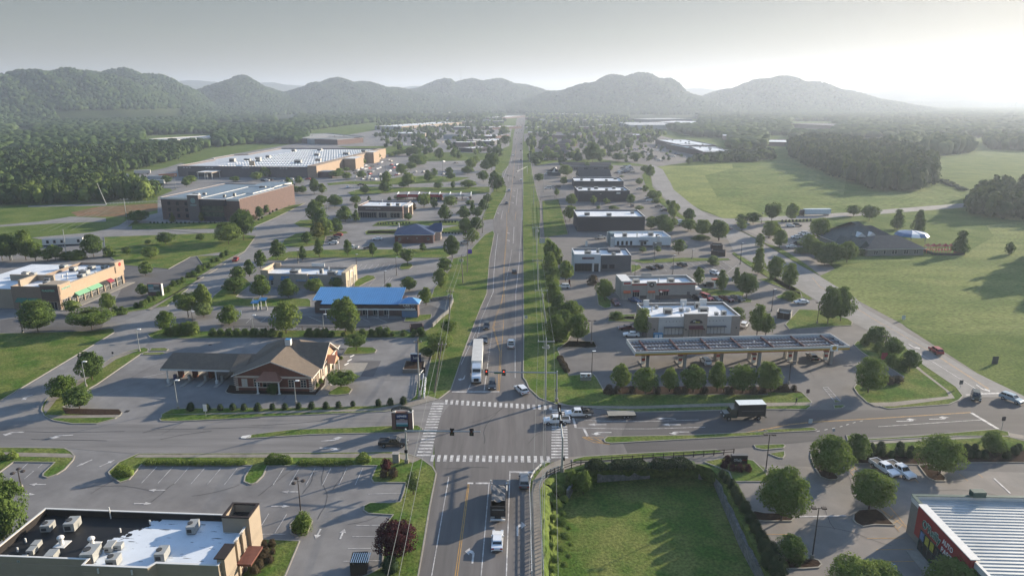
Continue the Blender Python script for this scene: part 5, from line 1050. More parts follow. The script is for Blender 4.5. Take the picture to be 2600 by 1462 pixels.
simple('long dark building with pale roof line beyond the curved shopping row', 'W 2130,760', 'W 2480,765', 'W 2480,745', h=7, wm=Mdbrick, units=0); simple('hazy brown three-storey building far right', 'X 265,640', 'X 690,660', 'X 690,640', h=9, base=None, wm=Mdbrick, rm=Mgrey, units=0)
simple('flat brown building with white roof line left of the right-hand wood', 'X 0,820', 'X 290,825', 'X 290,800', h=6, wm=Mdbrick, units=0)
for k, pz in enumerate(pts('V 1370,460 1520,440 1550,458 1710,530 1750,510 1880,580 1960,550 1660,555 1820,545 1940,615 1300,580 1350,565 650,625 870,412 355,425 1130,505 2440,490 W 1030,432 1110,432 1400,418 1640,450 880,430 700,432 U 280,770 720,822 1280,670 1960,668 1900,682')):
    p = G(pz); r = thing('house', 'small pale far-off house among the trees of the valley', 'house', (p.x, p.y, 0), k*.7, 'far houses in the valley'); b = MB(); b.box(-7, -5, 0, 7, 5, 5); b.obj('wall', Mletter, r); hip(r, -7, -5, 7, 5, 5, 4, .5, Mgr if k % 2 else Mcap, 'x', k % 2, 1)
rr = random.Random(12)
for pz in pts('V 2080,700 2000,790 2150,640 2330,620 2120,870 1900,640 1750,690 1600,770 1450,760 2420,640 W 230,600 330,620 420,640 640,640 700,600 820,620 240,700 300,760 780,700 860,760 960,680 1040,740 620,560 760,560 900,590 1050,600 500,600'):
    p = G(pz); sx = rr.uniform(12, 24); r = thing('far_building', 'small flat-roofed far-off building among trees near the far main road', 'building', (p.x, p.y, 0), 0, 'far flat-roofed town buildings'); b = MB(); b.box(-sx, -9, 0, sx, 9, rr.uniform(4.5, 6.5)); b.obj('wall', rr.choice([Mdbrick, Mtan, Mgrey, MT['pale_grey_wall']]), r); h = b.v[4][2]; b = MB(); b.box(-sx+.5, -8.5, h, sx-.5, 8.5, h+.3); b.obj('roof', rr.choice([Mw, Mgrey, Mcap]), r)
# daycare with many hipped roofs
def daycare():
    a = g1('g 810,890'); b0 = g1('g 1960,870'); v = b0-a; rz = math.atan2(v.y, v.x); w = v.length
    r = thing('daycare_building', 'sprawling low building with dark grey-green hipped roofs and pale gable ends, in the right-hand field', 'building', (a.x, a.y, 0), rz)
    Mpw = mat('pale_siding', (.20, .20, .185), .9, .08, 1); h = 3.2
    b = MB(); b.box(0, 0, 0, w, 16, h); b.obj('wall', Mpw, r); hip(r, 0, 0, w, 16, h, 4.4, .7, mat('grey_shingle', (.10, .095, .09), .95, .1, .6), 'x')
    q = lambda p: ((g1(p)-a).dot(v.normalized()), (g1(p)-a).dot(Vector((-v.y, v.x, 0)).normalized()))
    b = MB(); b.box(-w*.20, 9, 0, w*.60, 34, h); b.obj('wall', Mpw, r); hip(r, -w*.20, 9, w*.62, 34, h+.02, 8.2, .8, Mgr, 'x')
    hip(r, -w*.10, 2, w*.08, 14, h, 3.4, .5, Mgr, 'y', 1, 1, 'gable_roof'); b = MB(); b.box(-w*.09, 2.2, 0, w*.07, 10, h-.01); b.obj('wall', Mpw, r)
    hip(r, w*.3, 24, w*1.05, 38, h, 4.5, .6, Mdr, 'x', 0, 0, 'rear_roof'); b = MB(); b.box(w*.32, 25, 0, w*1.0, 37, h-.05); b.obj('wall', Mpw, r)
    for x, y in ((w*.08, 12), (w*.30, 13)): hip(r, x, y, x+3.2, y+5, h+3.2, 1.6, .3, Mcap, 'y', 1, 1, 'dormer')
    hip(r, -w*.26, 7, -w*.10, 14, h, 3.6, .4, Mgr, 'y', 1, 1, 'porch_roof')
    for x in (-w*.25, -w*.11): b = MB(); b.cyl((x, 6.9, 0), (x, 6.9, h), .25); b.obj('column', Mcap, r)
    for u in (.12, .15, .29, .44, .49, .65, .69, .83, .87): win(r, 'f', w, 16, u*w, u*w+.9, .9, 2.3, 1, 2)
    # blue tensioned shade, and the red play structure
    c = g1('N 1150,260'); o = thing('shade_canopy', 'blue and white domed shade canopy behind the daycare building', 'canopy', c); b = MB(); n = 12
    V = [(0, 0, 5.4)]+[(6.2*math.cos(2*math.pi*i/n), 6.2*math.sin(2*math.pi*i/n), 4.4) for i in range(n)]+[(7.6*math.cos(2*math.pi*i/n), 7.6*math.sin(2*math.pi*i/n), 3.0) for i in range(n)]
    for i in range(n): m = 1 if i in (10, 8) else 0; j = (i+1) % n; b.add([V[0], V[1+i], V[1+j], V[13+i], V[13+j]], [(0, 1, 2), (1, 3, 4, 2)], m)
    b.obj('fabric', [mat('blue_fabric', (.07, .16, .30), .8, .08, 1), Mletter], o)
    for i in range(6): b = MB(); b.cyl((6.8*math.cos(i*1.047), 6.8*math.sin(i*1.047), 0), (6.8*math.cos(i*1.047), 6.8*math.sin(i*1.047), 3.4), .1); b.obj('post', Mgrey, o)
    c = g1('N 1470,405'); o = thing('play_structure', 'orange and red playground climbing frame beside the daycare building', 'playground', c); Mo = mat('play_orange', (.42, .13, .08), .6, .1, 1); Mr = mat('play_red', (.36, .03, .05), .6, .1, 1)
    for i in range(5):
        x = -5+i*2.6; b = MB(); b.box(x, -1, 1.4, x+1.8, 1, 1.55)
        for p in ((x, -1), (x+1.8, -1), (x, 1), (x+1.8, 1)): b.cyl((p[0], p[1], 0), (p[0], p[1], 3.2), .1)
        b.obj('tower_frame', Mo if i < 2 else Mr, o); b = MB(); b.add([(x-.2, -1.2, 3.1), (x+2, -1.2, 3.1), (x+2, 1.2, 3.1), (x-.2, 1.2, 3.1), (x+.9, 0, 4.3)], [(0, 1, 4), (1, 2, 4), (2, 3, 4), (3, 0, 4)]); b.obj('tower_roof', Mr if i % 2 else Mo, o)
    b = MB(); b.add([(7.4, -.6, 1.6), (7.4, .6, 1.6), (10, .6, .1), (10, -.6, .1)], [(0, 1, 2, 3)]); b.wall([Vector((7.4, -.6)), Vector((10, -.6))], .08, .1, 1.2); b.obj('slide', Mr, o)
    b = MB(); b.wall(GP('N 1300,385 1450,435 1700,440 1830,430'), .2, 0, 1.1); b.obj('playground_wall', Mdark, label='low dark playground wall curving round the red climbing frame', cat='wall')
daycare()
# auto parts shop, lower right
def autoparts():
    h = 6.6
    a, bb, c = G(pts('D 1605,725')[0], h), G(pts('D 2100,1270')[0], h), G(pts('D 2576,605')[0], h)
    L = G(pts('D 1470,612')[0], h)          # far corner of the roof
    v = (bb-L); n = v.normalized(); ex = Vector((n.y*-1, n.x, 0)) if (-n.y)*(c-L).x+n.x*(c-L).y > 0 else Vector((n.y, -n.x, 0))
    d = v.length+9; W_ = 34
    rz = math.atan2(n.y, n.x)               # local x along the red front (towards the camera), local y to the right/back
    ey = Vector((-n.y, n.x, 0)); 
    r = thing('auto_parts_store', 'red-fronted auto parts store with ribbed silver roof and green trim at the lower right', 'building', (L.x, L.y, 0), rz)
    print('AUTO', d, 'ey.ex', ey.dot(ex))
    b = MB(); b.box(0, 0, 0, d, W_, h-.9); b.obj('wall', mat('greige_block', (.24, .22, .19), .9, .08, 1.5), r)
    # ribbed roof sloping to the back
    Mz = mat('silver_rib_roof', (.40, .42, .42), .4, .08, .4, .3, .5); Mg = mat('dark_green_trim', (.03, .075, .065), .5, .1, 1)
    b = MB(); b.add([(.3, .3, h-.55), (d, .3, h-.55), (d, W_, h-.95), (.3, W_, h-.95)], [(0, 1, 2, 3)]); n_ = int(d/.75)
    for i in range(n_):
        x = .5+i*.75; b.add([(x-.09, .3, h-.55), (x-.03, .3, h-.44), (x+.03, .3, h-.44), (x+.09, .3, h-.55), (x-.09, W_, h-.95), (x-.03, W_, h-.84), (x+.03, W_, h-.84), (x+.09, W_, h-.95)], [(0, 1, 5, 4), (1, 2, 6, 5), (2, 3, 7, 6), (0, 3, 2, 1)])
    b.obj('roof', Mz, r)
    b = MB(); b.box(-.15, .0, h-.9, .3, W_, h+.02); b.box(0.31, -.15, h-.9, d, .28, h+.0); b.obj('parapet', Mcap, r); b = MB(); b.box(-.22, -.1, h+.021, .36, W_, h+.12); b.box(.361, -.22, h+.02, 4, .34, h+.11); b.obj('coping', Mg, r)
    xa = (a-L).dot(n); xb = v.length; fl = xb-xa; print('FAC', xa, xb)
    b = MB(); b.box(-.5, 9, h+.1, .6, 11, h+1.0); b.obj('roof_curb', Mg, r)
    b = MB(); b.box(xa, -.7, 1.9, xb, -.02, h+.25); b.obj('red_facade', Mred, r); b = MB(); b.box(xa-.1, -.8, h+.25, xb+.1, .5, h+.4); b.obj('facade_coping', Mcap, r)
    o = win(r, 'f', d, W_, xa+fl*.12, xa+fl*.66, .3, 3.7, 6, 2, name='shop_window', fm=Mg); o.location = (0, -.72, 0)
    for x, m, nm in ((xa+fl*.14, 'poster_blue', (.12, .2, .35)), (xa+fl*.24, 'poster_yellow', (.40, .36, .04)), (xa+fl*.34, 'poster_yellow', 0)):
        b = MB(); b.box(x, -.86, 2.3, x+.9, -.80, 3.6); b.obj('window_poster', mat(m, nm if nm else (0, 0, 0), .6, .3, 3), r)
    text(r, "O'Reilly", xa+fl*.32, -.85, 5.0, 1.75, mat('pale_lettering', (.5, .55, .5), .5, .02, 1), 'f', width=fl*.37, thick=.10, ext=.02); text(r, "O'Reilly", xa+fl*.32, -.90, 5.0, 1.75, mat('green_letter', (.02, .12, .08), .5, .05, 1), 'f', width=fl*.36)
    text(r, 'AUTO', xa+fl*.63, -.85, 5.5, 1.2, Mletter, 'f', width=fl*.19); text(r, 'PARTS', xa+fl*.65, -.85, 4.2, 1.2, Mletter, 'f', width=fl*.23)
    b = MB(); b.box(5, -2.6, 0, d, -.03, .16); b.obj('front_pavement', M_conc, r)
autoparts()
# petrol station canopy
def canopy():
    h = 5.6
    A, B_, C_ = G(pts('G 1262,440')[0], h), G(pts('H 850,380')[0], h), G(pts('G 1170,312')[0], h)
    v = B_-A; ex = v.normalized(); ey = Vector((-ex.y, ex.x, 0)); w = v.length; d = (C_-A).dot(ey); print('CANOPY', w, d)
    r = thing('petrol_canopy', 'long white, yellow and orange petrol station canopy with open ribbed top over the pumps', 'canopy', (A.x, A.y, 0), math.atan2(v.y, v.x))
    P = [(0, 0), (w, 0), (w, d), (0, d)]; b = MB(); b.wall(offset(P, .1), .2, h-1.15, h, 0, closed=True); b.obj('fascia', Mcap, r)
    b = MB(); b.box(-.05, -.05, h-1.1, w+.05, -.002, h-.55); b.obj('yellow_band', mat('yellow_fascia', (.55, .33, .06), .5, .05, 1), r); b = MB(); b.box(-.05, -.06, h-1.15, w*.9, -.051, h-1.0); b.obj('orange_band', mat('orange_fascia', (.40, .08, .04), .5, .05, 1), r)
    b = MB(); b.box(.21, .21, h-1.0, w-.21, d-.21, h-.8); n = int(w/.9)
    for i in range(n): b.box(.4+i*.9, .25, h-.8, .7+i*.9, d-.25, h-.72, 1)
    b.obj('deck', [mat('deck_metal', (.26, .28, .31), .5, .15, .5, .3), mat('deck_rib', (.12, .12, .13), .6, .1, 1)], r)
    Mbm = mat('rust_beam', (.11, .05, .05), .7, .2, 1)
    for i in range(7): x = w*(.06+.148*i); b = MB(); b.box(x-.12, .21, h-.72, x+.12, d-.21, h-.25); b.obj('cross_beam', Mbm, r)
    for j in range(3): y = d*(.25+.25*j); b = MB(); b.box(.22, y-.08, h-.71, w-.22, y+.08, h-.45); b.obj('long_beam', mat('dark_beam', (.06, .055, .06), .7, .2, 1), r)
    b = MB(); rr = random.Random(3)
    for i in range(28): x = 2+i*(w-4)/28; y = (.3+2.2*rr.random())*d/3.2; b.blob((x, y, h-.6), .22, .22, .2, 0, 6, 4)
    b.obj('light_housing', Mletter, r)
    b = MB(); b.box(w-5.2, -.3, h-1.25, w-3.2, -.07, h+.35); b.obj('emblem_panel', Mletter, r)
    b = MB(); K = [(.62*math.cos(R(200-i*22)), .62*math.sin(R(200-i*22))-.05) for i in range(11)]+[(.2, -.55), (-.2, -.55)]; b.prism(K, 0, .05); o = b.obj('shell_emblem', mat('yellow_fascia', (0, 0, 0)), r, loc=(w-4.2, -.31, h-.42)); o.rotation_euler = (R(90), 0, 0)
    def loc(p): q = g1(p)-A; return q.dot(ex), q.dot(ey)
    cols = ['G 1378,600', 'G 1745,605', 'G 2110,560', 'G 2480,590', 'H 300,560', 'H 655,560', 'G 2050,520', 'G 2385,510', 'H 205,500']
    for p in cols: x, y = loc(p); b = MB(); b.box(x-.35, y-.35, 0, x+.35, y+.35, h-1.15); b.obj('column', mat('grey_column', (.30, .28, .26), .7, .05, 1), r)
    for i, p in enumerate(('G 1335,560', 'G 1700,560', 'G 2075,520', 'G 2430,550', 'H 250,520', 'H 605,520')):
        x, y = loc(p); k = thing('fuel_pump', ['fuel pump on the leftmost island under the petrol canopy', 'fuel pump on the second island from the left under the petrol canopy', 'fuel pump beside the white car under the petrol canopy', 'fuel pump on the fourth island from the left under the petrol canopy', 'fuel pump just left of the dark car under the petrol canopy', 'fuel pump on the rightmost island under the petrol canopy'][i], 'fuel pump', A.xy.to_3d()*0+Vector((A.x, A.y, 0))+ex*x+ey*y, math.atan2(v.y, v.x), 'fuel pumps under the canopy')
        b = MB(); b.box(-.45, -.3, .15, .45, .3, 2.3); b.obj('pump_body', Mletter, k); b = MB(); b.box(-.47, -.33, .9, .47, -.301, 1.7); b.obj('pump_face', mat('pump_red', (.35, .05, .04), .5, .1, 1), k); b = MB(); b.box(-.6, -.4, 2.3, .6, .4, 2.75); b.obj('pump_top', mat('pump_top_red', (.30, .06, .05), .5, .2, 2), k); b = MB(); b.box(-.7, -2.2, 0, .7, 2.2, .15); b.obj('island', M_conc, k)
        for yy in (-2.0, 2.0): b = MB(); b.cyl((.3, yy, .15), (.3, yy, 1.2), .1); b.obj('guard_post', Mletter, k)
canopy()
# ================================================================ TREES
ORD = ['first', 'second', 'third', 'fourth', 'fifth', 'sixth', 'seventh', 'eighth', 'ninth', 'tenth', 'eleventh', 'twelfth', '13th', '14th', '15th', '16th', '17th', '18th', '19th', '20th']
ORD += ['21st', '22nd', '23rd']+['%dth' % i for i in range(24, 31)]+['31st', '32nd', '33rd']+['%dth' % i for i in range(34, 41)]+['41st', '42nd', '43rd']+['%dth' % i for i in range(44, 61)]
LF = {'d': leafmat('leaf_dark', (.080, .128, .038), (.125, .18, .05)), 'm': leafmat('leaf_mid', (.105, .160, .038), (.18, .235, .06)), 'y': leafmat('leaf_yellow', (.12, .135, .03), (.17, .18, .045)),
      'p': leafmat('leaf_pale', (.13, .18, .06), (.19, .24, .085)), 'w': leafmat('wood_leaf', (.028, .052, .022), (.055, .088, .032), .15), 'v': leafmat('wood_leaf_light', (.045, .078, .024), (.085, .12, .036), .15), 'r': leafmat('leaf_red', (.055, .018, .022), (.085, .030, .030), .15), 'b': leafmat('leaf_brown', (.075, .055, .035), (.11, .085, .05), .1), 'k': leafmat('leaf_clipped', (.030, .050, .024), (.045, .066, .03), .1)}
Mbark = mat('bark', (.10, .075, .055), .9, .2, 3)
def prof(kind, t):
    if kind == 'pear': return np.clip(np.sin(np.pi*np.clip(t, 0, 1)**.62)**.75, 0, 1)*1.0
    if kind == 'cone': return np.clip((1-t)**.8*(.25+.75*np.clip(t*6, 0, 1)), 0, 1)
    if kind == 'col': return np.clip(np.sin(np.pi*np.clip(t, 0, 1)**.8)**.55, 0, 1)
    if kind == 'spread': return np.clip(np.sin(np.pi*np.clip(t*.85+.02, 0, 1)**1.3)**.5, 0, 1)
    if kind == 'bush': return np.sqrt(np.clip(1-(t*1.0-.25)**2/.58, 0, 1))
    if kind == 'oval': return np.clip(np.sin(np.pi*np.clip(t, 0, 1)**.78)**.62, 0, 1)
    return np.clip(np.sin(np.pi*np.clip(t, 0, 1)**.85)**.5, 0, 1)
def crownmesh(name, kind, seed, n, leaf, K=26, tb=.2, core=.6, rough=1.0):
    """leaf cards gathered in clumps over the crown's surface; unit height and unit width"""
    r = np.random.default_rng(seed)
    # lopsided outline
    ph = r.uniform(0, 6.28, 4); am = r.uniform(.04, .13, 4)*rough
    def R_(t, a): return .5*prof(kind, t)*(1+am[0]*np.sin(a+ph[0])+am[1]*np.sin(2*a+ph[1]+3*t)+am[2]*np.sin(3*a+ph[2]-5*t)+am[3]*np.sin(5*a+ph[3]+8*t))
    tc = r.beta(1.25, 1.15, K); ac = r.uniform(0, 6.28, K)+np.arange(K)*2.4; rc = R_(tc, ac)*r.uniform(.55, .86, K)
    cc = np.stack([rc*np.cos(ac), rc*np.sin(ac), tc*(1-tb)+tb], -1); cr = r.uniform(.11, .20, K)*rough**.3
    ci = r.integers(0, K, n); dv = r.normal(size=(n, 3)); dv /= np.linalg.norm(dv, axis=1)[:, None]; dv[:, 2] = np.abs(dv[:, 2])*.75+dv[:, 2]*.25
    P = cc[ci]+dv*(cr[ci]*r.uniform(.55, 1.1, n)**.6)[:, None]
    # a share of cards straight on the outline surface
    m = n//3; t = r.uniform(0, 1, m)**.9; a = r.uniform(0, 6.28, m); rr = R_(t, a)*r.uniform(.82, 1.05, m)
    P[:m] = np.stack([rr*np.cos(a), rr*np.sin(a), t*(1-tb)+tb], -1)
    P[:, 2] = np.clip(P[:, 2], tb*.7, 1.03)
    out = P-np.array([0, 0, .5]); out /= np.linalg.norm(out, axis=1)[:, None]+1e-6
    nv = out*.8+r.normal(size=(n, 3))*.55+np.array([0, 0, .25]); nv /= np.linalg.norm(nv, axis=1)[:, None]
    u = np.cross(nv, r.normal(size=(n, 3))); u /= np.linalg.norm(u, axis=1)[:, None]+1e-9; w = np.cross(nv, u)
    s = (leaf*r.uniform(.6, 1.35, n))[:, None]
    V = np.stack([P-u*s*.5, P+w*s*.42, P+u*s*.6, P-w*s*.42], 1).reshape(-1, 3)
    F = np.arange(n*4).reshape(n, 4)
    # dark heart so the crown is not see-through
    nt_, na = 7, 9; tt = np.linspace(.05, .93, nt_); aa = np.linspace(0, 6.28319, na, endpoint=False)
    T, A = np.meshgrid(tt, aa, indexing='ij'); rr = R_(T, A)*core*r.uniform(.82, 1.1, T.shape); C = np.stack([rr*np.cos(A), rr*np.sin(A), T*(1-tb)+tb], -1).reshape(-1, 3)
    o = len(V); i, j = np.meshgrid(np.arange(nt_-1), np.arange(na), indexing='ij'); k = (i*na+j).ravel(); k2 = (i*na+(j+1) % na).ravel()
    F2 = np.stack([k, k2, k2+na, k+na], -1)+o
    top = np.arange(na)+o+(nt_-1)*na
    V = np.concatenate([V, C, [[0, 0, .95*(1-tb)+tb]]]); F3 = np.stack([top, np.roll(top, -1), np.full(na, len(V)-1), np.full(na, len(V)-1)], -1)
    return V, np.concatenate([F, F2]), (top, len(V)-1)
CR = {}
def crown(kind, seed, lod, lf):
    key = (kind, seed, lod, lf)
    if key in CR: return CR[key]
    n, leaf, K = {0: (7000, .040, 40), 1: (3000, .060, 30), 2: (1000, .10, 20), 3: (300, .17, 14)}[lod]
    tb = {'bush': .02, 'pear': .14, 'cone': .05, 'col': .06, 'spread': .30, 'oval': .16, 'round': .20}[kind]
    if lf == 'k': leaf *= .6
    V, F, tp = crownmesh('crown', kind, seed*17+len(kind), n, leaf, K, tb, .8 if lf == 'k' else .6, .35 if lf == 'k' else 1.0)
    CR[key] = npmesh('crown', V, F, [LF[lf]]); return CR[key]
TR = {}
def trunkmesh(kind, seed):
    key = (kind, seed % 3)
    if key in TR: return TR[key]
    rr = random.Random(seed); b = MB(); sp = kind == 'spread'; z = .32 if sp else .4
    b.cyl((0, 0, 0), (0, 0, z), .030, .020, 7, cap=False)
    for i in range(6):
        a = i*1.05+rr.uniform(-.3, .3); l = .33 if sp else .22; b.cyl((0, 0, z*rr.uniform(.6, 1)), (l*math.cos(a), l*math.sin(a), z+rr.uniform(.15, .4)), .014, .005, 5, cap=False)
    TR[key] = b.mesh('trunk', Mbark); return TR[key]
KN = {'round': 'round', 'pear': 'teardrop', 'cone': 'conical', 'col': 'narrow', 'spread': 'spreading', 'oval': 'oval', 'bush': 'low bushy'}
CN = {'d': 'dark green', 'm': 'green', 'y': 'yellow-green', 'p': 'pale green', 'r': 'dark red', 'b': 'brownish', 'k': 'clipped dark green'}
tcount = [0]
def plant(label, cat, x, y, z, wd, h, kind, lf, px, name, group=None):
    tcount[0] += 1; seed = tcount[0] % 5
    lod = 0 if px > 75 else 1 if px > 38 else 2 if px > 18 else 3
    root = thing(name, label, cat, (x, y, z), random.Random(tcount[0]).uniform(0, 6.28), group)
    c = link('crown' if cat == 'tree' else 'foliage', crown(kind, seed, lod, lf), root, scale=(wd, wd, h))
    if kind not in ('bush',):
        s = max(.5, min(1.0, 6/h)); t = link('trunk', trunkmesh(kind, seed), root, scale=(h*.9*s, h*.9*s, h))
    return root
GRP = []
def trees(anchor, s, group=None, z=0):
    """s: 'FRAME x ybase ytop width kind leaf; ...'"""
    L = []; f = None
    for it in s.split(';'):
        t = it.split()
        if not t: continue
        if t[0] in FR: f = t[0]; t = t[1:]
        fx, fy, sc = FR[f]; p = (fx+float(t[0])/sc, fy+float(t[1])/sc); top = fy+float(t[2])/sc; w = float(t[3])/sc
        L.append((p[0], p, top, w, t[4], t[5] if len(t) > 5 else 'm'))
    L.sort(); n = len(L)
    seen = {}
    for i, (x, p, top, w, kind, lf) in enumerate(L):
        g = G(p, z); wd = w*mpp(p)*(1.0 if w > 38 else 1.12); h = max(1.2, hy(g.y+wd*.12, top)-z)
        if kind == 'bush': g = g+Vector((0, wd*.25, 0)); h = max(.8, h)
        what = 'shrub' if kind == 'bush' else 'tree'
        lb = '%s %s %s' % (CN[lf], KN[kind] if kind != 'bush' else 'rounded', what)
        lb += ' '+anchor if n == 1 else ', %s from left %s' % (ORD[i], anchor)
        plant(lb, what, g.x, g.y, z, wd, h, kind, lf, w, {'tree': 'tree', 'shrub': 'shrub'}[what] if kind not in ('cone', 'pear') else {'cone': 'conifer_tree', 'pear': 'pear_tree'}[kind], (group or anchor) if n > 1 else None)
trees('filling the left picture edge above the tan restaurant', 'A 60 1150 440 440 round d')
trees('at the west entrance of the brick bank', 'E 915 715 440 250 oval d; E 640 905 680 250 round m; E 790 1000 790 250 round d', z=.14)
trees('south of the retail row car park', 'I 480 1400 1000 400 oval d; I 1160 1370 1125 540 spread m', z=0)
trees('in the retail row car park', 'I 905 1165 1000 170 round m; I 1370 1130 915 190 oval m; I 1800 945 790 130 oval m; I 1835 690 520 150 oval m')
trees('where the side road meets the car wash entrance', 'E 1645 235 40 180 oval m; I 2370 1215 910 290 spread m; J 100 1190 810 210 oval m; J 90 1215 1030 230 round p', z=.05)
trees('along the fence row between bank and car wash', 'J 410 1310 1070 270 pear m; J 1125 1420 1020 350 oval m; J 1870 1405 980 370 oval m; J 1950 1440 1180 120 oval p', z=0)
trees('in the brick bank car park islands', 'F 1035 425 275 215 spread d; F 885 795 645 290 spread m', z=.14)
trees('left of the sand stucco restaurant', 'J 470 920 715 240 round d; J 530 755 580 170 oval d; J 665 700 500 130 pear d; J 800 600 375 140 pear d', z=.1)
trees('in front of the sand stucco restaurant', 'J 820 960 690 240 pear m; J 1150 970 735 240 pear d; J 1490 915 730 230 round m; J 1770 850 710 190 round d', z=.1)
trees('on the grass strip behind the sand restaurant', 'J 1015 490 240 170 pear d; J 1330 500 320 90 pear d; J 1540 460 230 110 pear d; J 1900 440 245 90 oval d; J 2210 445 285 80 oval d; K 540 430 270 100 oval d; K 860 390 285 80 oval d', z=.14)
trees('by the parking bay left of the navy-roofed bank', 'J 1385 300 145 110 oval d; J 1525 240 30 150 oval y; J 1620 160 -20 170 oval m; J 1755 140 -30 140 oval d', z=.14)
trees('in the car park island behind the car wash', 'K 670 565 365 170 spread p', z=.14)
trees('between the car wash and the main road verge', 'K 1230 470 195 200 oval d; K 1130 650 470 170 oval d; K 1090 850 610 190 oval m; K 690 880 715 200 oval m; K 900 1060 850 160 oval m; K 430 850 785 70 round m; K 1180 1420 1250 190 round m; F 1850 500 265 230 spread m; F 1740 490 395 170 round d', z=.1)
trees('left of the main road by the navy-roofed bank', 'K 1390 140 -30 160 oval d; K 1540 135 -40 150 oval d; K 1480 290 100 170 oval m; Q 2330 870 740 120 oval d; Q 2270 990 820 140 oval d', z=.05)
trees('on the meadow below the brick office building', 'P 230 1449 1285 250 round d; P 725 1400 1300 110 oval d; P 1120 1449 1150 370 round m; P 1330 1390 970 340 round d; I 1600 430 330 100 round d; I 1860 300 240 70 round d; I 1900 480 330 220 round m', z=.14)
trees('close to the walls of the brick office building', 'P 330 1140 1010 80 cone y; P 735 1130 1010 80 cone y; P 1410 990 825 180 round d; P 1560 1090 920 110 oval d; P 1660 1020 900 80 oval d; P 1780 960 840 80 oval d; P 1930 910 820 70 oval d; P 1700 900 740 150 oval d; O 1970 1140 975 290 round d; P 1450 1120 1040 130 round b')
trees('in the thicket behind the tan retail row', 'I 30 500 180 220 round d; I 130 510 175 260 round d; I 330 500 125 220 oval m; I 450 510 270 210 round m; I 600 510 365 150 round m; I 700 500 305 170 round m; I 1180 460 185 260 round d; I 820 500 400 200 bush m; I 960 500 380 200 bush m; I 1350 460 330 120 bush m')
trees('between the brick office and the warehouse store', 'P 240 600 475 130 round d; P 590 590 480 150 round m; P 520 640 520 110 round d; P 1210 570 490 130 round m; P 1520 550 430 150 round m; P 1640 510 360 130 oval m; P 1970 650 510 100 oval d; P 2120 600 490 110 oval m; P 2080 730 630 120 oval m; P 2170 730 625 110 oval m; P 2330 740 520 120 oval d; P 2440 740 600 120 oval m')
trees('around the junction right of the brick office', 'P 2350 1150 830 260 oval d; P 2430 1260 970 190 oval d; P 2430 900 760 160 round d; Q 170 930 755 230 round d; Q 30 1350 1080 200 oval m; Q 190 1290 1125 170 oval d')
trees('around the brick restaurant with white roof', 'Q 320 1125 910 210 pear d; Q 470 1140 975 90 pear d; Q 460 880 760 150 oval m; Q 600 740 615 120 oval d; Q 880 730 560 160 oval d; Q 1210 1110 1010 110 oval d; Q 1290 980 865 70 oval b; Q 470 960 870 50 oval d; Q 650 830 770 60 cone d; Q 940 830 780 70 cone d')
trees('beside the red EXPRESS canopy', 'Q 1430 930 735 180 round m; Q 1580 940 795 90 pear d; Q 1800 925 765 190 round m; Q 1725 1120 895 170 pear d; Q 1995 1090 915 190 pear d; Q 2120 1020 840 90 cone d; Q 2060 900 830 80 round d; Q 1140 650 565 130 round d; Q 1630 670 575 120 round d; Q 1840 665 560 60 oval d; Q 1100 820 750 170 round m; Q 2190 1080 930 130 round d; Q 2020 1290 1085 150 oval d; Q 2160 1240 1095 140 oval d')
trees('in the warehouse store car park', 'Q 900 620 425 140 oval m; Q 1110 470 315 150 oval m; Q 1210 640 445 170 round m; Q 545 520 415 130 round m; Q 340 540 430 130 round m; Q 190 510 410 180 round m; Q 550 325 235 110 round m; Q 610 285 230 60 round d; Q 1490 570 405 110 pear d; Q 1575 500 385 100 pear d; Q 1800 545 370 120 pear d; Q 1790 450 370 100 round m; Q 1240 400 290 140 oval m; Q 1350 350 200 190 oval m; Q 1420 300 200 130 oval m; Q 240 480 380 100 round m; Q 330 420 360 90 round m; Q 2100 400 230 140 round m; Q 2050 460 350 150 round m; Q 2160 330 210 120 round m')
trees('on the far edge of the warehouse car park', 'Q 740 260 150 140 round m; Q 1060 200 120 120 round m; Q 1120 190 105 110 round m; Q 1240 200 80 150 round d; Q 1330 200 80 140 round d; Q 1480 130 60 80 round d; Q 1650 255 95 130 oval d; Q 1860 240 85 90 oval d; Q 1925 255 120 80 pear d; Q 1290 330 190 130 round d; Q 960 220 160 80 round m; Q 1000 210 140 90 round m')
trees('left of the main road, far up', 'Q 2390 410 160 190 round d; Q 2310 420 260 150 round d; Q 2060 660 540 190 round m; Q 2270 570 410 150 round d; Q 2460 710 460 190 round d; Q 2420 690 420 110 round d; Y 1283 370 345 26 round d; Y 1280 345 322 24 round m; Y 1262 395 372 26 round d')
# right-hand side
trees('along the right verge of the main road', 'G 480 335 80 230 oval m; G 460 150 -10 200 oval m; G 630 130 -60 210 oval m; G 690 345 70 210 round m; L 60 1080 780 220 oval m; L 60 800 590 200 oval d; L 50 620 270 170 oval m; L 230 760 510 170 oval m; L 20 480 250 120 oval m; L 60 950 690 200 oval m; L 130 1260 940 210 oval d; L 30 700 400 190 oval m; G 560 255 30 210 oval d; G 520 330 150 130 bush m; L 110 620 350 130 round m', z=.1)
trees('beside the burger restaurant', 'L 720 1000 745 215 round m; L 870 1250 1155 160 bush d; L 580 810 690 130 bush b; L 1650 420 240 160 round d; L 1900 800 590 120 col d; L 2185 880 635 120 col d; M 590 800 600 120 cone d; M 720 970 660 245 round d; L 1200 400 330 90 oval p; L 1390 400 320 80 oval p', z=.05)
trees('around the convenience store behind the canopy', 'G 1335 280 20 180 oval m; M 850 1440 1065 230 oval m; M 960 1440 1180 180 oval m; M 610 1240 1100 160 bush d; M 420 800 720 100 bush d', z=.05)
trees('clustered at the corner of the canopy lot drive', 'M 1740 1290 840 260 oval d; M 1900 1260 845 290 oval d', z=.14)
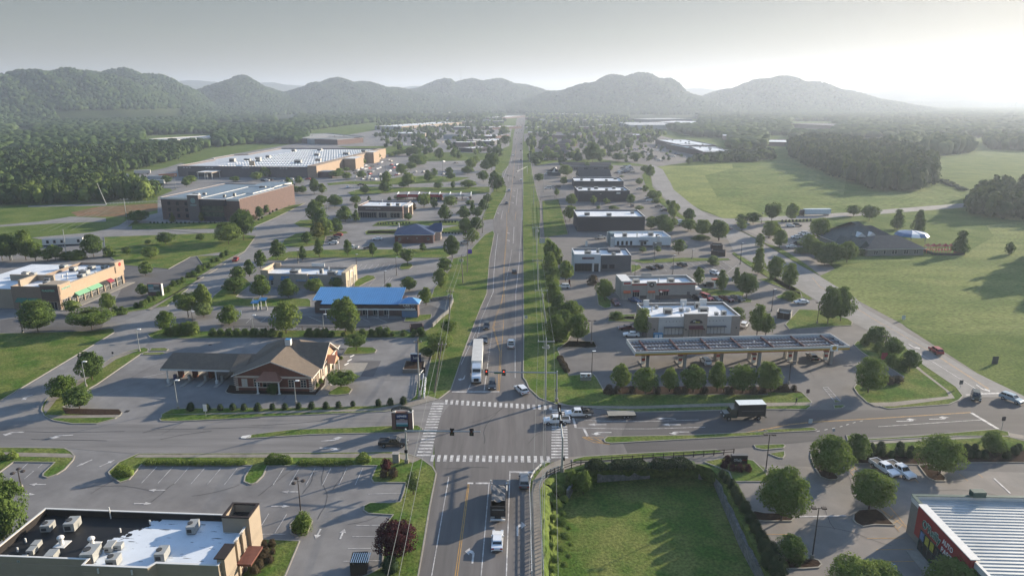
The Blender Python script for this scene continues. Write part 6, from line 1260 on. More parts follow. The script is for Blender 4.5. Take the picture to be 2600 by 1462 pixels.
trees('in the row screening the petrol canopy', 'G 1120 815 570 195 oval m; G 1360 860 605 250 round m; G 1600 835 600 170 oval m; G 1835 840 585 260 round m; G 2070 835 545 180 oval m; G 2320 860 575 260 round m; G 2540 840 545 190 oval m; H 60 840 555 190 oval m', z=.14)
trees('on the corner lawn right of the petrol canopy', 'H 1100 400 185 190 round d; H 1270 485 305 180 round d; H 1440 635 425 175 round d; H 1030 840 500 295 oval m; H 1235 765 690 135 bush b; H 1330 755 685 100 bush b', z=.14)
trees('between the shops and the side road, mid-right', 'M 865 665 345 210 cone m; M 1080 750 455 220 oval m; M 1260 855 550 190 oval m; M 1290 1000 900 200 bush m; M 1030 750 700 60 bush d; M 310 560 450 130 bush p', z=.1)
trees('along the side road behind the white restaurant', 'L 1945 190 -5 200 oval d; L 2150 255 0 230 oval d; L 1945 250 190 210 bush d; M 660 130 -10 110 round m; L 1480 180 -10 200 round d; L 1770 130 -20 170 round m; L 1300 110 -30 110 oval m')
trees('around the daycare car park', 'M 1000 225 10 190 oval m; M 1130 340 120 190 oval m; M 1500 385 180 230 oval m; M 1640 260 -10 240 round m; M 1620 490 260 220 round m; M 1790 545 285 290 round d; M 1980 530 270 240 round m; M 2160 440 335 140 bush d; M 1700 560 400 250 round d; M 900 330 170 100 bush d; M 1440 420 350 200 bush d')
trees('beyond the daycare car park along the east road', 'S 1010 1170 1025 140 round m; S 1180 1160 1000 200 round d; S 1440 1160 875 230 spread p; S 1730 1120 875 170 oval m; S 2110 1330 1085 260 round m; T 150 1050 895 190 round m; T 370 1120 905 250 round m; S 1460 1330 1130 180 oval m; T 770 1240 965 230 cone d; T 1060 1300 970 220 cone d')
trees('standing in the field right of the daycare', 'N 1770 425 135 240 cone d; N 2385 425 275 100 col d')
trees('along the near bend of the side road', 'S 30 1060 860 120 oval m; S 90 1000 880 100 oval m; S 270 1130 950 160 oval d; S 460 1340 1110 230 round m; S 700 1400 1120 260 round m; S 60 1200 1080 120 oval m; S 60 960 840 60 oval m; S 300 1260 1120 140 oval m')
trees('among the charcoal-walled shops', 'R 760 500 335 170 round p; R 730 610 500 100 round m; R 840 910 740 140 round m; R 820 1120 905 170 round m; R 1150 885 770 80 oval m; R 1330 885 800 80 oval m; R 1680 885 740 120 oval m; R 1440 955 910 130 bush m; R 1800 970 905 120 round m; R 630 765 665 70 oval m; R 380 570 450 120 round d; R 2120 1245 1035 250 round d; R 1980 1160 1055 130 oval m; R 1270 1130 1060 110 oval d; R 1690 1150 1060 140 oval d; R 1220 950 910 60 bush m')
trees('by the side road near the charcoal shops', 'R 1950 520 335 120 round m; R 1880 440 340 120 round m; R 1800 610 515 100 round m; R 1880 720 620 90 round m; R 1990 830 690 160 round m; R 2070 800 700 100 round m; R 2210 905 825 70 oval d; R 2270 935 835 70 oval d; R 2330 985 885 80 oval d; R 2500 1110 950 130 oval d; R 2280 1090 950 100 oval m; R 1550 500 480 60 bush m; R 2050 870 800 110 bush m')
trees('around the far dark gabled buildings', 'R 560 260 155 210 round d; R 340 260 150 150 round d; R 1140 290 20 240 oval d; R 1500 275 165 180 round d; R 1740 280 150 160 round d; R 1060 400 290 90 oval p; R 800 250 150 90 round d; R 440 100 -20 130 round d; R 2510 315 235 80 oval d; R 1240 290 200 70 round m; R 1400 410 330 60 oval m; R 700 420 310 70 oval p')
trees('in front of the curved shopping row', 'S 270 320 225 70 oval d; S 500 310 190 110 round d; S 700 300 180 90 round d; S 860 260 200 50 oval d; S 1010 240 150 110 round d; S 1200 270 180 130 round d; S 1330 240 110 160 round d; S 950 130 -10 160 round m; S 1090 130 0 130 round m')
trees('in the auto parts store car park', 'D 650 405 25 410 oval m; D 170 860 350 480 round m; D 1040 750 370 400 round m; D 260 1260 1015 260 round d; D 1740 395 30 440 oval m; D 320 1290 1180 180 bush d; D 1120 1570 1270 420 round m; D 860 1570 1225 450 round m; D 1870 1650 1265 560 round m', z=.14)
trees('on the lawn above the auto parts lot', 'D 920 275 5 230 oval d; D 2250 200 -15 220 oval d', z=.14)
trees('at the north-west corner of the sunken lawn', 'C 745 600 380 190 oval m; C 640 560 380 130 bush m', z=-3)
trees('on the grass strip left of the main road, bare and thin', 'B 1600 600 380 150 round p', z=.14)
trees('with dark red leaves left of the main road', 'B 1420 1230 870 400 round r', z=.14)
trees('at the corner by the utility box, reddish', 'B 1330 400 250 100 round r; B 1400 440 350 90 bush b; B 1300 440 360 70 bush b', z=.14)
trees('below the red-leaved tree', 'B 1360 1400 1240 200 bush k', z=.14)
# clipped shrubs and hedges
def shrubs(anchor, s, name='shrub', lf='k', z=.14, what='round clipped shrub', hk=1.0):
    L = []
    f = None
    for it in s.split(';'):
        t = it.split()
        if not t: continue
        if t[0] in FR: f = t[0]; t = t[1:]
        fx, fy, sc = FR[f]; L.append(((fx+float(t[0])/sc, fy+float(t[1])/sc), float(t[2])/sc))
    L.sort()
    for i, (p, w) in enumerate(L):
        g = G(p, z); wd = w*mpp(p); lb = '%s, %s from left %s' % (what, ORD[i], anchor) if len(L) > 1 else what+' '+anchor
        c = link(name, crown('bush', i % 5, 2 if w < 14 else 1, lf), None, (g.x, g.y+wd*.3, z), i*1.3, (wd, wd, wd*.92*hk), lb, 'shrub', 'row of shrubs '+anchor if len(L) > 1 else None)
shrubs('along the brick bank kerb', 'E 1880 1030 88; E 2045 1030 74; E 2175 1026 68; E 2300 1024 74; E 2410 1026 74; E 2545 1030 70; F 50 1026 82; F 195 1018 66; F 320 1016 68; F 455 1010 68; F 585 1010 76; F 727 1008 74; F 852 1000 70; F 995 984 58; F 1247 980 72; F 1368 974 76; F 1497 966 84')
shrubs('in the hedge behind the brick bank', 'F 30 300 90; F 110 300 90; F 190 300 90; F 280 300 60; F 560 300 90; F 640 300 90; F 720 300 90; F 790 298 60; F 900 295 50; F 1090 295 80; F 1180 295 80; F 1260 295 100; F 1330 292 90; F 1390 290 50; F 1500 285 60; F 1600 290 70; F 1670 290 90; E 2100 290 80; E 2180 290 80; E 2260 290 80; E 2340 290 80; E 2420 290 80; E 2500 290 80', lf='d', what='leafy shrub')
shrubs('at the west end of the bank hedge', 'E 1660 290 90; E 1740 285 120; E 1820 280 130; E 1900 275 130; E 1860 230 90', lf='m', what='large loose shrub')
shrubs('along the pavement by the retail car park', 'I 1705 1100 70; I 1780 1095 90; I 1820 1060 70; I 1870 1030 80; I 1440 1170 90; I 1520 1170 90; I 1570 1160 60; I 1930 1010 60; I 1990 950 70; I 2055 920 80; I 2110 900 80; I 2170 830 80; I 2230 810 70; I 2290 780 70; I 2360 720 70; I 2420 710 80; I 2500 660 70; I 2545 630 80; J 100 600 70; J 20 640 80; J 190 530 60; J 250 520 60; J 310 470 70; J 370 440 70; J 150 580 60', lf='d')
shrubs('in the bed under the petrol canopy trees', 'G 1000 860 90; G 1080 860 80; G 1230 860 80; G 1480 865 80; G 1680 865 80; G 1760 860 80; G 1950 865 80; G 2180 865 80; G 2220 870 70; G 2440 865 80; H 170 830 80; H 220 830 70; H 300 830 60; H 0 850 70', lf='b', what='low reddish shrub')
shrubs('along the back of the auto parts lot', 'D 1060 240 90; D 1170 235 110; D 1070 180 90; D 1170 180 100; D 1270 250 80; D 1360 235 110; D 1470 210 90; D 1360 180 100; D 1450 250 90; D 2020 190 90; D 2100 180 80; D 2390 190 90; D 2500 220 100; D 2540 180 80; D 2300 220 90; D 2420 260 90; D 2200 260 100; D 2060 250 100; D 950 250 100; D 1950 240 90; D 2130 250 90', lf='k', what='dark shrub')
shrubs('along the fence east of the sunken lawn', 'C 2220 560 110; C 2260 640 120; C 2300 720 130; C 2360 800 130; C 2410 900 130; C 2460 1000 140; C 2520 1100 140; C 2560 1200 150; D 20 1180 160; D 90 1260 180; D 60 1350 200; D 150 1440 220; C 2130 450 90; C 2170 500 90', lf='k', what='dense dark shrub', z=0)
shrubs('around the small shop sign right of the drive', 'C 2180 310 90; C 2150 350 70; C 2230 380 70; C 2300 385 80; C 2380 385 80', lf='r', what='low dark red shrub')
shrubs('in the flower bed by the tan restaurant', 'B 40 1180 70; B 50 1230 90; B 130 1230 90; B 170 1290 80; B 100 1290 90; B 60 1350 100; B 20 1400 90; B -20 1260 100; B 200 1200 60; B 110 1150 90; B 190 1130 80', lf='b', what='rust and green shrub')
shrubs('below the lamp post in the left lot', 'B 485 1000 200', lf='m', what='white-flowering shrub island')
shrubs('along the bank front wall', 'a 1500 880 150', lf='d', what='dark shrub between the porch columns')
shrubs('beside the side road drive on the right', 'H 1030 380 110; H 1140 450 110; H 1210 500 110; H 1280 580 120; H 1340 620 120; H 1400 640 100', lf='m', what='low green hedge mound')
shrubs('in front of the navy-roofed bank hedge strip', 'K 300 50 26; K 330 50 26; K 360 50 26; K 390 48 26; K 430 48 26; K 480 48 26; K 530 46 26; K 570 45 26; K 610 44 26; K 650 42 26; K 690 40 26; K 1080 28 26; K 1110 27 26; K 1150 27 26; K 1190 26 26; K 1230 26 26; K 1270 26 26; K 1110 162 24; K 1150 164 24; K 1190 166 24; K 1230 168 24; K 1270 170 24; K 1310 172 24', lf='k', what='small clipped shrub')
shrubs('along the kerb before the brick office', 'P 10 1160 30; P 60 1160 30; P 110 1160 30; P 180 1160 30; P 240 1160 30; P 300 1160 30; P 380 1162 30; P 440 1162 30; P 500 1162 30; P 560 1162 30; P 620 1160 30; P 700 1160 30; P 800 1160 30; P 860 1158 30; P 920 1158 30; P 1030 1158 30; P 1540 1115 34; P 1590 1090 34; P 1700 1030 34; P 1740 1000 34; P 1800 975 34; P 1850 950 34; P 1890 935 34; P 1960 915 34', lf='k', what='small clipped shrub', z=0)
shrubs('along the fence north of the daycare lot', 'S 1600 1140 40; S 1650 1140 40; S 1700 1138 40; S 1750 1138 40; S 1800 1136 40; S 1850 1134 40; S 1900 1132 40; S 1950 1130 40; S 2000 1128 40', lf='k', what='small clipped shrub', z=0)
shrubs('beside the brick bank east wall', 'a 2080 790 70; a 2130 740 70; a 2340 480 60; a 2400 430 50; a 2290 540 50', lf='m', what='low green shrub')
def hedge(label, s, h, w, lf='m', z=.14):
    P = GP(s, z); b = MB(); V = []; F = []
    r = np.random.default_rng(len(s)); tot = sum((q-p).length for p, q in zip(P[:-1], P[1:])); n = int(tot*w*110); pos = []
    for p, q in zip(P[:-1], P[1:]):
        l = (q-p).length; k = int(n*l/tot); d = (q-p).normalized(); nn = Vector((-d.y, d.x, 0))
        t = r.uniform(0, 1, k); a = r.uniform(0, np.pi, k); rr = r.uniform(.85, 1.08, k)*(1+.12*np.sin(t*l*1.3))
        e = np.clip(np.minimum(t*l, (1-t)*l)/(.5*w), .1, 1)**.5
        off = np.cos(a)*w/2*rr*e; zz = np.sin(a)**.6*h*rr*e
        pos.append(np.stack([p.x+(q.x-p.x)*t+nn.x*off, p.y+(q.y-p.y)*t+nn.y*off, zz], -1))
        b.wall([p.xy, q.xy], w*.4, 0, h*.5)
    pos = np.concatenate(pos); k = len(pos); u = r.normal(size=(k, 3)); u /= np.linalg.norm(u, axis=1)[:, None]; v = np.cross(u, r.normal(size=(k, 3))); v /= np.linalg.norm(v, axis=1)[:, None]; s_ = .13
    VV = np.stack([pos-u*s_, pos-v*s_*.7, pos+u*s_, pos+v*s_*.7], 1).reshape(-1, 3); c0 = len(b.v)
    V = np.concatenate([np.array(b.v), VV]); F = np.concatenate([np.array(b.f), np.arange(k*4).reshape(k, 4)+c0]) 
    link('hedge', npmesh('hedge', V, F, [LF[lf]]), None, (0, 0, z), label=label, cat='hedge')
hedge('big clipped oval hedge at the drive corner of the left car park', 'A 1120,415 1320,410', 1.7, 2.2)
hedge('long rounded hedge behind the parking bays, beside the crossing road', 'B 130,285 400,285', 1.5, 2.2); hedge('short domed hedge behind the parking bays, nearer the junction', 'B 1030,275 1180,272', 1.5, 2.4)
hedge('rounded hedge on the grass at the far left picture edge', 'A -60,260 60,250 180,235', 1.3, 2.4)
hedge('low hedge on the small island by the canopy lot drive', 'M 1220,955 1390,950', 1.3, 2.6); hedge('low hedge along the kerb left of the petrol price sign', 'G 505,500 590,650', .9, 1.6, 'b')
hedge('dark hedge block left of the petrol canopy trees', 'G 945,850 1060,850', 1.5, 2.2, 'b'); hedge('long grass-green hedge strip behind the left parking bays', 'B 440,300 1000,298', .55, 1.8); hedge('long hedge strip along the left half of the left parking bays', 'A 1420,295 2440,298', .55, 1.8)
hedge('overgrown dark hedge along the top of the sunken lawn', 'C 760,330 1000,345 1400,330 1850,320', 1.3, 3.2, 'k', 0)
shrubs('on the west bank of the sunken lawn', 'C 540 470 80; C 600 520 60; C 450 520 90; C 500 600 120; C 430 640 70; C 560 680 90; C 480 740 110; C 540 820 70; C 450 860 80; C 530 930 130; C 600 960 60; C 470 1010 90; C 560 1060 110; C 430 1130 70; C 520 1180 90; C 620 1120 60; C 470 1290 110; C 560 1330 80; C 440 1380 90; C 600 1240 70', lf='m', what='straggly weed clump', z=-2.0, hk=.6)
hedge('hedge along the side road left kerb near the meadow trees', 'I 1420,1190 1600,1170', 1.0, 1.8, 'd')
# ---------------------------------------------------------------- woods seen as masses
def inpoly(x, y, P):
    c = np.zeros(x.shape, bool); n = len(P)
    for i in range(n):
        x1, y1 = P[i][0], P[i][1]; x2, y2 = P[i-1][0], P[i-1][1]
        if y1 == y2: continue
        c ^= ((y1 > y) != (y2 > y)) & (x < (x2-x1)*(y-y1)/(y2-y1)+x1)
    return c
def tmpl(lod, k):
    out = []
    for i in range(k):
        r = np.random.default_rng(100+i+lod*10)
        if lod < 2:
            n, leaf = ((110, .22), (34, .36))[lod]
            V, F, _ = crownmesh('t', ['round', 'oval', 'oval', 'cone'][i % 4], 50+i, n, leaf, 12, .08, .80)
        else:
            b = MB(); b.blob((0, 0, .5), .5, .5, .5, 0, 6, 4, .22, random.Random(i)); V = np.array(b.v); F = np.array([f if len(f) == 4 else (*f, f[-1]) for f in b.f])
            V += r.normal(size=V.shape)*.05
        out.append((V, F))
    return out
TP = {l: tmpl(l, 6) for l in (0, 1, 2)}
def scatter(name, label, x, y, z, h, w, lod, lf='d', kind='stuff'):
    r = np.random.default_rng(len(x)+int(abs(x[0])) if len(x) else 0); Vs = []; Fs = []; o = 0
    ti = r.integers(0, 6, len(x)); an = r.uniform(0, 6.28, len(x)); mi = []
    for t in range(6):
        V, F = TP[lod][t]; k = np.where(ti == t)[0]
        if not len(k): continue
        c, s = np.cos(an[k])[:, None], np.sin(an[k])[:, None]
        X = (V[:, 0]*c-V[:, 1]*s)*w[k][:, None]+x[k][:, None]; Y = (V[:, 0]*s+V[:, 1]*c)*w[k][:, None]+y[k][:, None]; Z = V[:, 2]*h[k][:, None]+z[k][:, None]
        Vs.append(np.stack([X, Y, Z], -1).reshape(-1, 3)); q = (F[None]+(np.arange(len(k))*len(V))[:, None, None]+o).reshape(-1, F.shape[1]); Fs.append(q); o += len(k)*len(V)
        mi.append(np.repeat(r.integers(0, len(lf), len(k)), len(F)))
    me = npmesh(name, np.concatenate(Vs), np.concatenate(Fs), [LF[c] for c in lf], np.concatenate(mi))
    print('SCATTER', name, len(x), len(me.polygons))
    o_ = link(name, me, kind=kind)
    if label: o_['label'] = label; o_['category'] = 'woodland'
def grid(P, sp, seed, r0=0, r1=1e9, ex=()):
    P = [(p.x, p.y) for p in P]; xs = [p[0] for p in P]; ys = [p[1] for p in P]; r = np.random.default_rng(seed)
    X, Y = np.meshgrid(np.arange(min(xs), max(xs), sp), np.arange(min(ys), max(ys), sp)); X = X.ravel()+r.uniform(-.45, .45, X.size)*sp; Y = Y.ravel()+r.uniform(-.45, .45, Y.size)*sp
    d = np.hypot(X, Y); m = (d > r0) & (d < r1) & (np.abs(X) < Y*.80+60)
    X, Y = X[m], Y[m]; m = inpoly(X, Y, P)
    for e in ex: m &= ~inpoly(X, Y, [(p.x, p.y) for p in e])
    return X[m], Y[m]
EX = [GP(s) for s in ('U 1800,498 2620,492 2700,560 2100,585 1850,530', 'U 2040,640 2700,635 2700,700 2150,690', 'U 130,690 340,690 340,780 130,780', 'U 1420,760 2150,740 2100,880 1400,880', 'V -50,490 220,495 240,560 -50,570', 'V 200,570 460,570 400,650 240,650',
     'U 1040,530 1350,530 1280,610 1100,600', 'V 560,730 1350,690 1350,880 540,880', 'Y 445,448 462,402 560,385 620,378 900,372 925,395 900,440', 'V 1200,610 1620,600 1650,740 1200,740', 'V 1900,625 2090,620 1980,880 1860,880')]
WL = GP('Y -700,530 0,523 130,518 270,514 385,508 405,492 340,476 262,470 268,450 400,420 470,400 520,378 640,366 760,366 800,350 780,332 960,310 1100,300 1200,306 1290,296 1290,280 -900,280')
for r0, r1, sp, hh, lod in ((0, 620, 6.0, 9.5, 0), (620, 1000, 7.5, 10.5, 1), (1000, 1600, 10, 12, 2), (1600, 2500, 15, 13, 2)):
    x, y = grid(WL, sp, 5, r0, r1, EX); n = len(x); r = np.random.default_rng(7)
    if n:
        v = np.sin(x*.03)*np.cos(y*.021)+r.normal(size=n)*.35; h = hh*(1+.14*v+r.uniform(-.2, .25, n)); scatter('woodland', None, x, y, np.zeros(n), h, sp*r.uniform(1.15, 1.6, n), lod, 'wvwv' if lod else 'wvwvm')
WR = [('Y 2010,400 2050,425 2150,462 2230,487 2320,490 2372,468 2368,430 2320,400 2250,388 2150,372 2050,365 2000,380', 8, 15), ('Y 2265,394 2330,399 2420,395 2475,386 2450,372 2300,366 2240,378', 10, 17), ('Y 2452,540 2480,552 2540,558 2700,566 2760,540 2650,500 2560,492 2480,502', 7, 12), ('Y 2505,380 2800,390 2800,362 2505,362', 10, 14),
      ('Y 1860,385 1990,372 2030,352 2400,350 2800,355 2800,262 1420,272 1400,283 1560,296 1700,330 1760,348 1850,352', 15, 12), ('T 1350,560 1700,700 1740,690 1400,540', 4, 2), ('R 2550,280 S 900,290 1200,290 1500,240 S 1400,150 900,200', 7, 7)]
WR.append((None, 9, 19))
for i, (s, sp, hh) in enumerate(WR):
    x, y = grid(GP(s) if s else [p+Vector((92, 61, 0)) for p in GP('N 1150,1250 1250,1060 1500,900 1700,780 1950,660 2576,480')]+[Vector((330, 330, 0)), Vector((330, 160, 0))], sp, 20+i, 0, 3200, [GP('W 1180,560 1900,560 1900,680 1180,700'), GP('X 0,760 300,760 300,900 0,900'), GP('X 250,620 700,620 700,760 250,760')]); n = len(x); r = np.random.default_rng(i)
    if n: scatter('woodland', None, x, y, np.zeros(n), hh*r.uniform(.8, 1.2, n), sp*r.uniform(1.1, 1.7, n), 0 if y.mean() < 900 else 2, 'wwv')
x, y = grid(GP(WR[4][0]), 26, 77, 3200, 6500); n = len(x); scatter('woodland', None, x, y, np.zeros(n), np.full(n, 13.0), np.full(n, 34.0), 2, 'wv')
# loose trees about the far town
TN = [('Y 960,300 1285,292 1283,330 1262,400 1130,400 1000,395 950,350', 20, 7.5), ('Y 1335,290 1560,290 1650,330 1700,345 1560,400 1470,420 1345,420', 18, 8), ('h 100,700 1400,700 1500,1000 300,1000', 16, 4)]
for i, (s, sp, hh) in enumerate(TN):
    x, y = grid(GP(s), sp, 40+i); r = np.random.default_rng(i); m = r.uniform(size=len(x)) < .62
    bb = [(o.matrix_world if 0 else o.location, 0) for o in ()]
    x, y = x[m], y[m]; n = len(x); scatter('town_trees', None, x, y, np.zeros(n), hh*r.uniform(.7, 1.3, n), hh*r.uniform(.8, 1.3, n), 1, 'wvm')
# hill forest
r = np.random.default_rng(11); n = 260000
a = r.uniform(R(-42), R(42), n); rad = r.uniform(1700, 5600, n); rad = rad[r.uniform(size=n) < rad/5600] if 0 else rad
x = rad*np.sin(a); y = rad*np.cos(a); z = hillz(x, y); z2 = hillz(x*(rad+60)/rad, y*(rad+60)/rad)
keep = (z > 4) & (z2 > z-6) & (r.uniform(size=n) < rad/5200); fx = (z > 8) & (z < 34) & (a < R(-25)) & (a > R(-33)) & (rad < 2800)
keep &= ~fx
x, y, z = x[keep], y[keep], z[keep]; n = len(x); scatter('hill_forest', None, x, y, z-3, r.uniform(9, 16, n), r.uniform(10, 18, n), 2, 'wwv')
# ================================================================ VEHICLES
Mtyre = mat('tyre', (.018, .018, .018), .9, .1, 5); Mrim = mat('rim', (.35, .35, .36), .35, .05, 5, .6)
Mcg = mat('car_glass', (.015, .018, .022), .08, .05, 1, 0, .7); Mhl = mat('headlight', (.75, .76, .78), .15, .02, 1, 0, .8); Mtl = mat('tail_light', (.30, .02, .02), .3, .05, 1); Mtrim = mat('black_trim', (.02, .02, .02), .6, .1, 3)
PC = {'white': (.72, .73, .74), 'silver': (.38, .40, .42), 'grey': (.15, .16, .17), 'black': (.018, .019, .022), 'dark': (.035, .04, .048), 'red': (.36, .03, .025), 'maroon': (.12, .02, .025), 'blue': (.05, .10, .20), 'paleblue': (.30, .40, .46), 'dkgreen': (.02, .035, .03), 'tan': (.35, .30, .22)}
CW = {'dark': 'dark', 'paleblue': 'pale blue', 'dkgreen': 'dark green'}
def paint(c): return mat('paint_'+c, PC[c], .28, .03, .5, .1 if c not in ('silver', 'grey') else .4, .5, coat=.6)
# side profiles: (x from the middle, z), length runs to +x = front ; lower body then greenhouse
KD = {
 'sedan': dict(L=4.8, W=1.82, low=[(-2.4, .35), (-2.4, .85), (-2.25, .98), (-1.6, 1.02), (1.0, .98), (1.9, .86), (2.35, .70), (2.4, .35)], gh=[(-1.75, 1.0), (-1.15, 1.43), (.25, 1.45), (1.05, .97)], wh=(-1.45, 1.45), r=.33),
 'suv': dict(L=4.75, W=1.9, low=[(-2.37, .4), (-2.37, 1.0), (-2.3, 1.1), (-1.5, 1.12), (1.1, 1.08), (2.0, .98), (2.33, .80), (2.37, .4)], gh=[(-2.25, 1.1), (-1.95, 1.70), (.35, 1.74), (1.2, 1.07)], wh=(-1.4, 1.45), r=.37),
 'hatch': dict(L=4.2, W=1.78, low=[(-2.1, .35), (-2.1, .95), (-2.0, 1.02), (1.0, 1.0), (1.7, .9), (2.05, .7), (2.1, .35)], gh=[(-1.95, 1.0), (-1.5, 1.5), (.2, 1.52), (1.05, .98)], wh=(-1.25, 1.3), r=.32),
 'pickup': dict(L=5.7, W=1.98, low=[(-2.85, .55), (-2.85, 1.12), (-.65, 1.14), (1.2, 1.14), (2.4, 1.08), (2.8, .95), (2.85, .5)], gh=[(-.85, 1.13), (-.65, 1.80), (.75, 1.82), (1.45, 1.12)], wh=(-1.75, 1.85), r=.40, bed=(-2.75, -.95)),
 'jeep': dict(L=4.3, W=1.85, low=[(-2.0, .6), (-2.0, 1.15), (.9, 1.15), (2.0, 1.10), (2.1, .6)], gh=[(-1.95, 1.14), (-1.9, 1.85), (.5, 1.85), (.85, 1.14)], wh=(-1.3, 1.35), r=.42),
 'van': dict(L=5.4, W=2.0, low=[(-2.7, .45), (-2.7, 1.2), (1.2, 1.2), (2.2, 1.1), (2.65, .85), (2.7, .45)], gh=[(-2.68, 1.2), (-2.55, 2.1), (.7, 2.12), (1.6, 1.19)], wh=(-1.7, 1.75), r=.36)}
VM_ = {}
def profbox(b, P, w0, w1, zt, m=0, inset=None):
    n = len(P); zmin = min(p[1] for p in P); zmax = max(p[1] for p in P)
    hw = lambda z: (w0+(w1-w0)*max(0, min(1, (z-zmin)/(zmax-zmin))))/2
    V = [(x, -hw(z), z) for x, z in P]+[(x, hw(z), z) for x, z in P]
    b.add(V, [tuple(range(n))[::-1], tuple(range(n, 2*n))]+[(i, (i+1) % n, n+(i+1) % n, n+i) for i in range(n)], m)
def carmesh(kind, col, far):
    key = (kind, col, far)
    if key in VM_: return VM_[key]
    K = KD[kind]; W_ = K['W']; out = {}
    body = MB(); profbox(body, K['low'], W_*.97, W_*.95, 0)
    gh = K['gh']; profbox(body, gh, W_*.90, W_*.72, 0)
    gl = MB() if not far else body; gi = 0 if not far else 1
    # glass: side bands, windscreen, rear screen, a hair proud of the cabin
    (x0, z0), (x1, z1), (x2, z2), (x3, z3) = gh; e = .014
    def hw(z): return (W_*.90+(W_*.72-W_*.90)*((z-z0)/(z1-z0)))/2
    za, zb = z0+.10, z1-.09
    lx = lambda z: x0+(x1-x0)*(z-z0)/(z1-z0); rx = lambda z: x3+(x2-x3)*(z-z3)/(z2-z3)
    for s in (-1, 1):
        xs = [lx(za)+.12, lx(zb)+.10, rx(zb)-.12, rx(za)-.22]; mid = (x1+x2)/2
        for (a0, a1, b0, b1) in ((xs[0], mid-.05, xs[1], mid-.05), (mid+.05, xs[3], mid+.05, xs[2])):
            if a1-a0 < .15: continue
            q = [(a0, s*(hw(za)+e), za), (a1, s*(hw(za)+e), za), (b1, s*(hw(zb)+e), zb), (b0, s*(hw(zb)+e), zb)]
            gl.add(q, [(0, 1, 2, 3) if s < 0 else (3, 2, 1, 0)], gi)
    for f, sg in ((rx, 1), (lx, -1)):
        q = [(f(za)+sg*e, -hw(za)*.9, za), (f(za)+sg*e, hw(za)*.9, za), (f(zb)+sg*e, hw(zb)*.9, zb), (f(zb)+sg*e, -hw(zb)*.9, zb)]
        gl.add(q, [(0, 1, 2, 3) if sg > 0 else (3, 2, 1, 0)], gi)
    tr = MB() if not far else body; ti = 0 if not far else 2
    if 'bed' in K:
        a, c = K['bed']; zt = 1.13; tr.box(a+.08, -W_*.42, zt-.01, c, W_*.42, zt+.02, ti)
        for y in (-W_*.455, W_*.455): body.box(a-.05, y-.05, zt, c, y+.05, zt+.12, 0)
        body.box(a-.08, -W_*.40, zt, a+.02, W_*.40, zt+.12, 0)
    xb, xf = -K['L']/2, K['L']/2
    tr.box(xf-.02, -W_*.34, .42, xf+.03, W_*.34, .66, ti); tr.box(xb-.03, -W_*.4, .38, xb+.01, W_*.4, .52, ti)
    for s in (-1, 1): body.box(rx(za)-.45, s*(W_*.5)-.09 if s > 0 else -W_*.5-.09, z0+.02, rx(za)-.28, s*W_*.5+.09 if s > 0 else -W_*.5+.09, z0+.17, 0)
    if not far:
        out['body'] = body.mesh('body', paint(col)); out['windows'] = gl.mesh('windows', Mcg); out['trim'] = tr.mesh('trim', Mtrim)
        for nm, x, z, m in (('headlight', xf-.10, .72, Mhl), ('tail_light', xb-.03, .82, Mtl)):
            b = MB(); b.box(0, -.2, -.09, .13, .2, .09); out[nm] = b.mesh(nm, m); out[nm+'_p'] = (x if nm == 'tail_light' else x, z)
        b = MB(); r = K['r']; b.cyl((0, -.12, 0), (0, .12, 0), r, n=14, m=0); b.cyl((0, -.135, 0), (0, .135, 0), r*.55, n=10, m=1); out['wheel'] = b.mesh('wheel', [Mtyre, Mrim])
    else:
        for x in K['wh']:
            for s in (-1, 1): body.cyl((x, s*W_*.5-.1, K['r']), (x, s*W_*.5+.02, K['r']), K['r'], n=8, m=2)
        body.box(xf-.1, -W_*.45, .62, xf+.015, -W_*.25, .78, 3); body.box(xf-.1, W_*.25, .62, xf+.015, W_*.45, .78, 3); body.box(xb-.012, -W_*.46, .7, xb+.1, -W_*.3, .9, 4); body.box(xb-.012, W_*.3, .7, xb+.1, W_*.46, .9, 4)
        out['all'] = body.mesh('car', [paint(col), Mcg, Mtrim, Mhl, Mtl])
    VM_[key] = out; return out
NMK = {'sedan': 'sedan', 'suv': 'suv', 'hatch': 'hatchback', 'pickup': 'pickup_truck', 'jeep': 'off_road_vehicle', 'van': 'van'}
CATK = {'sedan': 'car', 'suv': 'car', 'hatch': 'car', 'pickup': 'pickup truck', 'jeep': 'car', 'van': 'van'}
def car(kind, col, at, to, label, group=None, far=False, z=.055):
    p = g1(at) if isinstance(at, str) else at
    if isinstance(to, (int, float)): rz = R(to)
    else: q = g1(to); rz = math.atan2(q.y-p.y, q.x-p.x)
    M = carmesh(kind, col, far); K = KD[kind]; W_ = K['W']
    if far:
        o = link(NMK[kind], M['all'], None, (p.x, p.y, z), rz, None, label, CATK[kind], group); return o
    r = thing(NMK[kind], label, CATK[kind], (p.x, p.y, z), rz, group)
    link('body', M['body'], r); link('windows', M['windows'], r); link('trim', M['trim'], r)
    for x in K['wh']:
        for s in (-1, 1): link('wheel', M['wheel'], r, (x, s*(W_*.5-.12), K['r']))
    for nm in ('headlight', 'tail_light'):
        x, zz = M[nm+'_p']
        for s in (-1, 1): link(nm, M[nm], r, (x, s*W_*.36, zz))
    return r
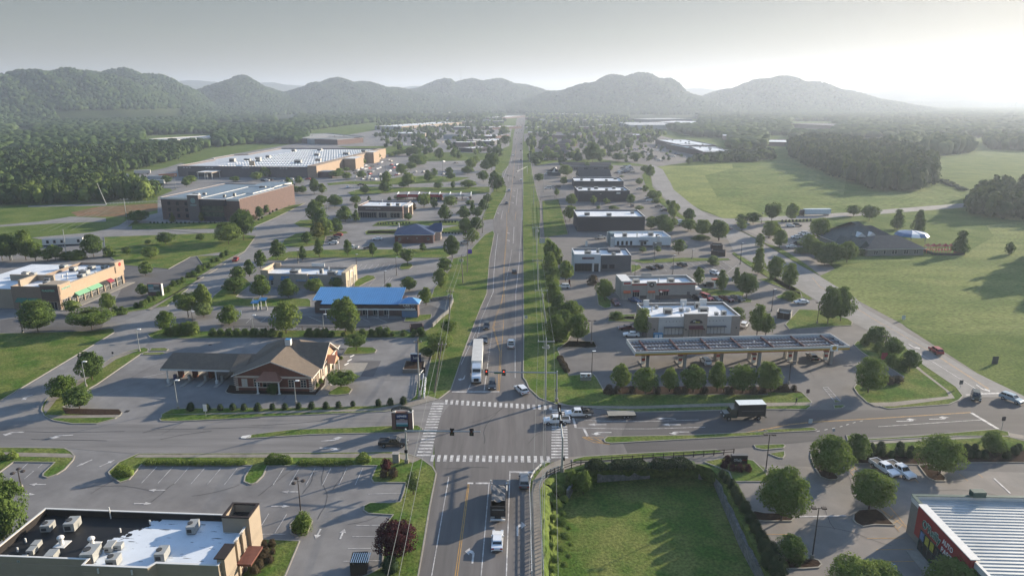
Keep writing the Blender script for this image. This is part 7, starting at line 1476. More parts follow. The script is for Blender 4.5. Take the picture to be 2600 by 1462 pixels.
# -- on the roads
N_ = 89.2; S_ = -90.8
car('sedan', 'white', 'B 2432,1095', N_, 'white saloon car driving behind the dump truck at the bottom centre')
car('suv', 'grey', 'C 160,500', N_, 'grey car waiting in the right turn lane at the stop line')
car('suv', 'black', 'F 2380,790', S_+1, 'black car at the stop line beside the white lorry')
car('sedan', 'dark', 'F 2306,340', S_, 'dark car just behind the white lorry trailer'); car('suv', 'black', 'F 2325,205', S_, 'dark car following behind the queue at the lorry')
car('pickup', 'white', 'G 30,385', N_, 'white pickup driving away beside the yellow median taper'); car('suv', 'white', 'G 130,840', 'G 75,790', 'white car turning out of the junction towards the far road')
car('suv', 'black', 'K 2010,660', N_, 'dark car driving away alone, halfway up the main road', far=True)
for at, k, c, h, lb in (('e 1105,915', 'suv', 'silver', S_, 'silver-white car in the near lane before the far stop line'), ('e 1060,1150', 'suv', 'dark', S_, 'dark car on the main road beside the kerb taper'), ('e 1325,725', 'suv', 'white', N_, 'white car crossing the far junction away from the camera'), ('e 1320,345', 'sedan', 'dark', N_, 'dark car beyond the far traffic signals'), ('e 1175,258', 'sedan', 'white', S_, 'white car approaching beyond the far signals'), ('e 1320,175', 'suv', 'black', N_, 'small dark car further up the main road'),
                        ('k 290,490', 'van', 'white', N_, 'white van far up the main road'), ('k 190,500', 'suv', 'dark', S_, 'dark car coming down beside the far white van'), ('k 145,395', 'sedan', 'dark', S_, 'first car of the far group at the distant junction'), ('k 205,392', 'suv', 'grey', S_, 'middle car of the far group at the distant junction'), ('k 250,395', 'suv', 'black', S_, 'right-hand car of the far group at the distant junction'), ('k 240,345', 'suv', 'white', S_, 'white car behind the far group at the distant junction'),
                        ('k 290,350', 'suv', 'dark', N_, 'dark car in the right lane by the far group'), ('k 255,68', 'van', 'white', S_, 'tiny white vehicle near the top of the main road'), ('k 285,570', 'suv', 'dark', N_, 'dark car just below the far white van'), ('k 300,255', 'suv', 'dark', N_, 'tiny dark car above the far group, right lane'), ('k 182,208', 'suv', 'dark', S_, 'tiny dark car above the far group, left lane')):
    car(k, c, at, h, lb, far=True)
car('pickup', 'white', 'G 480,1150', 182, 'white pickup crossing the east crosswalk')
car('sedan', 'white', 'M 1410,1045', 180, 'white saloon car turning in from the side road'); car('suv', 'red', 'H 1700,450', 'H 1610,390', 'red car on the side road heading away'); car('jeep', 'dkgreen', 'H 2095,910', 'H 2110,990', 'dark off-road vehicle with tan top at the side road stop line'); car('suv', 'paleblue', 'H 2450,930', 'H 2600,985', 'pale blue car at the right picture edge')
car('pickup', 'black', 'F 1400,1370', 0, 'black pickup waiting at the left crosswalk beside the median sign'); car('pickup', 'red', 'J 490,510', 'J 540,450', 'red pickup with open back on the left side road')
# -- lots
car('suv', 'white', 'G 1955,555', 'G 1900,490', 'white car under the petrol canopy'); car('sedan', 'black', 'H 475,510', 'H 420,460', 'black car under the right end of the petrol canopy')
car('pickup', 'white', 'D 1185,375', 'D 1255,420', 'left of the two white pickups parked above the auto parts store', 'parked white pickups'); car('pickup', 'white', 'D 1345,395', 'D 1415,440', 'right of the two white pickups parked above the auto parts store', 'parked white pickups')
car('suv', 'maroon', 'L 855,1055', -80, 'maroon car parked by the round tree at the burger restaurant'); car('sedan', 'blue', 'L 1100,1025', -55, 'blue car parked in front of the burger restaurant'); car('pickup', 'black', 'L 1250,1105', -60, 'black pickup parked behind the convenience store')
for x, y, k, c, lb in ((1895, 1000, 'suv', 'black', 'black car, leftmost in the row behind the convenience store'), (2000, 995, 'van', 'red', 'red van in the row behind the convenience store'), (2110, 1005, 'sedan', 'dark', 'dark low car beside the red van'), (2250, 1010, 'pickup', 'maroon', 'dark red pickup in the row behind the convenience store'), (2385, 1005, 'pickup', 'grey', 'grey pickup, rightmost in the row behind the convenience store')): car(k, c, 'L %d,%d' % (x, y), -62, lb, 'cars behind the convenience store')
for at, k, c, h, lb in (('L 200,850', 'suv', 'white', 180, 'white car by the red post left of the burger restaurant'), ('L 1300,610', 'sedan', 'black', 118, 'leftmost dark car in the bays behind the burger restaurant'), ('L 1395,598', 'suv', 'black', 118, 'second dark car in the bays behind the burger restaurant'), ('L 1690,575', 'suv', 'black', 118, 'dark car parked apart, right side of the striped bays'), ('M 325,680', 'suv', 'white', -60, 'white car near the two narrow conifers'), ('M 245,825', 'suv', 'black', 175, 'black car beside the orange drive-in post'),
                        ('L 990,1370', 'sedan', 'maroon', 180, 'maroon saloon parked left of the convenience store'), ('G 1220,288', 'sedan', 'white', 175, 'white car left of the blue ice locker'), ('G 2340,195', 'suv', 'white', 60, 'white car behind the tree right of the convenience store'),
                        ('M 1340,225', 'suv', 'white', 185, 'white car in the middle of the daycare car park'), ('M 1430,180', 'suv', 'silver', 185, 'silver car behind the white one at the daycare'), ('M 1480,195', 'suv', 'white', 185, 'white car closest to the daycare trees'), ('M 1360,305', 'suv', 'black', 95, 'dark car in the lower daycare row'), ('M 1280,345', 'sedan', 'white', 180, 'white saloon nearest the camera at the daycare'), ('M 1270,80', 'suv', 'white', -20, 'white car in the upper daycare row'), ('M 1360,72', 'suv', 'dark', -20, 'dark car in the upper daycare row'), ('M 705,60', 'suv', 'paleblue', 25, 'pale car by the trees left of the daycare'), ('M 490,110', 'suv', 'maroon', -55, 'dark red car on the side road beyond the trees'),
                        ('R 510,670', 'van', 'white', 185, 'white van parked left of the charcoal shops'), ('R 640,650', 'van', 'black', 185, 'black van beside the white van'), ('R 500,465', 'pickup', 'paleblue', 180, 'pale blue truck near the pointed gable building'), ('R 1365,865', 'hatch', 'silver', 100, 'silver car in front of the middle charcoal shop'), ('R 1800,680', 'suv', 'silver', 160, 'silver car right of the middle charcoal shop'), ('R 1920,815', 'suv', 'silver', 185, 'upper of two silver cars right of the charcoal shops'), ('R 1945,845', 'suv', 'white', 185, 'lower of two pale cars right of the charcoal shops'), ('R 2080,930', 'pickup', 'grey', 160, 'grey pickup beside the side road hedge'), ('R 2150,985', 'suv', 'black', 185, 'black car beside the grey pickup'), ('R 1960,355', 'suv', 'white', -60, 'white car coming down the side road bend'), ('R 2360,1150', 'suv', 'white', 200, 'white car by the near bend of the side road'), ('R 2390,1190', 'suv', 'dkgreen', 200, 'green-grey car by the near bend of the side road'), ('R 1250,1375', 'pickup', 'silver', 20, 'silver truck right of the largest charcoal building'), ('R 1700,920', 'sedan', 'dark', 90, 'dark car near the small trees by the charcoal shop'),
                        ('J 2270,245', 'sedan', 'white', 180, 'white saloon in the drive left of the navy-roofed bank'), ('J 1960,355', 'pickup', 'white', 175, 'white pickup on the lane above the grass strip'), ('J 2160,358', 'sedan', 'dark', 180, 'dark car behind the small tree on the lane'), ('J 1715,298', 'suv', 'white', 178, 'white car, nearest of the four parked in a file'), ('J 1720,262', 'suv', 'dark', 178, 'dark blue car, second of the four parked in a file'), ('J 1745,232', 'sedan', 'dark', 178, 'black car, third of the four parked in a file'), ('J 1775,198', 'suv', 'red', 178, 'dark red car, farthest of the four parked in a file'), ('K 1390,290', 'suv', 'silver', 170, 'silver car behind the blue roadside sign'), ('K 830,1400', 'pickup', 'black', 0, 'dark vehicle by the enclosure near the main road verge'),
                        ('Q 355,655', 'suv', 'white', S_, 'white car on the store access road'), ('Q 535,620', 'pickup', 'black', 180, 'black pickup on the store access road'), ('Q 2055,835', 'suv', 'white', 95, 'white car leaving the EXPRESS wash'), ('Q 2080,805', 'suv', 'dark', 95, 'dark car behind the white one at the EXPRESS wash'), ('Q 1885,815', 'suv', 'dark', 95, 'dark car under the EXPRESS canopy'), ('P 2235,640', 'suv', 'silver', 180, 'silver car near the warehouse trees')):
    if at.startswith('K 830'): continue
    car(k, c, at, h, lb, far=True)
def carrow(anchor, s, h, seed=1, jit=8):
    L = sorted(pts(s)); rr = random.Random(seed)
    cs = ['white', 'silver', 'black', 'dark', 'grey', 'red', 'blue', 'white', 'silver', 'black', 'tan', 'white']; ks = ['suv', 'sedan', 'hatch', 'suv', 'sedan', 'pickup', 'suv']
    for i, p in enumerate(L):
        c = rr.choice(cs); k = rr.choice(ks); g = G(p); car(k, c, g, (h if isinstance(h, (int, float)) else rr.choice(h))+rr.uniform(-jit, jit)*.3, '%s %s, %s from left %s' % (CW.get(c, c), {'suv': 'car', 'sedan': 'saloon', 'hatch': 'hatchback', 'pickup': 'pickup'}[k], ORD[i], anchor), 'cars '+anchor, True)
carrow('in the warehouse store car park', 'Q 815,245 775,275 825,305 790,325 930,270 970,285 600,350 560,390 620,395 655,390 690,360 800,380 770,395 450,420 490,415 465,455 700,435 665,440 670,465 480,505 815,475 940,430 1035,480 1065,465 1050,335 1000,380 965,340 600,520 650,505 640,540 700,545 750,545 570,540 1310,440 1420,440 1700,470 1880,310 1710,290 720,300 760,240 840,230 540,380 590,400 640,370', (60, 240), 3)
carrow('beside the wall of the warehouse store', 'P 1890,580 1860,615 2000,540 2010,580 1980,625 2050,590 2240,540 1650,560 1700,555 1750,530 1920,600 2030,620 1610,560', (170, 350), 5)
carrow('before the long grey-roofed shops', 'V 1380,795 1380,825 1520,855 1590,860 1530,775 1715,820 1735,775 1850,845 1890,830 1775,850 1320,850 1440,800 1690,810 1720,850 1820,810 1610,850 1640,790 1990,760 2025,755', (60, 240), 6)
carrow('in the cluster by the gabled building', 'R 1560,380 1610,360 1660,350 1680,375 1580,405 1640,395 1650,410 1540,440 1600,440 1650,440 1470,450 1530,465 1700,440 1615,420 1520,430 1570,450 1690,400 1640,375', (20, 200), 8)
carrow('before the curved shopping row', 'h 440,665 320,770 420,760 480,780 540,760 580,780 620,760 680,750 720,800 740,820 800,860 850,870 860,770 930,730 980,780 1020,770 1060,810 1090,800 1160,860 1200,880 1240,890 1290,900 1340,850 1380,870 1430,880 1480,910 880,920 930,930 960,950 1000,970 1050,980 940,900 720,620 500,630 900,940', (150, 330), 9)
carrow('left of the gabled brick buildings', 'R 300,110 420,150 640,130 330,90 700,130 800,265 770,270 500,260 620,260 900,140 860,130 480,160', (0, 90), 10)
# ---- lorry, dump truck, box truck, trailers
def wheels(r, xs, w, rad=.5, ww=.3):
    b = MB(); b.cyl((0, -ww/2, 0), (0, ww/2, 0), rad, n=14); b.cyl((0, -ww/2-.02, 0), (0, ww/2+.02, 0), rad*.5, n=10, m=1); me = b.mesh('wheel', [Mtyre, Mrim])
    for x in xs:
        for s in (-1, 1): link('wheel', me, r, (x, s*(w/2-ww/2), rad))
def lorry():
    p = g1('F 2222,770'); r = thing('semi_truck', 'white articulated lorry with long box trailer waiting at the stop line', 'lorry', (p.x, p.y, .05), R(S_+2))
    Mt = mat('trailer_white', (.66, .67, .65), .5, .06, .6); Mcab = paint('white')
    b = MB(); b.box(-21.2, -1.28, 1.15, -5.4, 1.28, 4.1); b.box(-21.25, -1.3, 4.1, -5.35, 1.3, 4.16, 1); b.obj('trailer', [Mt, mat('trailer_roof', (.50, .49, .46), .6, .1, .6)], r)
    b = MB(); b.box(-5.38, -.8, 2.2, -5.0, .8, 3.7, 0); b.obj('cooling_unit', Mcap, r)
    b = MB(); P = [(-4.7, .6), (-4.7, 3.5), (-4.3, 3.9), (-2.6, 3.3), (-2.3, 2.3), (-.5, 2.0), (-.1, 1.6), (0, .6)]; profbox(b, P, 2.3, 2.1, 0); b.obj('cab', Mcab, r)
    b = MB(); b.add([(-2.58, -.9, 3.1), (-2.58, .9, 3.1), (-2.28, .95, 2.4), (-2.28, -.95, 2.4)], [(0, 1, 2, 3)]); b.add([(-3.9, 1.14, 2.3), (-2.6, 1.14, 2.3), (-2.7, 1.08, 3.0), (-3.9, 1.08, 3.0), (-3.9, -1.14, 2.3), (-2.6, -1.14, 2.3), (-2.7, -1.08, 3.0), (-3.9, -1.08, 3.0)], [(0, 1, 2, 3), (7, 6, 5, 4)]); o = b.obj('windscreen', Mcg, r); o.location = (.05, 0, 0)
    b = MB(); b.box(.0, -.6, .9, .06, .6, 1.7); b.box(-.3, -1.15, .45, .12, 1.15, .75); b.obj('grille', Mtrim, r)
    for s in (-1, 1): b = MB(); b.box(-.2, s*.95-.15, .95, .07, s*.95+.15, 1.25); b.obj('headlight', Mhl, r); b = MB(); b.box(-2.5, s*1.35-.1, 2.2, -2.3, s*1.35+.1, 3.0); b.obj('mirror', Mtrim, r)
    b = MB(); b.box(-20.8, -.5, .7, -1, .5, 1.15); b.obj('chassis', Mtrim, r); wheels(r, (-1.1, -4.3, -5.6, -18.3, -19.6), 2.4)
lorry()
def dump():
    p = g1('B 2443,770'); r = thing('dump_truck', 'black dump truck with grey tarpaulin over its bed waiting at the junction', 'lorry', (p.x, p.y, .05), R(N_))
    b = MB(); b.wall([Vector(q) for q in ((-3.0, -1.2), (3.2, -1.2), (3.2, 1.2), (-3.0, 1.2))], .12, 1.1, 2.9, closed=True); b.box(-2.95, -1.15, 1.1, 3.1, 1.15, 1.25); b.obj('bed', mat('black_steel', (.025, .024, .024), .5, .15, 1), r)
    b = MB(); n = 9; rr = random.Random(2)
    V = [(-1.6+i*.6, -1.15+j*.46, 2.75+rr.uniform(-.05, .3)) for i in range(n) for j in range(6)]; b.add(V, [(i*6+j, i*6+j+6, i*6+j+7, i*6+j+1) for i in range(n-1) for j in range(5)]); b.obj('tarpaulin', mat('grey_tarp', (.13, .125, .12), .4, .5, 1.2), r)
    b = MB(); b.box(-3.15, -1.25, .9, -3.02, 1.25, 2.95, 0); b.box(-3.2, -1.2, .95, -3.16, 1.2, 1.05, 1); b.box(-3.18, -1.0, 2.3, -3.16, 1.0, 2.36, 1); b.obj('tailgate', [mat('black_steel', (0, 0, 0)), Mcap], r)
    b = MB(); b.box(3.3, -1.15, .7, 5.0, 1.15, 2.9); b.box(5.0, -1.0, .7, 6.2, 1.0, 1.9); b.obj('cab', paint('black'), r); b = MB(); b.box(4.98, -.95, 2.0, 5.03, .95, 2.75); b.obj('windscreen', Mcg, r)
    b = MB(); b.box(-3.3, -.5, .6, 6, .5, 1.09); b.box(-3.6, -1.2, .55, -3.2, 1.2, .75, 1); b.obj('chassis', [Mtrim, Mcap], r)
    for s in (-1, 1): b = MB(); b.box(3.6, s*1.3-.1, 1.5, 5.2, s*1.3+.12, 1.7); b.box(4.9, s*1.5-.1, 2.1, 5.1, s*1.5+.1, 2.8); b.obj('mirror', Mcap, r)
    wheels(r, (-2.0, -.7, 5.2), 2.4)
dump()
def boxtruck():
    p = g1('G 2330,1100'); r = thing('box_truck', 'black box truck with white roof driving left on the crossing road', 'lorry', (p.x, p.y, .05), R(183))
    b = MB(); b.box(-4.3, -1.25, 1.05, 1.7, 1.25, 3.75, 0, 1); b.obj('cargo_box', [mat('black_box', (.022, .024, .027), .5, .1, 1), mat('box_roof', (.66, .70, .69), .5, .04, 1)], r); b = MB()
    for s in (-1, 1): b.box(-3.8, s*1.26-.005, 2.25, 1.0, s*1.26+.005, 2.31)
    b.obj('stripe', mat('grey_stripe', (.22, .22, .22), .6, .1, 1), r)
    b = MB(); profbox(b, [(1.75, .6), (1.75, 2.5), (3.0, 2.55), (3.5, 1.75), (4.6, 1.6), (4.7, .6)], 2.1, 1.9, 0); b.obj('cab', paint('dkgreen'), r); b = MB(); b.add([(3.06, -.85, 2.45), (3.06, .85, 2.45), (3.52, .9, 1.8), (3.52, -.9, 1.8)], [(0, 3, 2, 1)]); b.obj('windscreen', Mcg, r)
    for s in (-1, 1): b = MB(); b.box(4.6, s*.8-.15, 1.0, 4.75, s*.8+.15, 1.25); b.obj('headlight', Mhl, r)
    b = MB(); b.box(-4.6, -.5, .6, 4.4, .5, 1.04); b.box(-4.7, -1.1, .5, -4.4, 1.1, .7); b.obj('chassis', Mtrim, r); wheels(r, (3.6, -2.9), 2.3)
boxtruck()
def flatbed():
    p = g1('G 730,1090'); o = car('pickup', 'white', 'G 690,1080', 183, 'white flatbed pickup towing a trailer, at the right-hand stop line', z=.05)
    b = MB(); b.box(-3.3, -1.2, 1.15, -.95, 1.2, 1.35); b.box(-1.15, -1.1, 1.35, -.95, 1.1, 1.9); b.obj('flatbed', Mtrim, o)
    b = MB(); b.blob((-2, .2, 1.55), .6, .5, .25, 0, 7, 4, .2); b.cyl((-1.6, -.7, 1.6), (-2.8, -.3, 1.7), .12); b.obj('tools', mat('dark_tools', (.05, .05, .05), .7, .4, 3), o)
    q = g1('G 1120,1085'); r = thing('flat_trailer', 'long wooden-decked flat trailer behind the white flatbed pickup', 'trailer', (q.x, q.y, .05), R(183))
    b = MB(); b.box(-3.0, -1.15, .75, 3.0, 1.15, .87); b.obj('deck', mat('weathered_deck', (.24, .23, .20), .9, .3, 2, stretch=(.3, 4, 1)), r); b = MB(); b.box(-3.05, -1.2, .6, 3.05, -1.151, .85); b.box(-3.05, 1.151, .6, 3.05, 1.2, .85); b.cyl((3.0, 0, .65), (4.6, 0, .6), .07); b.obj('frame', Mtrim, r); wheels(r, (-.5, -1.3), 2.2, .38)
flatbed()
def trailer(at, L, ang, col, label, h=4.0, w=2.6, cab=None, top=None, name='box_trailer'):
    p = g1(at); r = thing(name, label, 'trailer', (p.x, p.y, .04), R(ang)); b = MB(); b.box(-L/2, -w/2, 1.1, L/2, w/2, h, 0, 1); b.obj('cargo_box', [mat('tr_'+name+label[:6], col, .5, .06, 1), mat('trtop'+label[:6], top or col, .5, .06, 1)], r)
    b = MB(); b.box(-L/2+1, -.5, .7, L/2-1, .5, 1.09); b.obj('chassis', Mtrim, r); wheels(r, (-L/2+1.5, -L/2+2.8)+((L/2+.6, L/2+3.6) if cab else (L/2-2.5,)), 2.4)
    if cab: b = MB(); profbox(b, [(L/2+.3, .6), (L/2+.3, 3.6), (L/2+2.4, 3.4), (L/2+2.7, 2.3), (L/2+4.4, 1.9), (L/2+4.6, .6)], 2.3, 2.1, 0); b.obj('cab', mat('paint_cab', cab, .4, .1, 1), r)
trailer('S 2080,1045', 15.5, 183, (.60, .66, .70), 'long white articulated lorry trailer parked on the east field road', cab=(.06, .045, .045))
trailer('O 2020,465', 13, 20, (.55, .52, .48), 'pale box trailer standing at the forest edge by the store'); trailer('O 1830,525', 6, 20, (.6, .58, .54), 'short white trailer beside the forest edge'); trailer('O 1640,590', 11, 185, (.03, .035, .06), 'dark blue trailer with yellow-white roof at the store yard corner', top=(.6, .45, .15))
trailer('O 2220,550', 13, 182, (.36, .38, .40), 'grey-white trailer, middle of the three parked in the store yard'); trailer('O 2200,610', 15, 182, (.38, .40, .38), 'grey trailer nearest the camera in the store yard', top=(.6, .6, .58)); trailer('O 2380,515', 14, 30, (.45, .17, .08), 'orange-sided trailer next to the warehouse store wall', top=(.55, .5, .48))
def modular():
    a, bb = g1('I 540,330'), g1('I 1050,310'); v = bb-a; w = v.length; r = thing('site_office', 'long white modular site office trailer with small dark windows behind the thicket', 'trailer', (a.x, a.y, 0), math.atan2(v.y, v.x))
    b = MB(); b.box(0, 0, .7, w, 4, 3.6, 0, 1); b.obj('wall', [Mcap, mat('grey_tin_roof', (.18, .19, .20), .7, .1, 1)], r)
    for u in (.10, .27, .45, .86): win(r, 'f', w, 4, u*w, u*w+1.1, 1.5, 2.9)
    b = MB(); b.box(.2, .2, 0, w-.2, 3.8, .69); b.obj('skirt', Mtrim, r); b = MB(); b.box(w+.05, .3, 0, w+3.5, 1.6, 1.0); b.box(w+3.0, .3, 1.0, w+3.1, 1.6, 1.9); b.obj('steps', mat('tan_wood', (.4, .32, .22), .8, .1, 2), r)
modular()
# ================================================================ STREET FURNITURE
Mgalv = mat('galvanised_steel', (.34, .36, .36), .5, .1, 2, .3); Mwood = mat('pole_wood', (.20, .175, .145), .9, .15, 2); Mdkp = mat('dark_pole', (.045, .035, .032), .6, .1, 2); Mfence = mat('brown_fence', (.05, .035, .028), .8, .15, 2)
Mlens = mat('lamp_glass', (.7, .72, .72), .3, .02, 1)
def lamp(base, top, label, kind='box', group=None, m=None, z=.14, h=None):
    p = g1(base); fy = pts(top)[0][1]; h = h or hy(p.y, fy); r = thing('lamp_post', label, 'lamp post', (p.x, p.y, 0), 0, group); m = m or Mdkp
    b = MB(); b.cyl((0, 0, .7), (0, 0, h), .11, .07, 8); b.obj('pole', m, r); b = MB(); b.cyl((0, 0, 0), (0, 0, .75), .28, n=10); b.obj('footing', M_conc, r)
    if kind == 'globe':
        for i in range(3): a = i*2.09; b = MB(); b.cyl((0, 0, h-.1), (.75*math.cos(a), .75*math.sin(a), h-.05), .04); b.blob((.85*math.cos(a), .85*math.sin(a), h-.05), .42, .42, .22, 0, 8, 5); b.obj('lamp_head', m, r)
    elif kind == 'white': b = MB(); b.cyl((0, 0, h), (.7, 0, h+.05), .05); b.box(.3, -.25, h, 1.15, .25, h+.18); b.obj('lamp_head', Mlens, r)
    elif kind == 'flat': b = MB(); b.box(-.1, -.35, h, .9, .35, h+.18); b.obj('lamp_head', m, r); b = MB(); b.box(.0, -.3, h+.181, .85, .3, h+.2); b.obj('lamp_cap', Mlens, r)
    else:
        for s in (-1, 1): b = MB(); b.cyl((0, 0, h-.1), (s*.5, 0, h-.1), .04); b.box(min(s*.4, s*1.1), -.25, h-.15, max(s*.4, s*1.1), .25, h+.05); b.obj('lamp_head', m, r)
    return r
lamp('B 485,800', 'B 465,465', 'dark lamp post with three round heads in the left car park', 'globe'); lamp('A 215,545', 'A 170,370', 'dark lamp post with round heads behind the tree, far left', 'globe')
lamp('D 475,1240', 'D 510,735', 'tall dark twin-head lamp post in the auto parts car park', 'box'); lamp('D 15,385', 'D 45,10', 'dark lamp post at the drive beside the cross road', 'box')
for s, t, lb, k in (('E 855,790', 'E 830,540', 'white-headed lamp post by the bank car park strip, near the tree', 'white'), ('E 1385,440', 'E 1355,220', 'white-headed lamp post at the north-west corner of the bank lot', 'white'), ('E 1765,1010', 'E 1745,725', 'white-headed lamp post in front of the bank drive-through', 'white'), ('F 437,960', 'F 428,730', 'white-headed lamp post among the clipped shrubs before the bank', 'white'),
                    ('E 225,255', 'E 190,60', 'dark lamp post behind the lawn at the far left', 'flat'), ('I 2440,1390', 'I 2405,1150', 'dark lamp post beside the side road bushes', 'flat'), ('J 715,1430', 'J 695,1190', 'lamp post in front of the car wash bays, left', 'white'), ('J 1595,1370', 'J 1590,1180', 'lamp post in front of the car wash bays, middle', 'white'), ('J 1275,540', 'J 1265,380', 'thin lamp post behind the sand restaurant', 'flat'), ('J 2008,580', 'J 2000,430', 'lamp post in the bays right of the sand restaurant', 'flat'), ('K 530,690', 'K 520,470', 'lamp post beside the tree island behind the car wash', 'flat'), ('K 385,830', 'K 375,640', 'lamp post just behind the car wash roof', 'flat'),
                    ('G 825,355', 'G 830,130', 'dark lamp post left of the petrol canopy', 'box'), ('G 828,690', 'G 835,440', 'dark lamp post beside the petrol price sign', 'flat'), ('H 243,760', 'H 270,535', 'dark twin-head lamp post right of the canopy trees', 'box'), ('H 1190,450', 'H 1205,285', 'dark lamp post among the corner lawn trees', 'box'), ('H 525,160', 'M 1620,1030', 'dark lamp post under the corner trees of the canopy lot', 'box'), ('M 1035,1140', 'M 1045,870', 'dark lamp post by the dumpster enclosure', 'flat'), ('M 640,550', 'M 655,290', 'dark thin lamp post near the car park exit', 'flat'), ('L 1575,680', 'L 1590,440', 'dark lamp post behind the burger restaurant', 'flat'), ('L 1100,690', 'L 1110,560', 'short dark lamp post left of the striped bays', 'flat'), ('L 1340,520', 'L 1345,290', 'dark lamp post in front of the white restaurant', 'flat'), ('L 1405,1030', 'L 1405,900', 'dark lamp post before the burger restaurant', 'flat'), ('L 1818,480', 'L 1820,370', 'dark lamp post right of the white restaurant', 'flat'),
                    ('Q 450,715', 'Q 435,540', 'lamp post on the store access road verge', 'white'), ('Q 80,1160', 'Q 45,870', 'white lamp pole near the junction by the office building', 'white'), ('Q 1700,570', 'Q 1690,300', 'lamp post in the middle of the store car park', 'flat'), ('Q 885,430', 'Q 880,280', 'lamp post among the parked cars of the warehouse store', 'flat'), ('R 1605,270', 'R 1610,165', 'pale lamp post above the shopping row lane', 'white'), ('R 1240,900', 'R 1240,745', 'lamp post before the middle charcoal shop', 'flat'), ('R 450,710', 'R 440,460', 'pale pole beside the white van', 'white'), ('S 1300,1150', 'S 1305,1010', 'pole by the daycare road corner', 'flat'), ('O 2490,670', 'O 2480,470', 'pale pole at the corner of the brick office roof', 'white')):
    lamp(s, t, lb, k, m=Mgalv if k == 'white' else Mdkp)
# traffic signals
def signal_head(r, x, z, lit=0, back=0, y=-.2, rot=0):
    b = MB(); b.box(-.22, -.14, -.55, .22, .14, .55, 0); b.box(-.40, .02, -.75, .40, .05, .75, 0)
    for i in range(3): b.cyl((0, -.15, .35-i*.35), (0, -.30, .35-i*.35), .14, n=8, m=0)
    o = b.obj('signal_head', Mblk, r, loc=(x, y, z), rz=rot)
    for i, c in enumerate(('red', 'amber', 'green')):
        k = MB(); k.cyl((0, -.30, .35-i*.35), (0, -.31, .35-i*.35), .15, n=8)
        if i == lit: m = MT.get('lit_red') or mat('lit_red', (.8, .05, .03), .4, .02, 1); m.node_tree.nodes['Principled BSDF'].inputs['Emission Color'].default_value = (1, .08, .04, 1); m.node_tree.nodes['Principled BSDF'].inputs['Emission Strength'].default_value = 1.0
        else: m = mat('lens_'+c, {'red': (.10, .01, .01), 'amber': (.10, .06, .01), 'green': (.01, .06, .04)}[c], .3, .02, 1)
        k.obj('lens', m, o)
def mast(base, top, end, label, heads, ang=None, camera=1, lit=0, m=Mgalv, street=None, zm=None):
    p = g1(base); h = hy(p.y, pts(top)[0][1]); q = G(pts(end)[0], (zm or h-.4)); v = q-Vector((p.x, p.y, q.z)); L = v.length; rz = math.atan2(v.y, v.x)
    print('MAST', label[:20], h, L)
    r = thing('traffic_signal', label, 'traffic signal', (p.x, p.y, 0), rz); b = MB(); b.cyl((0, 0, .8), (0, 0, h), .22, .14, 10); b.obj('pole', m, r); b = MB(); b.cyl((0, 0, 0), (0, 0, .9), .42, n=12); b.obj('footing', M_conc, r)
    z = (zm or h-.4); b = MB(); b.cyl((0, 0, z), (L, 0, z+.25), .18, .11, 8); b.obj('mast_arm', m, r)
    for t, rot in heads: signal_head(r, L*t, z+.2*t-.1, lit, y=0, rot=rot)
    b = MB(); b.blob((0, 0, h), .2, .2, .12, 0, 8, 4); b.obj('pole_cap', m, r)
    if street: b = MB(); b.box(L*street-.9, -.16, z-.3, L*street+.9, -.13, z+.2); b.obj('street_sign', mat('street_green', (.02, .16, .10), .5, .05, 1), r)
    b = MB(); b.box(-.3, -.45, 2.4, .3, -.2, 3.0); b.obj('walk_signal', Mblk, r)
    return r
mast('C 535,375', 'C 540,40', 'G 505,985', 'traffic signal mast reaching away over the right crosswalk, three dark heads', [(.45, -2.2), (.72, -2.2), (.95, -2.2)], zm=None, lit=9)
mast('G 480,935', 'G 480,632', 'F 2290,648', 'far right traffic signal mast with two red lights', [(.36*1.0, math.pi), (.74, math.pi), (.90, math.pi)][1:] and [(.72, math.pi), (.955, math.pi)], street=.80)
mast('B 1535,295', 'F 1522,1205', 'F 2265,1243', 'near left traffic signal mast over the crosswalk with two dark heads', [(.62, 0), (.88, 0)], lit=9)
mast('F 1660,910', 'F 1640,500', 'F 1705,620', 'pale signal pole at the left corner of the junction', [(.9, -1.5)], lit=9, zm=6.0)
for base, end, lb in (('e 1440,590', 'e 1240,555', 'small far traffic signal mast on the right side of the distant junction'), ('e 815,700', 'e 1210,650', 'small far traffic signal mast on the left side of the distant junction')):
    p = g1(base); q = G(pts(end)[0], 6.5); v = q-Vector((p.x, p.y, q.z)); r = thing('traffic_signal', lb, 'traffic signal', (p.x, p.y, 0), math.atan2(v.y, v.x)); b = MB(); b.cyl((0, 0, 0), (0, 0, 7), .2); b.cyl((0, 0, 6.5), (v.length, 0, 6.7), .12); b.obj('mast_arm', Mgalv, r)
    for t in (.98, .70 if 'left' in lb else .62): signal_head(r, v.length*t, 6.4, 9, y=0)
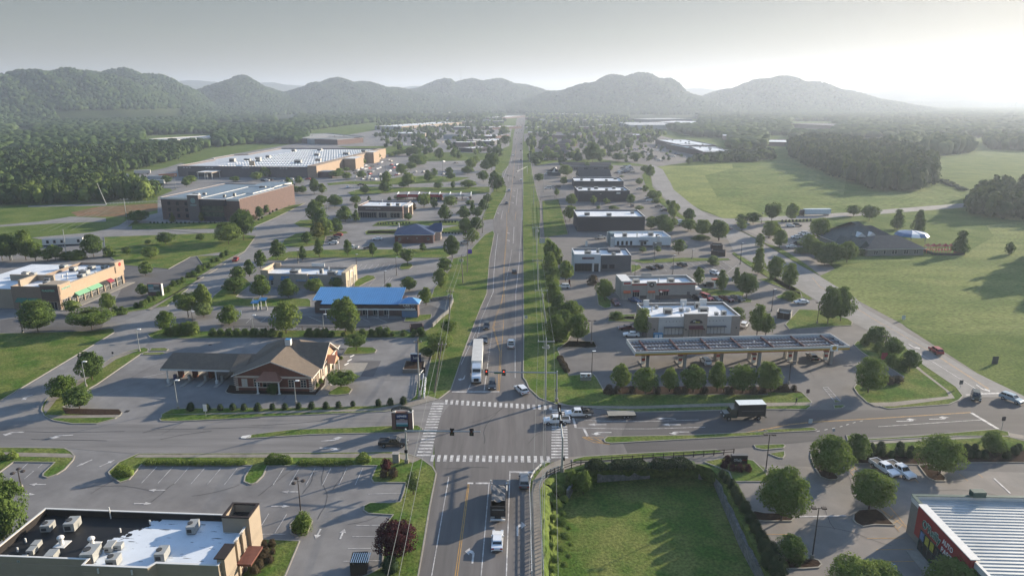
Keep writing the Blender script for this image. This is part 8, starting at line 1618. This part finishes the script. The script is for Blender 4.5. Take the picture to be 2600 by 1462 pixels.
# utility poles and wires
PL = {}
def upole(key, base, top, label, arms=((.6, 1.6),), boxes=0, m=Mwood, lean=None, h=None):
    p = g1(base); h = h or hy(p.y, pts(top)[0][1]); r = thing('utility_pole', label, 'utility pole', (p.x, p.y, 0)); dx = (G(pts(top)[0], h)-p).x if lean is None else lean
    b = MB(); b.cyl((0, 0, 0), (dx, 0, h), .19, .12, 8); b.obj('pole', m, r); PL[key] = (p+Vector((dx, 0, h)), h)
    for d, wd in arms: b = MB(); b.box(dx-wd, -.08, h-d-.1, dx+wd, .08, h-d+.05); b.obj('cross_arm', m, r); b = MB(); [b.cyl((dx+s*wd*.9, 0, h-d+.05), (dx+s*wd*.9, 0, h-d+.3), .07, n=6) for s in (-1, 0, 1)]; b.obj('insulator', Mcap, r)
    for i in range(boxes): b = MB(); b.cyl((dx+.45*(-1)**i, -.1, h-2.6), (dx+.45*(-1)**i, -.1, h-1.7), .24, n=10); b.obj('transformer', Mgalv, r)
    print('POLE', key, round(h, 1))
upole('L1', 'F 1662,905', 'F 1640,310', 'tall wooden pole at the left corner of the junction', ((.8, .9),), 0)
upole('L2', 'F 1805,850', 'F 1885,340', 'leaning brown utility pole on the left verge', ((.7, 1.0),), 0)
upole('L3', 'K 1190,1270', 'K 1205,860', 'utility pole with large white transformers by the retaining wall', ((.8, 1.2),), 2)
upole('L4', 'K 1365,790', 'K 1345,430', 'left of the paired utility poles on the left verge', ((.6, 1.2),), 2)
upole('L5', 'K 1418,655', 'K 1425,230', 'right of the paired utility poles by the purple sign', ((.6, 1.2),), 1)
upole('L6', 'K 1610,160', 'K 1615,-60', 'utility pole by the side entrance on the left verge', ((.6, 1.4),), 0); upole('L7', 'e 755,1050', 'e 800,700', 'leaning wooden pole beside the dark trees left of the road', ((.6, 1.2),), 0)
upole('L8', 'e 810,930', 'e 815,640', 'pale upright pole beside the dark trees left of the road', ((.6, 1.2),), 0, Mgalv)
upole('R1', 'G 372,960', 'G 378,300', 'tallest grey utility pole on the right verge, nearest the junction', ((.9, 1.9), (2.4, .8)), 1, Mgalv)
upole('R2', 'L 0,1400', 'K 2350,850', 'second utility pole up the right verge', ((.7, 1.9),), 1, Mgalv); upole('R3', 'K 2310,880', 'K 2305,480', 'third utility pole up the right verge', ((.7, 1.9),), 0, Mgalv); upole('R4', 'K 2290,420', 'K 2300,70', 'fourth utility pole up the right verge', ((.7, 1.9),), 2, Mgalv)
upole('R5', 'R 330,1400', 'R 340,1190', 'fifth utility pole up the right verge', ((.7, 1.9),), 1, Mgalv); upole('R6', 'R 300,900', 'R 310,620', 'sixth utility pole up the right verge', ((.7, 1.9),), 0, Mgalv); upole('R7', 'R 270,470', 'R 272,290', 'seventh utility pole up the right verge', ((.7, 1.9),), 0, Mgalv); upole('R8', 'R 245,290', 'R 250,150', 'eighth utility pole up the right verge', ((.7, 1.9),), 0, Mgalv)
upole('M1', 'O 1805,1160', 'O 1750,800', 'tall pale utility pole with crossarm at the brick office drive', ((.6, 2.2),), 0, Mgalv); upole('M2', 'O 1505,890', 'O 1375,590', 'strongly leaning pale pole before the forest', (), 0, Mgalv); upole('M3', 'I 150,500', 'I 105,235', 'pale utility pole behind the tan retail row, left', ((.8, .9),), 0, Mgalv); upole('M4', 'I 840,495', 'I 790,110', 'thin pale pole behind the tan retail row', (), 0, Mgalv)
def wire(key, a, b_, sag=1.2, off=(0, 0), r=.028, label=None):
    P, Q = [PL[k][0] if isinstance(k, str) else k for k in (a, b_)]; P = P+Vector((off[0], 0, off[1])); Q = Q+Vector((off[0], 0, off[1])); n = 10
    return [P.lerp(Q, i/n)-Vector((0, 0, sag*4*(i/n)*(1-i/n))) for i in range(n+1)]
PL['R0'] = (Vector((3.4, 62, 14)), 0); PL['L0'] = (Vector((PL['L1'][0].x+8, 62, 13)), 0)
Mwire = mat('cable', (.22, .23, .22), .6, .05, 1, .1)
for j, (dx, dz, lb) in enumerate(((-1.7, -.6, 'leftmost long overhead cable along the right verge'), (0, -.1, 'middle long overhead cable along the right verge'), (1.7, -.6, 'rightmost long overhead cable along the right verge'), (-.3, -2.6, 'lower thick overhead cable along the right verge'))):
    b = MB()
    for k in range(8): b.tube(wire('', 'R%d' % k, 'R%d' % (k+1), .8+k*.02, (dx, dz)), .024 if j < 3 else .032, 5)
    b.obj('overhead_cable', Mwire, label=lb, cat='cable', group='overhead cables along the right verge')
for j, (dx, dz, lb) in enumerate(((-.7, -.6, 'left overhead cable along the left verge'), (.7, -.6, 'right overhead cable along the left verge'))):
    b = MB()
    for k in (2, 3, 4, 5, 6): b.tube(wire('', 'L%d' % k, 'L%d' % (k+1), .8, (dx, dz)), .03, 5)
    b.tube([G(pts('B 1440,1412')[0], 9.5)+Vector((dx, -12, 1)), PL['L2'][0]+Vector((dx, 0, dz))], .03, 5)
    b.obj('overhead_cable', Mwire, label=lb, cat='cable', group='overhead cables along the left verge')
b = MB()
for dx in (-1.8, -.6, .6, 1.8): b.tube([PL['M1'][0]+Vector((dx, 0, -.5)), G(pts('O %d,1260' % (780+dx*120))[0], 6)], .03, 5)
b.obj('overhead_cable', Mwire, label='four pale cables fanning down from the pole at the office drive', cat='cable')
# fences, rails
def fence(label, s, h, n, m=Mfence, rails=(1.0, .55), w=.12, name='fence', z=0, post=.14):
    P = GP(s, z); tot = sum((q-p).length for p, q in zip(P[:-1], P[1:])); r = thing(name, label, 'fence', P[0])
    for rz_ in rails: b = MB(); b.wall([p-P[0] for p in P], .07, h*rz_-.11, h*rz_); b.obj('rail', m, r)
    me = None
    for i in range(n):
        d = tot*i/(n-1)-1e-4
        for p, q in zip(P[:-1], P[1:]):
            l = (q-p).length
            if d <= l: break
            d -= l
        if me is None: bb = MB(); bb.box(-post/2, -post/2, 0, post/2, post/2, h+.1); me = bb.mesh('post', m)
        link('post', me, r, p.lerp(q, max(0, d)/l)-P[0])
fence('low brown wooden rail fence along the crossing road above the sunken lawn', 'C 380,440 520,375 680,320 960,290 1550,250 2020,220 2235,205', 1.1, 20)
fence('dark rail fence with white top rail between bank hedge and car wash', 'J 470,1380 900,1380 1500,1380 F 840,240 1340,225', 1.3, 10, Mfence, (1.0,), name='fence')
fence('white guard rail curving round the pavement by the sunken lawn', 'C 235,1412 228,1100 220,800 213,560 225,470 262,400 330,335 420,295', .85, 22, Mcap, (1.0, .7), name='guard_rail'); fence('dark and white handrail on the edge of the west bank', 'C 350,1412 330,1000 318,700 312,560 335,480 400,410 500,375', 1.05, 34, Mgalv, (1.0, .55), name='guard_rail')
fence('dark chain fence round the grass basin left of the charcoal building', 'R 800,1310 730,1060 650,850 600,800 480,815 400,830 R 385,900 420,1360', 1.6, 18, Mfence, (1.0, .5))
fence('black and white striped barrier fence at the left junction corner', 'i 515,1190 530,1060 540,930 553,820', 1.2, 7, Mletter, (.9,), post=.35, name='barrier'); fence('fallen-looking white rail beside the left junction pole', 'i 450,1110 490,850 510,560', 1.0, 4, Mletter, (1.0, .8), name='barrier')
fence('long pale retaining kerb fence along the office lot edge', 'O 1510,885 2270,850', .9, 16, Mcap, (1.0, .7, .4)) 
b = MB(); b.wall(GP('K 980,1345 1100,1225 1175,1170 1240,1020 1205,985 1000,1015 960,1010'), .35, 0, 1.3); b.obj('retaining_wall', M_stone, label='pale low retaining wall round the car wash exit lane', cat='retaining wall')
# signs
def board(name, label, cat, base, top, w, th=.35, m=None, ang=0, z=0):
    p = g1(base); h = hy(p.y, pts(top)[0][1]); r = thing(name, label, cat, (p.x, p.y, z), R(ang)); return r, h, p
def lowes_sign():
    p = g1('F 1490,1215'); h = hy(p.y, 780+1020/3.903); w = 7.0; w = (g1('F 1592,1215')-g1('F 1390,1215')).length; print('SIGN', h, w)
    r = thing('monument_sign', 'tall brick sign with blue LOWE\'S panel and curved top on the median', 'sign', (p.x, p.y, 0), 0); Mb = mat('sign_brick', (.17, .10, .085), .9, .15, 3)
    hb = h*.88; b = MB(); b.box(-w/2, 0, 0, -w*.32, .8, hb); b.box(w*.32, 0, 0, w/2, .8, hb); b.box(-w*.319, .1, 0, w*.319, .7, hb); b.obj('pier', Mb, r)
    b = MB(); b.box(w/2, .0, .0, w/2+.12, .82, hb); b.obj('sunlit_edge', Mcap, r); b = MB(); b.box(-w/2-.1, -.08, hb, -w*.30, .9, hb+.2); b.box(w*.30, -.08, hb, w/2+.2, .9, hb+.2); b.obj('cap', Mcap, r)  # pale slab over the brick end paints in the sunlight there
    b = MB(); b.box(-w*.32, -.08, h*.07, w*.32, .09, h*.84); b.obj('frame', Mdkp, r)
    n = 12; Vs = []
    for i in range(n+1): t = i/n-.5; Vs.append((t*w, hb+.25+h*.13*(1-(2*t)**2)))
    b = MB(); k = h*.12; V = [(x, -.15, z) for x, z in Vs]+[(x, -.15, z+k) for x, z in Vs]+[(x, .45, z) for x, z in Vs]+[(x, .45, z+k) for x, z in Vs]; m_ = n+1
    F = []
    for i in range(n): F += [(i, i+1, m_+i+1, m_+i), (m_+i, m_+i+1, 3*m_+i+1, 3*m_+i), (2*m_+i+1, 2*m_+i, 3*m_+i, 3*m_+i+1), (i+1, i, 2*m_+i, 2*m_+i+1)]
    F += [(0, m_, 3*m_, 2*m_), (n, 2*m_+n, 3*m_+n, m_+n)]; b.add(V, F); b.obj('arched_header', mat('green_black', (.015, .022, .018), .6, .1, 2), r)
    s = 'BELSHIRE VILLAGE'
    for i, c in enumerate(s):
        if c == ' ': continue
        t = (i-(len(s)-1)/2)/len(s)*.9; o = text(r, c, t*w, -.2, hb+.25+h*.13*(1-(2*t)**2)+k*.5, k*.62, Mcap, 'f', ext=.01); o.rotation_euler = (R(90), t*.9, 0)
    b = MB(); b.box(-w*.29, -.14, h*.60, w*.29, -.09, h*.81); b.obj('blue_panel', mat('lowes_blue', (.012, .03, .12), .5, .05, 1), r); text(r, "LOWE'S", 0, -.17, h*.715, h*.115, Mletter, 'f', width=w*.46, thick=.02); text(r, 'of BELSHIRE', 0, -.17, h*.565, h*.045, Mcap, 'f', width=w*.24)
    for z0, z1, c, nm in ((.485, .52, (.42, .34, .35), 'pinkish_strip'), (.40, .475, (.36, .29, .31), 'grey_strip'), (.31, .39, (.34, .45, .50), 'pale_blue_strip'), (.21, .305, (.04, .22, .24), 'teal_strip')): b = MB(); b.box(-w*.28, -.14, h*z0, w*.28, -.09, h*z1); b.obj('tenant_panel', mat(nm, c, .6, .12, 4), r)
lowes_sign()
def blue_sign():
    p = g1('i 310,480'); r = thing('bank_sign', 'dark blue bank sign in a raised planter by the junction corner', 'sign', (p.x, p.y, 0)); w = (g1('i 430,480')-g1('i 195,480')).length
    b = MB(); b.box(-w/2, 1.5, 1.0, w/2, 1.9, 3.1); b.obj('panel', mat('bank_blue', (.012, .022, .075), .5, .05, 1), r); b = MB(); b.box(-w/2-.06, 1.44, 3.1, w/2+.06, 1.96, 3.2); b.obj('cap', Mcap, r); text(r, 'bank', 0, 1.46, 2.1, 1.1, Mcap, 'f', width=w*.5)
    q = [g1(s)-p for s in ('i 35,600', 'i 500,600', 'i 530,400', 'i 90,400')]; b = MB(); b.wall([Vector(v.xy) for v in q], .3, 0, 1.0, closed=True); b.obj('planter_wall', mat('block_tan', (.20, .185, .165), .9, .1, 3), r); b = MB(); b.sheet([(v.x, v.y) for v in q], .85); b.obj('planter_soil', M_mulch, r)
blue_sign()
def price():
    p = g1('G 770,730'); r = thing('price_sign', 'white petrol price sign with red panel and round emblem on the corner lawn', 'sign', (p.x, p.y, 0)); w = (g1('G 825,730')-g1('G 718,730')).length; h = hy(p.y, 780+658/3.903)
    b = MB(); b.box(-w/2, 0, 1.0, w/2, .5, h); b.obj('panel', Mletter, r); b = MB(); b.box(-w/2, .02, 0, w/2, .48, .99); b.obj('base', Mconcb, r); b = MB(); b.box(-w*.45, -.05, h*.70, -w*.05, -.01, h*.90); b.obj('price_panel', mat('price_red', (.10, .02, .03), .5, .1, 2), r); text(r, '3.19', -w*.25, -.08, h*.8, .5, Mcap, 'f', width=w*.3)
    b = MB(); b.cyl((w*.25, -.05, h*.80), (w*.25, -.01, h*.80), .35, n=12); b.obj('emblem', mat('emblem_brown', (.20, .10, .06), .5, .3, 5), r); b = MB(); b.box(-w*.3, -.05, h*.5, -w*.1, -.01, h*.58); b.box(w*.0, -.05, h*.48, w*.45, -.01, h*.56, 1); b.obj('price_strip', [mat('emblem_brown', (0, 0, 0)), Mblk], r)
price()
def tenant():
    a, c = g1('I 1880,950'), g1('I 2035,935'); r = thing('monument_sign', 'brick tenant sign with teal and white panels beside the retail car park', 'sign', (a.x, a.y, 0), R(0)); w = (g1('I 2030,950')-a).length; h = hy(a.y, 560+795/4.954)
    b = MB(); b.box(-.3, 0, 0, w+.2, 1.0, h); b.obj('wall', mat('sign_brick', (0, 0, 0)), r); b = MB(); b.box(w+.2, 0, 0, w+.5, 1.0, h-.1); b.obj('sunlit_edge', Mcap, r)  # right end of the brick made pale to stand for sunlight on it
    for i, (x0, x1, z0, z1, cc, nm) in enumerate(((0, .45, .78, .95, (.1, .28, .3), 'teal_strip2'), (.48, .95, .78, .95, (.4, .36, .36), 'pink_strip2'), (0, .45, .55, .75, (.35, .4, .42), 'ps3'), (.48, .95, .5, .75, (.1, .12, .14), 'ps4'), (0, .95, .36, .5, (.4, .42, .42), 'ps5'))): b = MB(); b.box(x0*w, -.06, z0*h, x1*w, -.01, z1*h); b.obj('tenant_panel', mat(nm, cc, .6, .15, 4), r)
tenant()
def small(label, base, top, w, col, name='road_sign', txt=None, hh=None, m2=None):
    p = g1(base); h = hy(p.y, pts(top)[0][1]); r = thing(name, label, 'sign', (p.x, p.y, 0)); b = MB(); b.cyl((0, 0, 0), (0, 0, h-.05), .05, n=6); b.obj('post', Mgalv, r); hh = hh or w*1.2; b = MB(); b.box(-w/2, -.08, h-hh, w/2, -.051, h); b.obj('panel', mat('sgn'+'%d%d%d' % tuple(int(c*100) for c in col), col, .5, .05, 2), r)
    if txt: text(r, txt, 0, -.10, h-hh*.5, hh*.6, m2 or Mblk, 'f')
small('white speed limit sign on the right verge', 'G 178,128', 'G 178,80', .9, (.7, .7, .68), txt='45'); small('white sign on a post among the clipped bank shrubs', 'E 2043,1085', 'E 2038,960', .8, (.7, .7, .68), hh=1.6)
small('small dark sign by the left side road', 'E 1122,480', 'E 1120,440', .5, (.05, .05, .06)); small('round dark sign at the canopy lot exit', 'H 430,870', 'H 430,810', .8, (.12, .08, .08)); small('stop sign seen from behind near the side road junction', 'H 1942,800', 'H 1942,720', .9, (.10, .10, .10)); small('sign post at the far right junction corner', 'H 2350,1220', 'H 2365,1080', .8, (.10, .08, .09)); small('red sign on the corner lawn', 'H 1185,520', 'H 1185,450', 1.6, (.35, .04, .06)); small('white field notice by the side road', 'H 1378,130', 'H 1378,80', 1.1, (.6, .62, .62)); small('dark estate notice board at the field edge', 'H 2282,560', 'H 2285,485', 1.6, (.06, .07, .08), hh=2.2); small('purple-blue lit sign beside the left utility poles', 'K 1450,420', 'K 1450,365', 2.0, (.12, .05, .5)); small('white square sign board on the right verge by the restaurant', 'K 2360,330', 'K 2360,220', 2.6, (.40, .40, .42), hh=2.4); small('small white sign on the right kerb island', 'H 455,1160', 'H 455,1105', .8, (.45, .5, .52)); small('white feather sign beside the white restaurant', 'L 490,325', 'L 490,255', .9, (.7, .7, .68), hh=2.6); small('white sign near the mulch bed at the far left side road', 'J 550,1190', 'J 548,1125', .9, (.65, .66, .66), hh=1.8)
small('small grey post at the right side of the median strip', 'H 680,1280', 'H 682,1200', .5, (.3, .32, .34))
def dsign():
    p = g1('C 2290,320'); r = thing('monument_sign', 'low black sign board with pale lettering on the small lawn beside the drive', 'sign', (p.x, p.y, 0)); w = (g1('C 2368,305')-g1('C 2213,305')).length
    b = MB(); b.box(-w/2, 0, .3, w/2, .7, 2.1); b.obj('panel', mat('sign_black', (.02, .018, .02), .5, .1, 1), r); b = MB(); b.box(-w/2-.05, -.05, 2.1, w/2+.05, .75, 2.2); b.obj('cap', Mgrey, r); text(r, "O'Reilly", -w*.12, -.04, 1.2, .8, Mcap, 'f', width=w*.5); text(r, 'AUTO PARTS', w*.3, -.04, 1.2, .4, mat('sign_red', (.3, .04, .04), .5, .1, 1), 'f', width=w*.28)
dsign()
def drivein():
    p = g1('L 2105,850'); r = thing('drive_through_post', 'white post with orange-red top board in the burger drive-through', 'sign', (p.x, p.y, 0)); b = MB(); b.box(-.3, 0, 0, .3, .5, 3.0); b.obj('post', Mletter, r); b = MB(); b.box(-1.2, -.3, 3.0, 1.2, .8, 3.5); b.obj('top_board', mat('orange_board', (.5, .1, .05), .5, .05, 1), r)
    p = g1('L 275,830'); r = thing('red_marker', 'narrow dark red marker post beside the white car', 'sign', (p.x, p.y, 0)); b = MB(); b.box(-.3, 0, 0, .3, .3, 2.6); b.add([(-.6, 0, 0), (.6, 0, 0), (0, 0, 2.8)], [(0, 1, 2)]); b.obj('panel', mat('marker_red', (.2, .05, .04), .6, .1, 1), r)
drivein()
def enclosure(label, A, B, C, hbase, m, dump=1, d=4):
    a, c = g1(A), g1(B); v = c-a; w = v.length; r = thing('dumpster_enclosure', label, 'enclosure', (a.x, a.y, 0), math.atan2(v.y, v.x)); b = MB(); b.wall([Vector(q) for q in ((.15, .15), (.15, d), (w-.15, d), (w-.15, .15))], .3, 0, hbase); b.obj('wall', m, r); b = MB(); b.box(.3, 0, .1, w/2-.02, .12, hbase-.2); b.box(w/2+.02, 0, .1, w-.3, .12, hbase-.2); b.obj('gate', Mfence, r)
    if dump: b = MB(); b.box(.8, 1, .1, w-.8, 2.8, 1.6); b.obj('dumpster', Munit, r)
enclosure('dark gated dumpster enclosure beside the lamp post, right of the convenience store', 'M 1090,1230', 'M 1270,1255', '', 2.3, Mconcb); enclosure('near one of two dark dumpster enclosures right of the white restaurant', 'M 270,440', 'M 450,455', '', 2.3, Mdark); enclosure('far one of two dumpster enclosures right of the white restaurant', 'M 275,360', 'M 420,365', '', 2.2, Mdark)
enclosure('red-brown enclosure with open top beside the verge hedge', 'F 1570,250', 'F 1705,240', '', 1.7, Mdbrick, 0, 3); enclosure('dark enclosure with white slatted top at the bottom of the left verge', 'B 975,1420', 'B 1135,1412', '', 2.2, Mfence, 0, 2.6)
b = MB()
r = thing('slatted_cover', 'white slats laid over the enclosure at the bottom of the left verge', 'cover', g1('B 975,1420')+Vector((0, .2, 2.25)))
for i in range(9): b.box(.1+i*.3, 0, 0, .22+i*.3, 2.2, .08)
b.obj('slats', Mletter, r)
o = thing('utility_box', 'pale concrete utility cabinet at the near left corner of the junction', 'cabinet', g1('B 1428,290')); b = MB(); b.box(-.6, -.3, 0, .6, .5, 1.9); b.box(-.68, -.38, 1.9, .68, .58, 2.0); b.obj('cabinet', Mconcb, o)
def vacuum():
    p = g1('J 790,1115'); r = thing('vacuum_station', 'white and blue car vacuum station with tilted canopies left of the car wash', 'kiosk', (p.x, p.y, 0)); Mbl = mat('canopy_blue', (.03, .16, .34), .5, .05, 1)
    for x, z in ((-1.2, 2.4), (1.4, 3.3)):
        b = MB(); b.cyl((x-.8, 0, 0), (x-.8, 0, z), .12); b.cyl((x+.8, 0, 0), (x+.8, 0, z), .12); b.obj('post', Mletter, r); b = MB(); b.add([(x-1.3, -1, z), (x+1.3, -1, z), (x+1.3, 1, z+.5), (x-1.3, 1, z+.5), (x-1.3, -1, z-.15), (x+1.3, -1, z-.15)], [(0, 1, 2, 3), (4, 5, 1, 0)]); b.obj('canopy', Mbl, r); b = MB(); b.add([(x-1.35, 0, z), (x-.6, 0, z), (x-.5, 0, z+1.6)], [(0, 1, 2)]); b.obj('white_fin', Mletter, r)
    for x in (-.6, .6, 2.6): b = MB(); b.cyl((x, -.8, 0), (x, -.8, 1.3), .3, n=8); b.obj('vacuum', Munit, r)
vacuum()
# canopied posts by the car wash fence, wheel stops
for i, s in enumerate(('F 990,485', 'F 965,527', 'F 935,565', 'F 800,760')): p = g1(s); b = MB(); b.box(-.12, -.8, 0, .12, .8, .14); b.obj('wheel_stop', Mletter, loc=(p.x, p.y, .02), rz=R(-28), label='white wheel stop, %s from the back beside the bank entrance path' % ORD[i], cat='wheel stop', group='wheel stops by the bank path')
# radio masts on the far hill
for i, (s, lb) in enumerate((('Z 1160,196', 'taller thin radio mast on the central far hill'), ('V 2062,190', 'shorter thin radio mast beside the taller one on the far hill'))):
    D = 4200; p = pts(s)[0]; u, v = (p[0]-1300)/FPX, (p[1]-731)/FPX; t = D/math.hypot(u, CT-v*ST); x, y = u*t, (CT-v*ST)*t; z0 = float(hillz(np.array([x]), np.array([y]))[0]); ht = 60 if i == 0 else 50
    r = thing('radio_mast', lb, 'mast', (x, y, z0)); b = MB(); b.cyl((0, 0, 0), (0, 0, ht+15), 1.0, .6, 6); b.obj('mast', Mgalv, r); b = MB(); b.cyl((0, 0, ht+8), (0, 0, ht+14), 2.0, n=8); b.obj('antenna', Mgalv, r)
# ---- the pedestrian on the right-hand pavement
def person(label, at, rz, top, leg):
    p = g1(at, .16); root = thing('person', label, 'person', (p.x, p.y, .16), rz)
    J = {'pelvis': (0, 0, .95, .15), 'waist': (0, 0, 1.1, .13), 'chest': (0, .01, 1.35, .165), 'neck': (0, .02, 1.52, .06), 'head': (0, .04, 1.66, .10), 'crown': (0, .03, 1.75, .075), 'sl': (-.19, 0, 1.44, .06), 'el': (-.26, .08, 1.17, .045), 'wl': (-.24, .25, 1.0, .033), 'hl': (-.23, .32, .96, .035), 'sr': (.19, 0, 1.44, .06), 'er': (.26, -.10, 1.18, .045), 'wr': (.27, -.10, .93, .033), 'hr': (.27, -.08, .85, .035),
         'kl': (-.10, .20, .50, .065), 'al': (-.10, .22, .08, .045), 'tl': (-.10, .36, .04, .04), 'kr': (.10, .05, .50, .065), 'ar': (.10, -.28, .12, .045), 'tr': (.10, -.18, .04, .04), 'hpl': (-.10, 0, .90, .10), 'hpr': (.10, 0, .90, .10)}
    E = ['pelvis waist', 'waist chest', 'chest neck', 'neck head', 'head crown', 'chest sl', 'sl el', 'el wl', 'wl hl', 'chest sr', 'sr er', 'er wr', 'wr hr', 'pelvis hpl', 'hpl kl', 'kl al', 'al tl', 'pelvis hpr', 'hpr kr', 'kr ar', 'ar tr']
    ks = list(J); me = bpy.data.meshes.new('body'); me.from_pydata([J[k][:3] for k in ks], [tuple(ks.index(w) for w in e.split()) for e in E], []); o = bpy.data.objects.new('body', me); COL.objects.link(o)
    md = o.modifiers.new('s', 'SKIN'); 
    for i, k in enumerate(ks): me.skin_vertices[0].data[i].radius = (J[k][3],)*2
    me.skin_vertices[0].data[0].use_root = True; o.modifiers.new('u', 'SUBSURF').levels = 1; bpy.context.view_layer.update(); m2 = bpy.data.meshes.new_from_object(o.evaluated_get(bpy.context.evaluated_depsgraph_get())); bpy.data.objects.remove(o)
    m2.materials.clear(); sk = mat('skin', (.35, .2, .14), .7, .05, 2); [m2.materials.append(m) for m in (sk, mat('shirt', top, .9, .1, 3), mat('trousers', leg, .9, .1, 3), mat('hair', (.03, .02, .015), .8, .1, 3))]
    for f in m2.polygons: c = f.center; f.material_index = 2 if c.z < .98 and abs(c.x) < .21 and c.z > .12 else 1 if c.z < 1.5 and not (c.z < 1.05 and abs(c.x) > .2) else 3 if c.z > 1.68 or (c.z > 1.6 and c.y < 0) else 0
    link('body', m2, root)
person('person in dark clothes walking along the right-hand pavement by the canopy lawn', 'H 318,960', R(80), (.06, .07, .09), (.04, .045, .06))
# ================================================================ HAZE
def haze():
    b = MB(); b.box(-14100, -400, -6, 14100, 14100, 330)
    b.f.append((0, 0, 0)); b.f.pop()
    m = bpy.data.materials.new('haze'); m.use_nodes = True; n = m.node_tree.nodes; L = m.node_tree.links
    n.remove(n['Principled BSDF'])
    pv = n.new('ShaderNodeVolumePrincipled'); pv.inputs['Color'].default_value = (.70, .79, .95, 1); pv.inputs['Density'].default_value = HAZE_D; pv.inputs['Anisotropy'].default_value = .35
    L.new(pv.outputs[0], n['Material Output'].inputs['Volume'])
    o = b.obj('haze', m, kind='stuff')
HAZE_D = 0.000158
haze()
